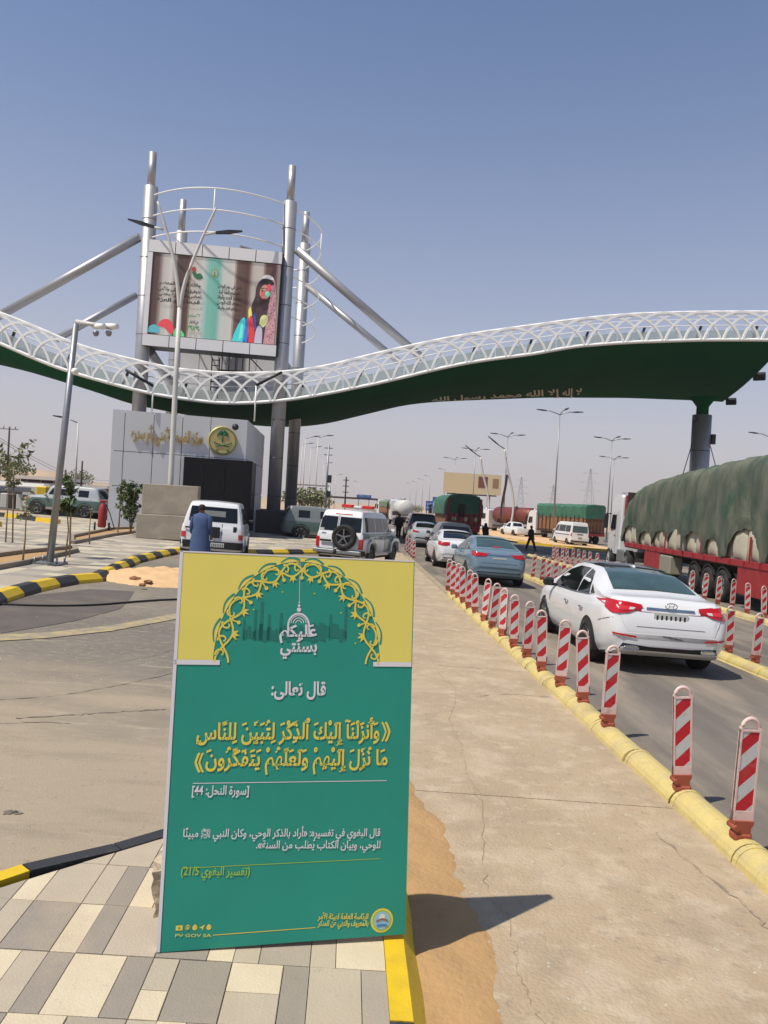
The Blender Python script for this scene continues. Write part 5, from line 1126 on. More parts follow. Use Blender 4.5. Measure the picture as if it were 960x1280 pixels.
# police four-wheel drive with spare wheel and light bar
sp = suv(4.6, 1.93, .86, tum=.16, rake=.10, r=.39); sp['flare'] = 2
sp['rw'] = [[(-.74, 1.20), (-.14, 1.20), (-.14, 1.68), (-.70, 1.68)], [(-.06, 1.20), (.72, 1.20), (.68, 1.68), (-.06, 1.68)]]
sp['win'] = [[(2.45, 1.22), (2.45, 1.70), (2.85, 1.69), (3.0, 1.6), (3.16, 1.24)], [(1.5, 1.22), (1.5, 1.70), (2.35, 1.70), (2.35, 1.22)], [(.35, 1.22), (.35, 1.70), (1.40, 1.70), (1.40, 1.22)]]
sp['dec'] = [('tail_lamp', 'y', 3, REDL, [(.70, .64), (.82, .64), (.82, .98), (.70, .98)], .02), ('rear_bumper', 'y', -1, BLACK, [(-.84, .42), (.84, .42), (.84, .60), (-.84, .60)], .06), ('green_band', 'x', 2, GREENCAR, [(.1, .98), (.1, 1.18), (3.1, 1.18), (4.4, 1.0), (4.4, .8), (3.1, .9)], .006), ('door_seam', 'y', -1, SEAM, [(-.11, .66), (-.095, .66), (-.095, 1.74), (-.11, 1.74)], .01), ('green_band', 'y', -1, GREENCAR, [(-.20, .64), (-.12, .64), (-.12, 1.0), (-.20, 1.0)], .008), ('third_brake_lamp', 'y', -1, REDL, [(-.25, 1.76), (.35, 1.76), (.35, 1.79), (-.25, 1.79)], .01), ('side_door', 'x', 2, mat('police_green_door', C(92, 112, 100), .35, coat=.6), [(2.42, .52), (2.42, .97), (3.1, .89), (3.15, .52)], .006)]
def ext_l(t, D):
    o = thing('spare_wheel', '', 'x', (0, 0, 0)); 
    for k in ('label', 'category'): del o[k]
    o.parent = t; R_ = Matrix.Rotation(-math.pi/2, 4, 'Z'); w_ = wheel(o, .13, .22, .42, .22, 1, 5, RIM, 'tyre'); o.matrix_local = Matrix.Translation((.0, .0, .60)) @ Matrix.Rotation(-math.pi/2, 4, 'Z') 
    b = MB(); b.box((0, 1.75, 1.985), (1.15, .22, .05), bev=.01); b.build('light_bar_base', CHROME, t)
    for s in (-1, 1): MB().box((s*.38, 1.75, 2.045), (.42, .28, .12), bev=.03).build('light_bar', REDL, t)
    MB().box((0, 1.75, 2.04), (.3, .2, .08), bev=.02).build('light_bar_centre', WLAMP, t)
    MB().box((.0, -.12, .52), (1.66, .16, .13), bev=.02).build('step_bumper', GALV, t); MB().tube((-.05, -.22, .45), (-.05, -.22, .6), .05).build('tow_ball', RUST, t)
    MB().box((-.62, -.03, 1.24), (.16, .01, .07)).build('sticker', PLATE, t); MB().box((-.45, -.05, .86), (.4, .03, .07)).build('door_handle', BLACK, t)
    for s in (-1, 1):
        q = MB(); q.prism([(3.05, .45), (3.18, .86), (3.5, 1.0), (4.05, .98), (4.3, .8), (4.35, .5), (4.2, .5), (4.08, .86), (3.5, .9), (3.3, .8), (3.2, .5)], 'x', s*.84, s*.93); q.build('wheel_flare', SILVCAR, t)
        q = MB(); q.prism([(.42, .55), (.5, .86), (.8, .98), (1.2, .94), (1.38, .75), (1.42, .55), (1.3, .55), (1.2, .85), (.8, .88), (.6, .8), (.53, .55)], 'x', s*.84, s*.92); q.build('wheel_flare', SILVCAR, t)
car('parked_car', 'white and green police four-wheel drive with spare wheel and red light bar', 0, 26.6, sp, WCAR, X=-.34, rz=math.radians(-19), cat='police car', ext=ext_l)
# charcoal hatch, silver sedan, big black four-wheel drive further up the queue
sp = suv(4.5, 1.68, .93, tum=.36, rake=.42); sp['dec'] = [('tail_lamp', 'y', 3, REDL, [(.68, .92), (.88, .95), (.88, 1.06), (.70, 1.04)], .014)]
car('parked_car', 'charcoal compact four-wheel drive ahead of the two sedans', 0, 36.5, sp, DARKCAR, X=4.9, cat='car', detail=0, ext=lambda t, D: plate(t, 0, .0, .75, .4, .14))
sp = sedan(4.7, 1.45, .90); sp['dec'] = [('tail_lamp', 'y', 3, REDL, [(.45, .92), (.80, 1.0), (.83, .88), (.5, .87)], .012)]
car('parked_car', 'silver sedan in the queue left of the charcoal four-wheel drive', 0, 45.2, sp, SILVCAR, X=4.42, detail=0, ext=lambda t, D: plate(t, 0, .04, .78, .42, .14))
sp = suv(5.3, 1.93, 1.0, tum=.2, rake=.15); sp['dec'] = [('tail_lamp', 'y', 3, REDL, [(.85, .9), (.95, .9), (.95, 1.3), (.85, 1.3)], .014)]
car('parked_car', 'large black four-wheel drive under the canopy at the head of the queue', 0, 54, sp, BLKCAR, X=4.95, cat='four-wheel drive', detail=0, ext=lambda t, D: plate(t, 0, .0, .75, .42, .14))
# two retro-styled four-wheel drives seen from the side
def fj():
    sp = suv(4.65, 1.82, .94, tum=.2, rake=.2, r=.41); sp['win'] = [[(1.9, 1.22), (1.9, 1.60), (2.9, 1.60), (3.1, 1.24)], [(.75, 1.22), (.75, 1.6), (1.35, 1.60), (1.35, 1.22)]]
    sp['top'] = [(0, .8), (.03, 1.05), (.06, 1.2), (.2, 1.5), (.32, 1.74), (.45, 1.80), (1.6, 1.82), (2.9, 1.78), (3.05, 1.70), (3.2, 1.36), (3.28, 1.2), (3.9, 1.15), (4.35, 1.06), (4.6, .9), (4.65, .7)]; sp['dec'] = [('green_band', 'x', 2, mat('police_green_lower', C(74, 104, 96), .4, coat=.5), [(.06, .50), (.06, 1.02), (4.4, .98), (4.4, .5)], .006), ('headlamp', 'y', 1, WLAMP, [(-.75, .82), (-.45, .82), (-.45, 1.0), (-.75, 1.0)], .02), ('headlamp', 'y', 1, WLAMP, [(.45, .82), (.75, .82), (.75, 1.0), (.45, 1.0)], .02), ('headlamp', 'x', 2, REDLB, [(4.2, .9), (4.2, 1.02), (4.45, 1.0), (4.45, .9)], .015)]
    return sp
pp = G(46, 650); car('parked_car', 'silver and green four-wheel drive parked sideways by the low buildings', 0, 48, fj(), SILVCAR, X=(137-438)*.048, rz=math.radians(86), cat='police car', detail=0, z0=.0)
car('parked_car', 'silver and green four-wheel drive half in shade behind the steel masts', 0, 43.0, fj(), paint('dull_silver_car_paint', C(124, 130, 128)), X=(354-438)*.043, rz=math.radians(-80), cat='police car', detail=0)  # silver darkened in the paint to stand in for shade
# pickup and van on the right
sp = suv(5.0, 1.75, .92, tum=.25, rake=.1); sp['top'] = [(0, .8), (.04, 1.05), (1.7, 1.06), (1.75, 1.1), (1.85, 1.5), (2.0, 1.68), (2.6, 1.74), (3.0, 1.68), (3.5, 1.2), (3.9, 1.08), (4.7, .95), (5, .6)]; sp['belt'] = [(0, .78), (.05, 1.0), (5, .98)]; sp['win'] = [[(2.0, 1.12), (2.05, 1.55), (2.6, 1.6), (3.2, 1.15)]]; sp['rw'] = [[(-.6, 1.25), (.6, 1.25), (.55, 1.6), (-.55, 1.6)]]
car('parked_car', 'white pickup in front of the red tank lorry', 0, 92, sp, WCAR, X=(658-438)*.092, rz=math.radians(14), cat='pickup', detail=0)
sp = dict(L=5.3, tum=.13, r=.35, ax=(.95, 4.3), sill=.3, bz=1.2, top=[(0, .8), (.03, 1.1), (.06, 1.4), (.12, 1.9), (.2, 2.2), (.4, 2.27), (3.6, 2.28), (4.2, 2.1), (4.9, 1.25), (5.2, 1.0), (5.3, .7)], w=[(0, .86), (.1, .93), (.4, .94), (4.6, .94), (5.1, .88), (5.3, .75)], zb=[(0, .4), (.1, .3), (5, .3), (5.3, .4)], belt=[(0, .75), (.08, 1.15), (4.4, 1.2), (5.3, .66)],
          win=[[(3.55, 1.3), (3.55, 1.95), (4.1, 1.9), (4.5, 1.35)], [(.35, 1.32), (.35, 1.92), (1.6, 1.94), (1.6, 1.32)], [(1.7, 1.32), (1.7, 1.94), (3.4, 1.95), (3.4, 1.32)]], rw=[[(-.74, 1.3), (.74, 1.3), (.7, 1.92), (-.7, 1.92)]], ws=[], mir=(4.35, 1.4), flare=0, rwm=GLASSG,
          dec=[('tail_lamp', 'y', 3, REDL, [(.80, .95), (.90, .95), (.89, 1.28), (.80, 1.28)], .014), ('trim_bar', 'y', -1, BLACK, [(-.3, 1.1), (.3, 1.1), (.3, 1.18), (-.3, 1.18)], .015), ('rear_bumper', 'y', -1, BLACK, [(-.85, .42), (.85, .42), (.85, .56), (-.85, .56)], .03), ('blue_stripe', 'x', 2, mat('blue_stripe', C(50, 70, 120), .4), [(.3, 1.02), (4.4, 1.02), (4.4, 1.1), (.3, 1.1)], .01)])
car('parked_van', 'white high-roof passenger van parked beyond the short delineators', 0, 73.5, sp, WCAR, X=(729.5-438)*.0735, rz=math.radians(4.5), cat='van', detail=0, ext=lambda t, D: plate(t, 0, -.02, .84, .4, .14))
# ------------------------------------------------------------------ lorries
def lwheels(t, ys, r, halfw, n='wheel'):
    for y in ys:
        for s in (-1, 1): wheel(t, s*(halfw-.16), y, r, .34, s, 8, GALV, n)
def cab(t, y0, W, H, L, m=WCAR, z0=.9):
    """cab-over: rear wall at y0, windscreen at y0+L; half width W/2"""
    h = W/2; o = MB(); prof = [(y0, z0), (y0, H-.12), (y0+.12, H), (y0+L*.62, H), (y0+L*.82, H-.25), (y0+L*.93, z0+1.25), (y0+L, z0+1.1), (y0+L, z0-.45), (y0+L*.78, z0-.5), (y0+L*.74, z0-.15), (y0+L*.62, z0+.08), (y0+L*.48, z0-.15), (y0+L*.44, z0-.2), (y0, z0-.2)]
    c = (y0+L*.45, (z0+H)/2); n = len(prof); ins = [(c[0]+(a-c[0])*.97, c[1]+(b-c[1])*.975) for a, b in prof]
    vs = [(-h, a, b) for a, b in ins]+[(-h+.07, a, b) for a, b in prof]+[(h-.07, a, b) for a, b in prof]+[(h, a, b) for a, b in ins]
    tf = mg.tessellate_polygon([[Vector((a, b, 0)) for a, b in ins]]); fs = [tuple(f) for f in tf]+[tuple(3*n+i for i in f) for f in tf]
    for q in range(3): fs += [(q*n+i, q*n+(i+1) % n, (q+1)*n+(i+1) % n, (q+1)*n+i) for i in range(n)]
    o.add(vs, fs); body = o.build('cab', m, t)
    for s in (-1, 1):
        q = MB(); q.prism([(y0+L*.38, z0+1.05), (y0+L*.38, z0+1.8), (y0+L*.74, z0+1.8), (y0+L*.86, z0+1.1), (y0+L*.72, z0+.95)], 'x', s*(h-.02), s*(h+.008)); q.build('side_window', GLASS, body)
        q = MB(); q.box((s*(h+.2), y0+L*.96, z0+1.45), (.22, .14, .75), bev=.04); q.box((s*(h+.1), y0+L*.92, z0+1.85), (.28, .05, .05)); q.build('wing_mirror', BLACK, body)
        q = MB(); q.prism([(y0+L*.34, z0-.1), (y0+L*.345, z0+1.9), (y0+L*.352, z0+1.9), (y0+L*.348, z0-.1)], 'x', s*(h-.01), s*(h+.006)); q.build('door_seam', SEAM, body); q = MB(); q.box((s*(h+.012), y0+L*.42, z0+.75), (.03, .14, .06)); q.build('door_handle', BLACK, body)
    q = MB(); [q.tube((x, y0+L*.5, H), (x, y0+L*.5, H+.16), .03) for x in (-h*.7, h*.7)]; q.tube((-h*.8, y0+L*.5, H+.12), (h*.8, y0+L*.5, H+.12), .04); q.build('roof_lamps', CHROME, body)
    return body
# large lorry under a green tarpaulin
LR = math.radians(5.6); base_ = Vector((13.15, 27.0)); hd = Vector((math.sin(LR), math.cos(LR)))
t = thing('parked_lorry', 'long lorry with white cab and sagging dark green tarpaulin over pale sacks', 'lorry', (13.2, 25.0, gz(13.2)), -LR, tilt=TILT)
# local: y forward; trailer from y=-6.5 to 13.2, cab beyond
HWT = 1.27
bedz = 1.36
m_ = MB(); m_.box((0, 2.4, bedz-.06), (2.5, 20.6, .2)); m_.box((0, 2.4, bedz-.28), (.9, 20, .35)); m_.build('chassis', RUST, t)
for s in (-1, 1):
    m_ = MB(); m_.box((s*1.26, 2.4, bedz-.02), (.08, 20.6, .20), bev=.015); m_.build('side_rail', REDT, t)
    for y in [-7.6+1.15*k for k in range(18)]: MB().box((s*1.31, y, bedz-.03), (.05, .04, .17)).build('rail_stake', REDT, t)
    MB().box((s*1.22, 8.0, .86), (.10, 2.3, .80), bev=.02).build('side_skirt', REDT, t); MB().box((s*1.22, -3.6, .84), (.10, 4.6, .85), bev=.02).build('side_skirt', REDT, t)
    MB().box((s*1.1, 5.9, .82), (.5, 1.4, .7), bev=.04).build('storage_box', mat('pale_yellow_box', C(146, 142, 124), .6), t)
    for y in (-6.4, -2.2, 2.0, 6.2, 10.4): MB().box((s*1.30, y, bedz+.42), (.04, .07, .75)).build('red_post', REDT, t)
lwheels(t, (.0, 1.35, 2.75), .52, 1.27); lwheels(t, (12.4,), .52, 1.27); lwheels(t, (16.15,), .52, 1.25)
for y in (.0, 1.35, 2.75): 
    for s in (-1, 1): MB().path([(s*1.2, y+.62*math.cos(a), .52+.62*math.sin(a)) for a in [math.pi*(.15+.7*i/8) for i in range(9)]], .05, 4).build('mudguard', BLACK, t)
cab(t, 14.1, 2.45, 3.75, 2.45, WCAR, .95)
MB().box((-1.05, 13.4, .75), (.5, 1.5, .6), bev=.06).build('fuel_tank', GALV, t); MB().box((1.05, 13.4, .75), (.5, 1.5, .6), bev=.06).build('fuel_tank', GALV, t); MB().box((0, 13.6, .85), (.9, 4.6, .25)).build('tractor_frame', RUST, t)
MB().box((0, 13.15, 2.6), (2.4, .12, 2.5)).build('headboard', RUST, t); MB().box((-1.22, 13.3, 3.2), (.06, .28, 1.0)).build('head_post', REDT, t); MB().box((0, 16.5, .65), (2.3, .25, .5), bev=.05).build('front_bumper', WCAR, t)
# sacks: bulging pillows one by one along the visible sides
for s in (-1, 1):
    y = -7.3; k = 0
    while y < 12.3:
        for (zc, hh) in ((bedz+.55, .98),):
            L_ = 1.12; m_ = MB(); n1, n2 = 8, 8; vs = []
            for i in range(n1+1):
                for j in range(n2+1):
                    u, v = i/n1*2-1, j/n2*2-1; bul = .10*(1-u**4)*(1-v**4); vs.append((s*(1.14+bul), y+L_/2+u*L_*.49, zc+v*hh/2))
            vs.append((s*.95, y+L_/2, zc)); m_.add(vs, [(i*(n2+1)+j, i*(n2+1)+j+1, (i+1)*(n2+1)+j+1, (i+1)*(n2+1)+j) for i in range(n1) for j in range(n2)], True); m_.build('sack', SACK, t)
        y += 1.14; k += 1
MB().box((0, 2.4, bedz+1.1), (2.2, 19.6, 2.0)).build('load_core', SACK, t)
# tarpaulin with scalloped hem
ny, nx = 240, 56; vs = []; rn = random.Random(5); import mathutils.noise as mn
tt = [(-8, 4.5), (-4, 4.65), (0, 4.67), (3, 4.62), (6, 4.5), (8.5, 4.4), (10.5, 4.28), (11.8, 4.05), (12.5, 3.72), (13.1, 3.6)]
PAT = [(13.1, 10.5, .62), (10.2, 8.2, .46), (8.0, 6.0, .52), (6.0, 3.95, .60), (3.8, 1.9, .58), (1.7, .3, .42), (-.4, -3.0, .72), (-3.3, -5.2, .5), (-5.5, -7.8, .6)]
def hemh(y):
    for a_, b_, h_ in PAT:
        if b_ <= y <= a_: t_ = (y-(a_+b_)/2)/((a_-b_)/2); return .06+1.3*h_*max(0, 1-abs(t_)**2.6)**.6+.02*math.sin(y*11)
    return .05+.03*math.sin(y*7)
for j in range(ny+1):
    y = -7.8+20.9*j/ny; ht = interp(tt, y); hem = bedz+.02+hemh(y)
    prof = [(-1.30, hem), (-1.34, hem+.35), (-1.33, 2.9), (-1.28, ht-.62), (-1.10, ht-.24), (-.7, ht-.06), (0, ht+.05), (.7, ht-.06), (1.10, ht-.24), (1.28, ht-.62), (1.33, 2.9), (1.34, hem+.35), (1.30, hem)]
    cm = catmull([Vector((a, b, 0)) for a, b in prof], 5)
    for i in range(nx+1):
        f = i/nx*(len(cm)-1); a = cm[int(f)].lerp(cm[min(int(f)+1, len(cm)-1)], f-int(f)); 
        nz = mn.noise(Vector((a.x*.9, y*.75, a.y*.5)))*.07+mn.noise(Vector((a.x*2, y*3.0, a.y*.7+7)))*.08+abs(mn.noise(Vector((a.x*3, y*6, a.y*1.2+3))))*.07+mn.noise(Vector((a.x*9, y*13, a.y*5+3)))*.025
        # folds pulled down by ropes
        rope = sum(math.exp(-((y-c)/.16)**2) for c in (-5.0, -1.9, 2.0, 5.3, 8.2, 11.0))*-.09
        d = Vector((a.x, 0, (a.y-2.4)*.8)); d.normalize(); vs.append((a.x+d.x*(nz+rope), y, max(a.y+d.z*(nz+rope), bedz+.1)))
m_ = MB(); m_.add(vs, [(j*(nx+1)+i, j*(nx+1)+i+1, (j+1)*(nx+1)+i+1, (j+1)*(nx+1)+i) for j in range(ny) for i in range(nx)], True)
fr = [tuple(ny*(nx+1)+i for i in range(nx+1))]; m_.add([vs[q] for q in fr[0]], [tuple(range(nx+1))]); m_.build('tarpaulin', TARP, t, fixn=True)
# green-topped lorry seen from behind, under the canopy
X_ = (581-438)*.060; t = thing('parked_lorry', 'lorry with bright green tarpaulin and red tailboard, seen from behind beyond the queue', 'lorry', (X_, 60, gz(X_)))
m_ = MB(); m_.box((0, 4.5, 1.2), (2.4, 9, .25)); m_.build('chassis', RUST, t); MB().box((0, 0, 1.05), (2.5, .12, .5)).build('tail_beam', REDT, t)
q = MB(); q.box((0, -.02, 1.75), (2.55, .14, .85)); q.build('tailboard', REDT, t)
for k in range(-3, 4): MB().box((k*.38, -.12, 1.75), (.06, .06, .85)).build('tail_stake', RUST, t)
for k, c in enumerate((-.75, .1, .85)): MB().lathe([(.0, .02), (.12, .02), (.17, 0)], (c, -.12, 1.75), Vector((0, -1, 0)), 14).build('painted_roundel', mat('roundel', C(206, 200, 150), .6), t)
for sx in (-1, 1):
    MB().box((sx*1.25, -.05, 2.3), (.16, .16, 2.0)).build('corner_post', REDT, t)
q = MB(); ns_ = 14; vs = []
for j in range(15):
    y = .02+j*.65
    for i in range(ns_+1): a = math.pi*i/ns_; c_, s_ = math.cos(a), math.sin(a); vs.append((-1.42*(abs(c_)**.45)*(1 if c_ > 0 else -1)+.04*math.sin(y*7+i), y, 2.05+1.55*(s_**.5)+.05*math.sin(y*3+i*2)))
q.add(vs, [(j*(ns_+1)+i, j*(ns_+1)+i+1, (j+1)*(ns_+1)+i+1, (j+1)*(ns_+1)+i) for j in range(14) for i in range(ns_)], True); q.add(vs[:ns_+1], [tuple(range(ns_+1))]); q.build('tarpaulin', GREENT, t)
MB().box((-.2, -.1, 2.4), (.45, .1, .95)).build('tail_ladder', RUST, t); MB().box((0, 4.5, 1.9), (2.5, 8.8, 1.2)).build('load', BROWN, t)
lwheels(t, (1.2, 2.4), .5, 1.25); cab(t, 9.6, 2.4, 3.1, 2.2, WCAR, .9); lwheels(t, (11,), .5, 1.2)
# white tanker and a green lorry far up the road
def tanker(X_, Y, rz, label, tm, cm=WCAR, r=1.0, L=7.5, zc=2.3):
    t = thing('tank_lorry', label, 'lorry', (X_, Y, gz(X_)), rz)
    m_ = MB(); m_.lathe([(0, 0), (r*.8, .05), (r, .3), (r, L-.3), (r*.8, L-.05), (0, L)], (0, 0, zc), Vector((0, 1, 0)), 24); m_.build('tank', tm, t)
    m_ = MB(); m_.box((0, L/2+1, 1.0), (1.0, L+3, .3)); m_.box((0, .0, .9), (2.3, .2, .35)); m_.build('chassis', RUST, t); m_ = MB(); [m_.box((0, L*.25*k+.6, zc-r*.75), (2.2, .15, .5)) for k in range(4)]; m_.build('saddle', RUST, t)
    lwheels(t, (1.2, 2.5), .5, 1.25); lwheels(t, (L+2.2,), .5, 1.2); cab(t, L+.5, 2.4, 3.3, 2.2, cm, .9); MB().tube((0, L*.5, zc+r), (0, L*.5, zc+r+.2), .3).build('hatch', GALV, t); return t
tanker((507.5-438)*.098, 98, math.radians(3), 'white tank lorry driving away far up the road', mat('white_tank', C(210, 208, 202), .4), L=6)
tanker((670-438)*.106, 106, math.radians(24), 'tank lorry with a rusty red tank and white cab, parked beyond the pickup', mat('red_brown_tank', C(126, 62, 52), .45, var=.3, vscale=.8, metal=.3), L=8.5, zc=2.6, r=1.15)
def box_lorry(X_, Y, rz, label, L, H, um, lm, cabl=True, ribs=0):
    t = thing('parked_lorry', label, 'lorry', (X_, Y, gz(X_)), rz)
    MB().box((0, L/2, 1.2), (2.5, L, .25)).build('chassis', RUST, t); lo = MB(); lo.box((0, L/2, 1.35+(H-1.35)*.27), (2.5, L-.1, (H-1.35)*.54)); lo.build('side_boards', lm, t)
    vs = []; n = 24; 
    for j in range(n+1):
        y = L*j/n
        for (x, z) in ((-1.3, 1.35+(H-1.35)*.5), (-1.32, H-.25), (-1.1, H), (0, H+.05), (1.1, H), (1.32, H-.25), (1.3, 1.35+(H-1.35)*.5)): vs.append((x+.05*math.sin(j*2.1+z), y, z+.06*math.sin(j*1.7+x)))
    q = MB(); q.add(vs, [(j*7+i, j*7+i+1, (j+1)*7+i+1, (j+1)*7+i) for j in range(n) for i in range(6)]+[tuple(range(7)), tuple(n*7+i for i in range(7))], False); q.build('tarpaulin', um, t)
    for k in range(ribs):
        for s in (-1, 1): MB().box((s*1.32, L*(k+.5)/ribs, 1.35+(H-1.35)*.3), (.08, .08, (H-1.35)*.6)).build('stake', RUST, t)
    for k in range(6): MB().box((-1.1+.44*k, -.06, 2.0), (.06, .06, 1.5)).build('tail_stake', RUST, t)
    MB().box((0, -.1, 1.05), (2.4, .12, .3)).build('tail_beam', REDT, t)
    lwheels(t, (1.4, 2.7), .5, 1.25); lwheels(t, (L+1.9,), .5, 1.2)
    if cabl: cab(t, L+.4, 2.4, 3.5, 2.2, WCAR, .9)
    MB().box((0, L, .95), (.9, 4, .3)).build('tractor_frame', RUST, t); return t
box_lorry((748.5-438)*.088, 88, math.radians(17), 'lorry with green pleated sheet above brown boards, parked behind the white van', 10.5, 4.35, GREENT, BROWN, ribs=12)
box_lorry((493-438)*.135, 135, math.radians(9), 'small far-off lorry with a grey-green load on the distant road', 7, 3.4, mat('grey_green_sheet', C(110, 130, 104), .8), BROWN)
# ------------------------------------------------------------------ people
SKIN = mat('skin', C(120, 84, 62), .6); HAIR = mat('black_hair', C(24, 20, 18), .8)
def person(px, py, label, cloth, H=1.74, rz=0, stride=.12, Y=None, kind='robe', X=None, arm=0):
    p = G(px, py) if Y is None else Vector(((px-VPX)/F*Y, Y, 0)); p.z = gz(p.x)
    t = thing('person', label, 'person', p, rz); k = H/1.74
    V_ = lambda x, y, z: Vector((x*k, y*k, z*k))
    # skeleton -> skin modifier: one continuous body
    J = {'pel': (0, 0, .98, .15), 'sp': (0, 0, 1.2, .145), 'ch': (0, 0, 1.38, .15), 'nk': (0, .0, 1.50, .055), 'hd': (0, .015, 1.60, .085), 'ht': (0, .01, 1.69, .075)}
    ed = [('pel', 'sp'), ('sp', 'ch'), ('ch', 'nk'), ('nk', 'hd'), ('hd', 'ht')]
    for s, n_ in ((-1, 'l'), (1, 'r')):
        st = stride*s
        J.update({'sh'+n_: (s*.19, 0, 1.42, .062), 'el'+n_: (s*.25, -.03-arm*.02, 1.15, .045), 'wr'+n_: (s*.26, .06+arm*.12, .92+arm*.12, .03), 'hp'+n_: (s*.10, 0, .92, .095), 'kn'+n_: (s*.11, st*.6+.02, .50, .065), 'an'+n_: (s*.11, st, .09, .042), 'ft'+n_: (s*.12, st+.15, .035, .035),
                  'pm'+n_: (s*.26, .09+arm*.15, .85+arm*.14, .03)})
        ed += [('ch', 'sh'+n_), ('sh'+n_, 'el'+n_), ('el'+n_, 'wr'+n_), ('wr'+n_, 'pm'+n_), ('pel', 'hp'+n_), ('hp'+n_, 'kn'+n_), ('kn'+n_, 'an'+n_), ('an'+n_, 'ft'+n_)]
        for q in range(4): J['f%d%s' % (q, n_)] = (s*(.245+.012*q), .075+.02*q+arm*.15, .775+.01*q+arm*.13, .008); ed.append(('pm'+n_, 'f%d%s' % (q, n_)))
        J['tb'+n_] = (s*.235, .13+arm*.16, .81+arm*.14, .009); ed.append(('pm'+n_, 'tb'+n_))
    names = list(J); me = bpy.data.meshes.new('body'); me.from_pydata([V_(*J[a][:3]) for a in names], [(names.index(a), names.index(b)) for a, b in ed], [])
    o = link('body', me, SKIN, t); md = o.modifiers.new('s', 'SKIN'); 
    for i, a in enumerate(names): me.skin_vertices[0].data[i].radius = (J[a][3]*k, J[a][3]*k*(.8 if a in ('pel', 'sp', 'ch') else 1)); me.skin_vertices[0].data[i].use_root = (a == 'pel')
    o.modifiers.new('u', 'SUBSURF').levels = 1; o.modifiers['u'].render_levels = 1
    me2 = bpy.data.meshes.new_from_object(o.evaluated_get(bpy.context.evaluated_depsgraph_get())); o.modifiers.clear(); o.data = me2
    for pl_ in me2.polygons: pl_.use_smooth = True
    if not me2.materials: me2.materials.append(SKIN)
    # robe/clothes as a loose shell
    if kind == 'robe': prof = [(.30, .22, .14), (.28, .20, .45), (.25, .17, .80), (.235, .16, 1.0), (.23, .155, 1.15), (.25, .16, 1.34), (.21, .12, 1.46), (.075, .07, 1.52)]
    else: prof = [(.22, .16, .80), (.215, .155, 1.0), (.225, .15, 1.15), (.25, .16, 1.34), (.21, .12, 1.46), (.075, .07, 1.52)]
    n = 18; vs = []
    for j, (a, b, z) in enumerate(prof):
        for i in range(n): g = 2*math.pi*i/n; f = 1+.09*math.sin(g*5+z*4)*(1 if z < 1.1 else .3)+.03*math.sin(g*9+z*17); vs.append(V_(a*f*math.cos(g), b*f*math.sin(g)+(stride*.2 if z < .5 else 0), z))
    q = MB(); q.add(vs, [(j*n+i, j*n+(i+1) % n, (j+1)*n+(i+1) % n, (j+1)*n+i) for j in range(len(prof)-1) for i in range(n)], True)
    for s in (-1, 1):
        q.path([V_(s*.17, 0, 1.43), V_(s*.215, 0, 1.38), V_(s*.25, -.03, 1.15), V_(s*.262, .045+arm*.1, .96+arm*.1)], [.075*k, .085*k, .068*k, .052*k], 10)
    if kind != 'robe':
        for s in (-1, 1): q.path([V_(s*.10, 0, .90), V_(s*.11, stride*s*.6+.02, .5), V_(s*.11, stride*s, .12)], [.11*k, .085*k, .07*k], 10)
    q.build('clothing', cloth, t)
    hm = MB(); hc = V_(0, 0, 1.65); 
    hr = [(.0, .105), (.06, .09), (.095, .045), (.098, -.01), (.085, -.05)]
    if kind == 'veil': hr = [(.0, .115), (.07, .095), (.112, .04), (.118, -.05), (.15, -.16), (.25, -.30)]
    hm.lathe([(r_*k, z*k) for r_, z in hr], hc-Vector((0, .012, 0)), n=16); hm.build('hair' if kind != 'veil' else 'head_veil', HAIR if kind != 'veil' else cloth, t)
    fc = MB(); 
    for s in (-1, 1): fc.lathe([(0, .012), (.012, .005), (.013, 0)], V_(s*.032, .092, 1.635), Vector((0, 1, 0)), 8)
    fc.build('eyes', HAIR, t); fc = MB(); fc.path([V_(0, .092, 1.64), V_(0, .112, 1.60), V_(0, .094, 1.592)], [.006, .013, .008], 6); fc.path([V_(-.02, .088, 1.565), V_(.02, .088, 1.565)], .005, 5); [fc.path([V_(s*.086, .01, 1.64), V_(s*.094, 0, 1.61)], .014, 6) for s in (-1, 1)]; fc.build('face', SKIN, t)
    sh = MB(); 
    for s in (-1, 1): sh.box(V_(s*.12, stride*s+.06, .03), (.09*k, .26*k, .06*k), bev=.018)
    sh.build('shoes', BLACK, t); return t
BLUECL = mat('blue_cotton', C(66, 88, 128), .85, var=.12, vscale=9, bump=.3, bscale=25); BLKCL = mat('black_cloth', C(28, 28, 32), .85, var=.1, vscale=6)
# trousers cover the legs of the blue-clad man
person(255, 0, 'man in a blue tunic and trousers standing at the back of the white four-wheel drive', BLUECL, Y=22.0, H=1.76, rz=math.radians(-10), stride=.04, kind='robe')
person(500, 0, 'man in black walking beyond the bonnet of the police four-wheel drive', BLKCL, Y=56, H=1.76, rz=.2, kind='shirt')
person(609.5, 0, 'woman in a black veil crossing the road beside the queue', BLKCL, Y=56, H=1.62, rz=-.9, kind='veil')
person(667.5, 689, 'man in dark clothes striding across the road towards the lorries', BLKCL, Y=54, H=1.72, rz=-1.2, stride=.30, kind='shirt')
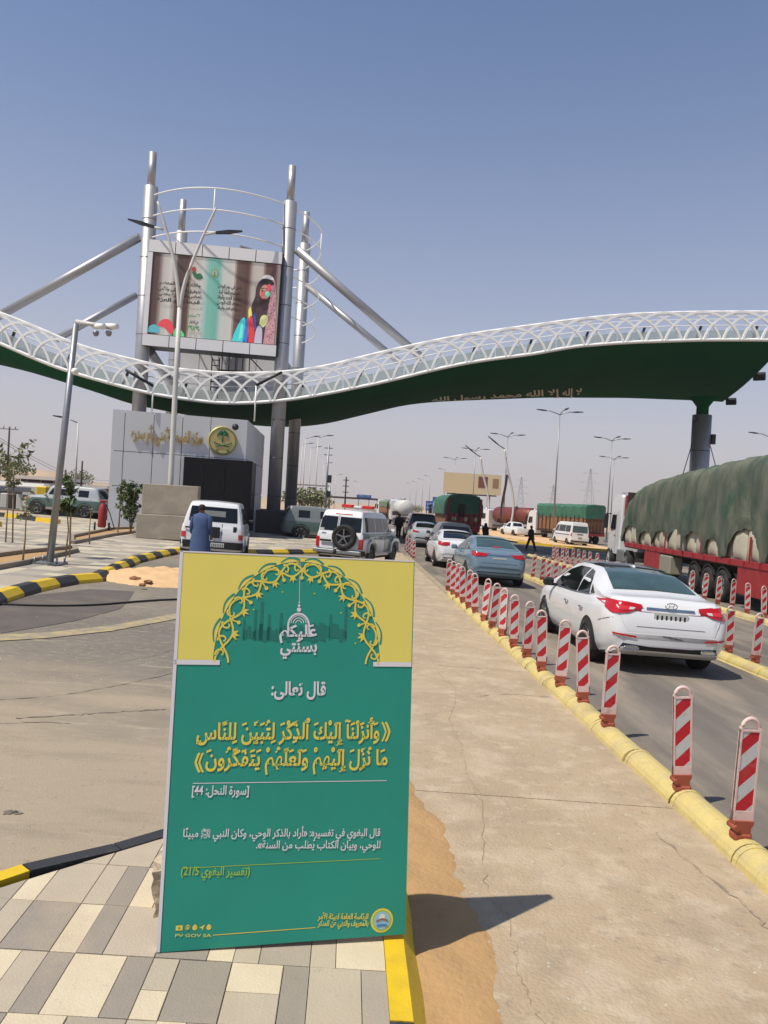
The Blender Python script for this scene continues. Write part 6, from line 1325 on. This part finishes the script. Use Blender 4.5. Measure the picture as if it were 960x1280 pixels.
# ------------------------------------------------------------------ street lamps
def lamp_head(m_, a, d, L=.9, w=.16):
    a = Vector(a); d = Vector(d).normalized(); m_.path([a, a+d*L*.4, a+d*L], [w*.35, w*.55, w*.3], 4)
def double_lamp(X, Y, H, label, group, arms=((-1, 0), (1, 0), (.1, -1)), r=.11):
    t = thing('street_lamp', label, 'street lamp', (X, Y, gz(X)), 0, group)
    MB().tube((0, 0, 0), (0, 0, H), r, r*.5, 10).build('pole', GALV, t); MB().box((0, 0, .15), (.6, .6, .3)).build('footing', GALV, t)
    for (ax, ay) in arms:
        q = MB(); q.path([(0, 0, H-.1), (ax*1.0, ay*1.0, H+.22), (ax*1.5, ay*1.5, H+.25)], .05, 5); o = q.build('arm', GALV, t); q = MB(); lamp_head(q, (ax*1.4, ay*1.4, H+.25), (ax, ay, .06), 1.1, .2); q.build('lamp_head', DARKM, t)
    return t
for (px, Y, w_) in ((701, 84, 'beside the white van, tallest and nearest of the row'), (630, 112, 'second of the row, left of the veiled woman'), (584, 141, 'third of the row, in front of the billboard'), (567, 169, 'fourth and farthest of the row, by the billboard edge')):
    double_lamp(21.6, Y, 13.6, 'tall grey lamp, '+w_, 'street lamps along the median')
double_lamp(34.2, 105, 13.6, 'slim double-headed lamp beyond the lorries, taller of a pair', 'lamps of the lorry park'); double_lamp(43.2, 131, 13.4, 'slim double-headed lamp beyond the lorries, shorter of a pair', 'lamps of the lorry park')
double_lamp((968-438)*.086, 86, 13.6+gz(-45)*-1+1.2, 'street lamp whose single arm enters at the right picture edge', 'lamps of the lorry park')
def single_lamp(px, pyt, Y, label, group, side=-1, curved=False, m=GALV):
    p = P(px, pyt, Y); g_ = gz(p.x); H = p.z-g_; t = thing('street_lamp', label, 'street lamp', (p.x, Y, g_), 0, group)
    if curved:
        pts = [(.9*math.sin(z/H*math.pi*1.35+.3)*.9-.27, 0, z) for z in [H*i/24 for i in range(25)]]; q = MB(); q.path(pts, .16, 6); q.build('pole', POLEW, t); x0 = pts[-1][0]
        q = MB(); q.path([(x0, 0, H), (x0+side*.9, 0, H+.5)], .07, 5); lamp_head(q, (x0+side*.9, 0, H+.5), (side, 0, .75), 1.9, .24); q.build('lamp_head', DARKM, t)
    else:
        MB().tube((0, 0, 0), (0, 0, H), .11, .06, 8).build('pole', POLEW if m is POLEW else GALV, t)
        q = MB(); q.path([(0, 0, H-.05), (side*1.2, 0, H+.35)], .05, 5); q.build('arm', GALV, t); q = MB(); lamp_head(q, (side*1.2, 0, H+.35), (side, 0, .1), 1.0, .2); q.build('lamp_head', DARKM, t)
    return t
o = single_lamp(610, 572, 118, 'white wavy ornamental lamp post rising over the green-topped lorry', 'wavy ornamental lamp posts', -1, True)
o = single_lamp(641, 562, 108, 'white wavy ornamental lamp post carrying a dark ribbon of lettering', 'wavy ornamental lamp posts', -1, True)
q = MB(); q.path([(-.9-.25*math.sin(z*.6), -.1, z) for z in [.8+.45*i for i in range(17)]], [.05+.16*min(1, i/8) for i in range(17)], 4); q.build('ribbon', RUST, o)
for i, (px, py, Y) in enumerate(((557, 588, 235), (538, 596, 275), (529, 600, 310), (521, 603, 350), (513.5, 605, 395))): single_lamp(px, py, Y, 'faint distant street lamp left of the billboard, '+ORD[i]+' in the receding row', 'distant lamps left of the billboard', -1)
for i, (px, py, Y, s) in enumerate(((382, 548, 120, 1), (378, 556, 150, 1), (389, 560, 165, 1), (398, 547, 118, 1), (405, 580, 200, 1), (420, 594, 260, 1), (449, 603, 330, -1))): single_lamp(px, py, Y, 'pale lamp post between the steel masts and the far road, '+ORD[i]+' from the masts' if i != 6 else 'lone far lamp post over the distant road gantry', 'lamp posts behind the police car', s, m=POLEW)
single_lamp(98, 528, 70, 'lamp whose dark head shows beside the camera pole, left of the building', 'lamps left of the building', -1, m=POLEW)
# utility pole with boxes, and one with cross-arms on the left
p = P(411, 556, 95); t = thing('utility_pole', 'steel utility pole with bracket boxes behind the police four-wheel drive', 'utility pole', (p.x, 95, gz(p.x))); q = MB(); h = p.z-gz(p.x); q.tube((0, 0, 0), (0, 0, h), .14, .1, 8); [q.box((.0, 0, z), (1.0, .12, .12)) for z in (h-.4, h-1.2)]; q.build('pole', GALV, t); q = MB(); q.box((.3, 0, h*.55), (.5, .4, .9)); q.build('control_box', DARKM, t); q = MB(); q.box((.3, 0, h*.35), (.5, .4, .7)); q.build('control_box', DARKM, t)
p = P(433, 596, 120); t = thing('utility_pole', 'plain dark pole standing above the distant blue sign', 'utility pole', (p.x, 120, gz(p.x))); q = MB(); q.tube((0, 0, 0), (0, 0, p.z-gz(p.x)), .13, .1, 8); [q.box((0, 0, p.z-gz(p.x)-.5-k*.9), (.9, .1, .12)) for k in range(3)]; q.build('pole', RUST, t)
p = P(12, 534, 85); t = thing('utility_pole', 'timber utility pole with cross-arms at the far left', 'utility pole', (p.x, 85, gz(p.x))); hh = p.z-gz(p.x); q = MB(); q.tube((0, 0, 0), (0, 0, hh), .13, .09, 8); q.build('pole', RUST, t); q = MB(); q.box((-.2, 0, hh-.2), (2.2, .1, .1)); [q.tube((x, 0, hh-.15), (x, 0, hh+.15), .06) for x in (-1.2, -.6, 0, .6)]; q.build('cross_arm', GALV, t)
for k in range(2):
    a = P(-40, 524+k*3, 85); b = P(150, 600+k*4, 210); pts = [a.lerp(b, u/12)-Vector((0, 0, 2.4*math.sin(math.pi*u/12))) for u in range(13)]; tag(MB().path(pts, .03, 4).build('power_line', DARKM), ('upper' if k == 0 else 'lower')+' power line sagging from the timber pole towards the building', 'power line', 'power lines on the left')
# white Y-shaped lamp in front of the building
p = P(213.5, 601, 32.2); g_ = gz(p.x)+.15; t = thing('street_lamp', 'white Y-shaped street lamp with two dark heads before the display screen', 'street lamp', (p.x, 32.2, g_)); L_ = lambda px, py: P(px, py, 32.2)-Vector((p.x, 32.2, g_))
fk = L_(224.5, 385); MB().path([(0, 0, 0), L_(213.5, 600)*1, L_(220, 470), fk], [.115, .11, .10, .09], 10).build('pole', POLEW, t)
for pts, hd_ in (([(224.5, 388), (220, 340), (210, 295), (197, 252)], [(204, 287), (193, 284), (160, 274)]), ([(224.5, 388), (232, 350), (251, 302), (270, 260)], [(256, 293), (270, 291), (303, 289)])):
    MB().path(catmull([L_(*q_) for q_ in pts], 5), [.085-.045*i/15 for i in range(16)], 8).build('arm', POLEW, t); q = MB(); q.path([L_(*hd_[0]), L_(*hd_[1])], .05, 6); o = q.build('bracket', POLEW, t)
    q = MB(); a, b = L_(*hd_[1]), L_(*hd_[2]); q.path([a, a.lerp(b, .5), b], [.07, .10, .04], 4); q.build('lamp_head', DARKM, t)
# camera pole on the near left
p = G(62, 705, .15); t = thing('camera_pole', 'leaning grey steel pole with traffic cameras on its short arm', 'camera pole', p); top = P(95, 405, p.y)-p
MB().path([(0, 0, .02), top], [.085, .066], 14).build('pole', GALV, t)
q = MB(); q.box((0, 0, .02), (.62, .62, .05)); [q.tube((sx*.25, sy*.25, .04), (sx*.25, sy*.25, .16), .025, n=6) for sx in (-1, 1) for sy in (-1, 1)]; q.build('base_plate', GALV, t)
e_ = P(141, 410, p.y)-p; q = MB(); q.path([top, top+Vector((.0, 0, .06)), e_], .05, 8); q.build('arm', POLEW, t)
for px, py, s in ((123, 409, 1), (139, 409, 1)): c_ = P(px, py, p.y)-p; q = MB(); q.tube(c_+Vector((-.12, .05, .03)), c_+Vector((.17, -.12, .0)), .065, n=10); q.build('camera_housing', WHITE, t); q = MB(); q.lathe([(0, -.12), (.05, -.10), (.07, -.05), (.07, 0), (0, .03)], c_+Vector((-.05, 0, -.1)), n=12); q.build('camera_dome', GALV, t)
c_ = P(93, 465, p.y)-p; MB().lathe([(0, .09), (.07, .06), (.085, 0), (0, -.05)], c_+Vector((.05, -.1, 0)), Vector((0, -1, 0)), 12).build('round_sensor', WHITE, t)
# ------------------------------------------------------------------ billboard, road signs, gantry
a, b = P(555, 590, 150), P(627, 594, 150); zb_ = P(590, 617.5, 150).z; t = thing('billboard', 'wide cream billboard with two brown picture panels above the distant road', 'billboard', ((a.x+b.x)/2, 150, gz(a.x))); g_ = t.location.z; w_ = b.x-a.x; zt = a.z-g_; zl = zb_-g_
MB().box((0, 0, (zt+zl)/2), (w_, .4, zt-zl)).build('panel', mat('billboard_cream', C(214, 194, 156), .8), t)
BBB = mat('billboard_brown', C(120, 74, 60), .8); MB().box((w_*.18, -.22, (zt+zl)/2+.4), (w_*.16, .05, (zt-zl)*.55)).build('picture_panel', BBB, t); MB().box((w_*.40, -.22, (zt+zl)/2+.3), (w_*.10, .05, (zt-zl)*.45)).build('picture_panel', mat('billboard_tan', C(150, 122, 92), .8), t)
MB().box((0, .1, zl-.15), (w_*.86, .5, .22)).build('service_walkway', DARKM, t)
q = MB(); [q.tube((x, .2, -1), (x, .2, zl), .3) for x in (-w_*.3, w_*.3)]; q.build('post', GALV, t)
SBL = mat('sign_blue', C(24, 92, 172), .5)
def rsign(x0, y0, x1, y1, Y, label, words_):
    a, b = P(x0, y0, Y), P(x1, y1, Y); t = thing('road_sign', label, 'road sign', ((a.x+b.x)/2, Y, gz(a.x)), 0, 'blue direction signs'); z = (a.z+b.z)/2-t.location.z; MB().box((0, 0, z), (b.x-a.x, .12, a.z-b.z)).build('panel', SBL, t)
    for k, tx in enumerate(words_): text_fit('lettering', tx, Vector((0, -.07, z)), Vector((1, 0, 0)), Vector((0, 0, 1)), Vector((0, -1, 0)), -(b.x-a.x)*.38, (b.x-a.x)*.38, 0, PLATE, t, bold=.03, vmid=(a.z-b.z)*(.22-.4*k), vh=(a.z-b.z)*.28, off=.03)
    q = MB(); [q.tube((s*(b.x-a.x)*.35, .15, 0), (s*(b.x-a.x)*.35, .15, z), .1) for s in (-1, 1)]; q.build('post', GALV, t)
rsign(541, 621, 556, 638, 128, 'larger blue direction sign left of the green-topped lorry', ['الرياض', 'مكة']); rsign(532.5, 626, 541.5, 638.5, 132, 'smaller blue direction sign left of the bigger one', ['مخرج', 'خروج'])
rsign(446, 618, 464, 624, 170, 'flat blue sign over the far gantry, above the police four-wheel drive', ['الطريق'])
a, b = P(412, 621, 150), P(472, 627, 150); t = thing('road_gantry', 'thin brown road gantry spanning the distant carriageway', 'gantry', (a.x, 150, gz(a.x))); q = MB(); L0 = t.location; q.box(((b.x-a.x)/2, 0, a.z-L0.z), (b.x-a.x, .3, .35)); q.build('beam', RUST, t); q = MB(); [q.tube((x, 0, 0), (x, 0, a.z-L0.z), .15) for x in (0, b.x-a.x)]; q.build('post', RUST, t)
a, b = P(362, 605, 150), P(412, 612, 150); t = thing('road_gantry', 'thin pale gantry with two small boxes behind the steel masts', 'gantry', (a.x, 150, gz(a.x))); q = MB(); L0 = t.location; q.box(((b.x-a.x)/2, 0, a.z-L0.z), (b.x-a.x, .25, .25)); q.build('beam', GALV, t); q = MB(); [q.tube((x, 0, 0), (x, 0, a.z-L0.z), .15) for x in (0, b.x-a.x)]; q.build('post', GALV, t); q = MB(); [q.box(((b.x-a.x)*u, 0, a.z-L0.z-.6), (.8, .3, .5)) for u in (.5, .62)]; q.build('signal_box', DARKM, t)
p = G(617, 650); t = thing('road_sign', 'small dark three-legged roadside board on the sand right of the green-topped lorry', 'sign', (35, 200, gz(35))); q = MB(); [q.box((x, 0, 1.4), (.35, .2, 2.4)) for x in (-1, 0, 1)]; q.box((0, 0, 2.6), (3.4, .2, .5)); q.build('frame', RUST, t)
# pylons
def pylon(px, pyt, Y, label):
    p = P(px, pyt, Y); g_ = gz(p.x); H = p.z-g_; t = thing('power_pylon', label, 'pylon', (p.x, Y, g_), 0, 'lattice pylons on the horizon'); q = MB(); w0 = H*.11; lv = [i/9 for i in range(10)]
    wd = lambda u: w0*(1-u)**1.1+.5
    for sx in (-1, 1):
        for sy in (-1, 1):
            for a, b in zip(lv, lv[1:]):
                q.path([(sx*wd(a), sy*wd(a), a*H), (sx*wd(b), sy*wd(b), b*H)], .24, 4); q.path([(sx*wd(a), sy*wd(a), a*H), (-sx*wd(b), sy*wd(b), b*H)], .13, 4)
    for u, L_ in ((.62, .15), (.76, .14), (.92, .12)): q.path([(-H*L_-wd(u), 0, u*H), (H*L_+wd(u), 0, u*H)], .16, 4); q.path([(-H*L_-wd(u), 0, u*H), (0, 0, u*H+H*.05)], .1, 4); q.path([(H*L_+wd(u), 0, u*H), (0, 0, u*H+H*.05)], .1, 4)
    q.build('lattice', GALV, t)
pylon(738.5, 586, 1150, 'faint lattice pylon beyond the van, tallest of the three'); pylon(652, 596, 1200, 'faint lattice pylon behind the wavy lamp posts'); pylon(692, 606, 1240, 'faintest lattice pylon, between the other two')
# ------------------------------------------------------------------ painted kerbs and median on the right
kerb('painted_kerb', 'far black and yellow kerb of the median behind the veiled woman', resample([(6.5+17*.62, 62+8), (14.2, 84), (14.6, 96), (15.5, 120)], 1.4), [BPAINT, YPAINT], [(0, -.1), (0, .16), (-.5, .16), (-.5, -.1)])
kerb('painted_kerb', 'yellow painted kerb round the lamp island before the white van', resample([(14.6, 68.6), (16.6, 67.0), (20.5, 66), (25, 67.5)], 1.0), [YPAINT], [(0, -.1), (0, .2), (-.35, .2), (-.35, -.1)])
md_ = struct(flat('median_island', [(14.4, 70), (16.6, 67.4), (20.5, 66.4), (25, 68), (25, 82), (30, 300), (16.5, 300), (14.6, 96)], .14, SAND2))
# dark figures of cargo gear near the lorry cab
X_ = (755-438)*.047; 
# ------------------------------------------------------------------ left: low buildings, barrier, masts, planting
WB_ = mat('whitewash', C(206, 202, 194), .8, var=.05, vscale=.5)
def shed(x0, x1, pyt, Y, depth, label, wm, hgt, open_=True, roofm=WB_):
    a, b = P(x0, pyt, Y), P(x1, pyt, Y); g_ = gz(a.x); W = b.x-a.x; t = thing('low_building', label, 'building', (a.x, Y, g_)); H = a.z-g_
    MB().box((W/2, depth/2+.3, H*.45), (W-.6, depth-.6, H*.9)).build('wall', wm, t); MB().box((W/2, depth/2-.4, H-.18), (W+.4, depth+1.6, .36)).build('roof', roofm, t)
    for k in range(3): MB().box((W*(.2+.3*k), .28, H*.38), (W*.12, .1, H*.42)).build('window', BLACKG, t)
    q = MB(); [q.tube((W*u, -.9, 0), (W*u, -.9, H-.3), .07) for u in (.02, .35, .68, .98)]; q.build('post', GALV, t); return t
shed(-60, 34, 597, 72, 8, 'low whitewashed building at the far left edge', WB_, 4); shed(20, 72, 594, 92, 10, 'low building with a white flat roof and dark open front, behind the camera pole', DARKM, 4)  # second building: dark wall colour stands in for shade under the roof
shed(76, 86, 606, 110, 8, 'small white hut right of the camera pole', WB_, 3); shed(92, 136, 605, 98, 8, 'low building with brown walls over the parked silver four-wheel drive', BROWN, 3.4); shed(-80, -2, 603, 58, 5, 'pale low building beyond the left frame edge', WB_, 3)
a = P(25, 613, 70); o = MB().box((0, 0, 0), (5, 1.6, 1.6), bev=.3).build('covered_load', WB_); o.location = (a.x, 70, gz(a.x)+.8); tag(o, 'white sheeted load standing before the low building at the left', 'covered load')
a = P(54, 618, 66); o = MB().box((0, 0, 0), (.9, .9, 1.5), bev=.1).build('yellow_drum', YPAINT); o.location = (a.x, 66, gz(a.x)+.75); tag(o, 'yellow drum beside the silver four-wheel drive', 'drum')
hl = P(50, 587, 600); o = MB(); o.lathe([(60, -6), (44, 0), (26, 7), (10, 11), (0, 12)], (0, 0, 0), n=16); o = o.build('hill', DESERT); o.location = (hl.x, 600, hl.z-12); struct(o)
# red, white and black traffic barrier
t = thing('traffic_barrier', 'row of red, white and black barrier blocks under the low buildings', 'barrier', (-25, 52, gz(-25)))
for k in range(24): q = MB().box((0, 0, .5), (.46, .4, .95), bev=.05).build('barrier_block', (REDT, BPAINT, YPAINT, BPAINT)[k % 4] if k % 2 else WB_, t); q.location = (-5+.5*k, 0, gz(-5+.5*k))
struct(flat('forecourt', [(-70, 46), (-13, 50), (-13, 70), (-70, 66)], .03, DARKA))
# second pavement kerbs on the left
kerb('painted_kerb', 'short black and yellow kerb left of the camera pole, behind the saplings', [tuple(v) for v in resample(gp([(-50, 645), (10, 650), (20, 652), (85, 660)]), 1.25)], [YPAINT, BPAINT], [(0, .1), (0, .34), (.3, .34), (.34, .1)])
kerb('painted_kerb', 'black and yellow kerb end at the left frame edge', [tuple(v) for v in resample(gp([(-60, 664), (-10, 662), (30, 664)]), 1.3)], [BPAINT, YPAINT], [(0, .1), (0, .34), (.3, .34), (.34, .1)])
# planting pits with kerbs
PITK = mat('pit_kerb', C(150, 138, 122), .9, var=.1, world=True)
for pts, lab in ((gp([(-60, 722), (28, 706), (95, 690), (92, 686), (28, 692), (-60, 704)], .15), 'planting pit in the far pavement left of the camera pole'), (gp([(90, 680), (140, 670), (168, 666), (170, 661), (140, 662), (90, 672)], .15), 'planting pit below the shrub at the concrete blocks')):
    t = thing('planting_pit', lab, 'planting pit', (0, 0, 0), 0, 'planting pits'); n = len(pts)
    MB().poly([(x, y, gz(x)+.158) for x, y in pts]).build('soil', SAND, t, fixn=False)
    for i in range(n): a, b = Vector(pts[i]), Vector(pts[(i+1) % n]); q = MB(); q.path([(a.x, a.y, gz(a.x)+.19), (b.x, b.y, gz(b.x)+.19)], .09, 4); q.build('edging', PITK, t)
def plant(px, py, H, label, cat, crown, nl, spread, m=LEAF, stake=None, name='sapling', grp=None, z=.15, seed=0, ls=.07):
    p = G(px, py, z); t = thing(name, label, cat, p, 0, grp); rn_ = random.Random(seed); st = MB(); lf = MB()
    ntr = 1 if name == 'sapling' else 5
    for k in range(ntr):
        an = 6.28*k/max(1, ntr)+rn_.random(); dx, dy = (0, 0) if ntr == 1 else (math.cos(an)*spread*.5, math.sin(an)*spread*.5)
        pts = [Vector((0, 0, 0)), Vector((dx*.3+rn_.uniform(-.04, .04), dy*.3, H*.35)), Vector((dx*.7+rn_.uniform(-.05, .05), dy*.7, H*.7)), Vector((dx, dy, H*.98))]; st.path(pts, [.024, .018, .012, .006], 6)
        for q in range(9):
            u = rn_.uniform(1-crown, 1)*3; i = min(2, int(u)); b0 = pts[i].lerp(pts[i+1], u-i); d = Vector((rn_.uniform(-1, 1), rn_.uniform(-1, 1), rn_.uniform(0, .9))).normalized()*spread*rn_.uniform(.3, .9); b1 = b0+d; st.path([b0, b1], [.008, .004], 4)
            for r_ in range(nl//9):
                c_ = b0.lerp(b1, rn_.uniform(.25, 1.1))+Vector((rn_.gauss(0, .05), rn_.gauss(0, .05), rn_.gauss(0, .05))); a_ = Vector((rn_.gauss(0, 1), rn_.gauss(0, 1), rn_.gauss(0, .6))).normalized(); b_ = a_.cross(Vector((rn_.gauss(0, 1), rn_.gauss(0, 1), 1))).normalized(); s = ls*rn_.uniform(.6, 1.3)
                lf.add([c_-a_*s, c_+b_*s*.4, c_+a_*s, c_-b_*s*.4], [(0, 1, 2, 3)])
    st.build('stem', WOOD, t); lf.build('foliage', m, t, fixn=False)
    if stake:
        q = MB(); q.tube((stake, 0, 0), (stake*.6, 0, H*.8), .022, n=6); q.build('stake', WOOD, t)
    return t
plant(28, 706, 1.55, 'thin sapling stake with few leaves, left of the camera pole foot', 'sapling', .5, 70, .22, LEAF2, None, seed=1, grp='saplings'); plant(82, 696, 1.95, 'leafy sapling tied to a stake just right of the camera pole', 'sapling', .5, 420, .42, LEAF, .10, seed=2, grp='saplings', ls=.09)
plant(7, 678, 2.7, 'tall sparse sapling near the left frame edge', 'sapling', .55, 300, .8, LEAF2, .2, seed=3, grp='saplings', ls=.09); plant(112, 680, 1.3, 'bare planted twig between the sapling and the red extinguisher', 'sapling', .3, 9, .08, LEAF2, None, seed=4, grp='saplings')
plant(147, 669, 1.75, 'small leafy bush left of the shrub by the concrete block', 'sapling', .65, 140, .4, LEAF, None, seed=5, grp='saplings', ls=.09); plant(163, 668, 1.95, 'airy green shrub growing against the concrete block', 'shrub', .75, 380, .55, LEAF, None, 'shrub', seed=6, ls=.08)
t = plant(190, 652, 3.05, 'dusty shrub showing above the concrete wall', 'shrub', .4, 420, .75, LEAF2, None, 'shrub', seed=7, ls=.08)
# wheeled red extinguisher
p = G(127, 663, .15); t = thing('wheeled_extinguisher', 'red wheeled fire extinguisher standing on the far pavement', 'extinguisher', p, .3)
MB().lathe([(0, .12), (.13, .12), (.17, .2), (.16, .85), (.12, 1.05), (.07, 1.12), (.06, 1.22), (0, 1.24)], (0, 0, 0), n=20).build('cylinder', REDT, t); MB().box((0, 0, 1.22), (.28, .14, .10), bev=.03).build('valve', REDT, t)
for s in (-1, 1): MB().lathe([(0, .04), (.16, .04), (.17, 0), (.16, -.04), (0, -.04)], (s*.28, .05, .17), Vector((1, 0, 0)), 16).build('wheel', RUBBER, t)
q = MB(); q.path([(.28, 0, .17), (.5, .1, .05)], .02, 5); q.path([(.12, 0, 1.1), (.3, 0, .7), (.5, .0, .1)], .02, 5); q.build('handle', BLACK, t)
# distant desert scrub, palms and roadside scatter
def clump(pts, label, name, H, m, seed, Y):
    rn_ = random.Random(seed)
    for i, (px, py) in enumerate(pts):
        p = G(px, py) if Y is None else Vector(((px-VPX)*Y/F, Y, 0)); p.z = gz(p.x); t = thing(name, label+', '+ORD[i]+' from the left', 'tree', p, 0, 'distant roadside trees'); st = MB(); st.path([(0, 0, 0), (.1, 0, H*.55)], [.14, .08], 6); st.build('trunk', WOOD, t); lf = MB()
        for k in range(260):
            d = Vector((rn_.gauss(0, 1), rn_.gauss(0, 1), rn_.gauss(0, .7))); d = d.normalized()*rn_.random()**.5; c_ = Vector((d.x*H*.45, d.y*H*.45, H*.62+d.z*H*.38)); a_ = Vector((rn_.gauss(0, 1), rn_.gauss(0, 1), rn_.gauss(0, 1))).normalized(); b_ = a_.orthogonal().normalized(); s = H*.06
            lf.add([c_-a_*s, c_+b_*s*.6, c_+a_*s, c_-b_*s*.6], [(0, 1, 2, 3)])
        lf.build('crown', m, t, fixn=False)
clump([(366, 0), (374, 0), (385, 0), (395, 0), (402, 0)], 'dusty roadside tree seen between the masts and the police car', 'tree', 4.2, LEAF2, 5, 118)
clump([(478, 0), (517, 0), (524, 0), (545, 0)], 'small dark tree dotted along the far desert edge', 'tree', 4.5, LEAF2, 8, 330)
for i, (px, H_, lab) in enumerate(((6, 5.0, 'bushy green tree over the white building at the left frame edge'), (30, 4.2, 'lower tree behind the low white building'), (104, 3.6, 'small tree over the brown low building'))):
    p = Vector(((px-VPX)*.105, 105, 0)); p.z = gz(p.x); t = thing('tree', lab, 'tree', p, 0, 'trees behind the low buildings'); st = MB(); st.path([(0, 0, 0), (.15, 0, H_*.6)], [.15, .08], 6); st.build('trunk', WOOD, t); lf = MB(); rn_ = random.Random(40+i)
    for k in range(420):
        d = Vector((rn_.gauss(0, 1), rn_.gauss(0, 1), rn_.gauss(0, .7))); d = d.normalized()*rn_.random()**.5; c_ = Vector((d.x*H_*.5, d.y*H_*.5, H_*.72+d.z*H_*.34)); a_ = Vector((rn_.gauss(0, 1), rn_.gauss(0, 1), rn_.gauss(0, 1))).normalized(); b_ = a_.orthogonal().normalized(); s = H_*.045; lf.add([c_-a_*s, c_+b_*s*.6, c_+a_*s, c_-b_*s*.6], [(0, 1, 2, 3)])
    lf.build('crown', LEAF2, t, fixn=False)
for px, py, Y, lab in ((82, 587, 75, 'short dark post right of the camera pole'), (95, 588, 78, 'second dark post right of the camera pole'), (103, 576, 88, 'thin rusty mast over the parked silver four-wheel drive')):
    p = P(px, py, Y); t = thing('mast_post', lab, 'post', (p.x, Y, gz(p.x)), 0, 'posts beyond the camera pole'); MB().tube((0, 0, 0), (0, 0, p.z-gz(p.x)), .12, .09, 8).build('shaft', RUST if py == 576 else DARKM, t)
# far sand ridges
dn = MB(); vs = []; fs = []; nx, ny = 90, 10
for j in range(ny+1):
    for i in range(nx+1):
        x = -900+2600*i/nx; y = 700+j*90; h = 11*math.sin(j/ny*math.pi)*(.45+.55*mn.noise(Vector((x*.004, y*.006, 3))))*(1 if x > 0 else .6); vs.append((x, y, gz(x)+max(h, -1)+.02))
for j in range(ny):
    for i in range(nx): a = j*(nx+1)+i; fs.append((a, a+1, a+nx+2, a+nx+1))
struct(dn.add(vs, fs, True).build('sand_ridge', DESERT))
# loose grit and pebbles on the walkway and side road: individually tiny
gr = MB(); rn_ = random.Random(11)
for k in range(900):
    if k % 3: x, y = rn_.uniform(.4, 2.35), rn_.uniform(2.4, 11); z = gz(x)+.031
    else: x, y = rn_.uniform(-5, -.8), rn_.uniform(4.8, 14); z = gz(x)+.009
    s = rn_.uniform(.003, .009)*(1.6 if rn_.random() < .05 else 1); gr.add([(x-s, y-s, z), (x+s, y-s*.8, z), (x+s*.9, y+s, z), (x-s*.8, y+s*.9, z), (x, y, z+s)], [(0, 1, 4), (1, 2, 4), (2, 3, 4), (3, 0, 4)])
stuff(gr.build('grit', SACK))
# ------------------------------------------------------------------ dusty air
hz = MB(); hz.box((100, 500, -20), (1500, 1300, 100)); 
x0, x1, y0, y1 = -560, 760, -60, 1300
hz = MB(); zt_ = 21.5; vs = []
for z_ in (0, 1):
    for (x, y) in ((x0, y0), (x1, y0), (x1, y1), (x0, y1)): vs.append((x, y, (min(gz(x0), gz(x1))-2) if z_ == 0 else max(zt_, gz(x0)+6, 70)))
hz.add(vs, [(0, 3, 2, 1), (4, 5, 6, 7), (0, 1, 5, 4), (1, 2, 6, 5), (2, 3, 7, 6), (3, 0, 4, 7)])
hm = bpy.data.materials.new('dusty_air'); hm.use_nodes = True; n = hm.node_tree; n.nodes.remove(n.nodes['Principled BSDF']); pv = n.nodes.new('ShaderNodeVolumePrincipled')
pv.inputs['Color'].default_value = (.90, .88, .88, 1); pv.inputs['Density'].default_value = .00035; pv.inputs['Anisotropy'].default_value = .2
n.links.new(pv.outputs[0], n.nodes['Material Output'].inputs['Volume'])
stuff(hz.build('haze', hm))
S.cycles.volume_bounces = 0; S.cycles.max_bounces = 8; S.cycles.use_denoising = True
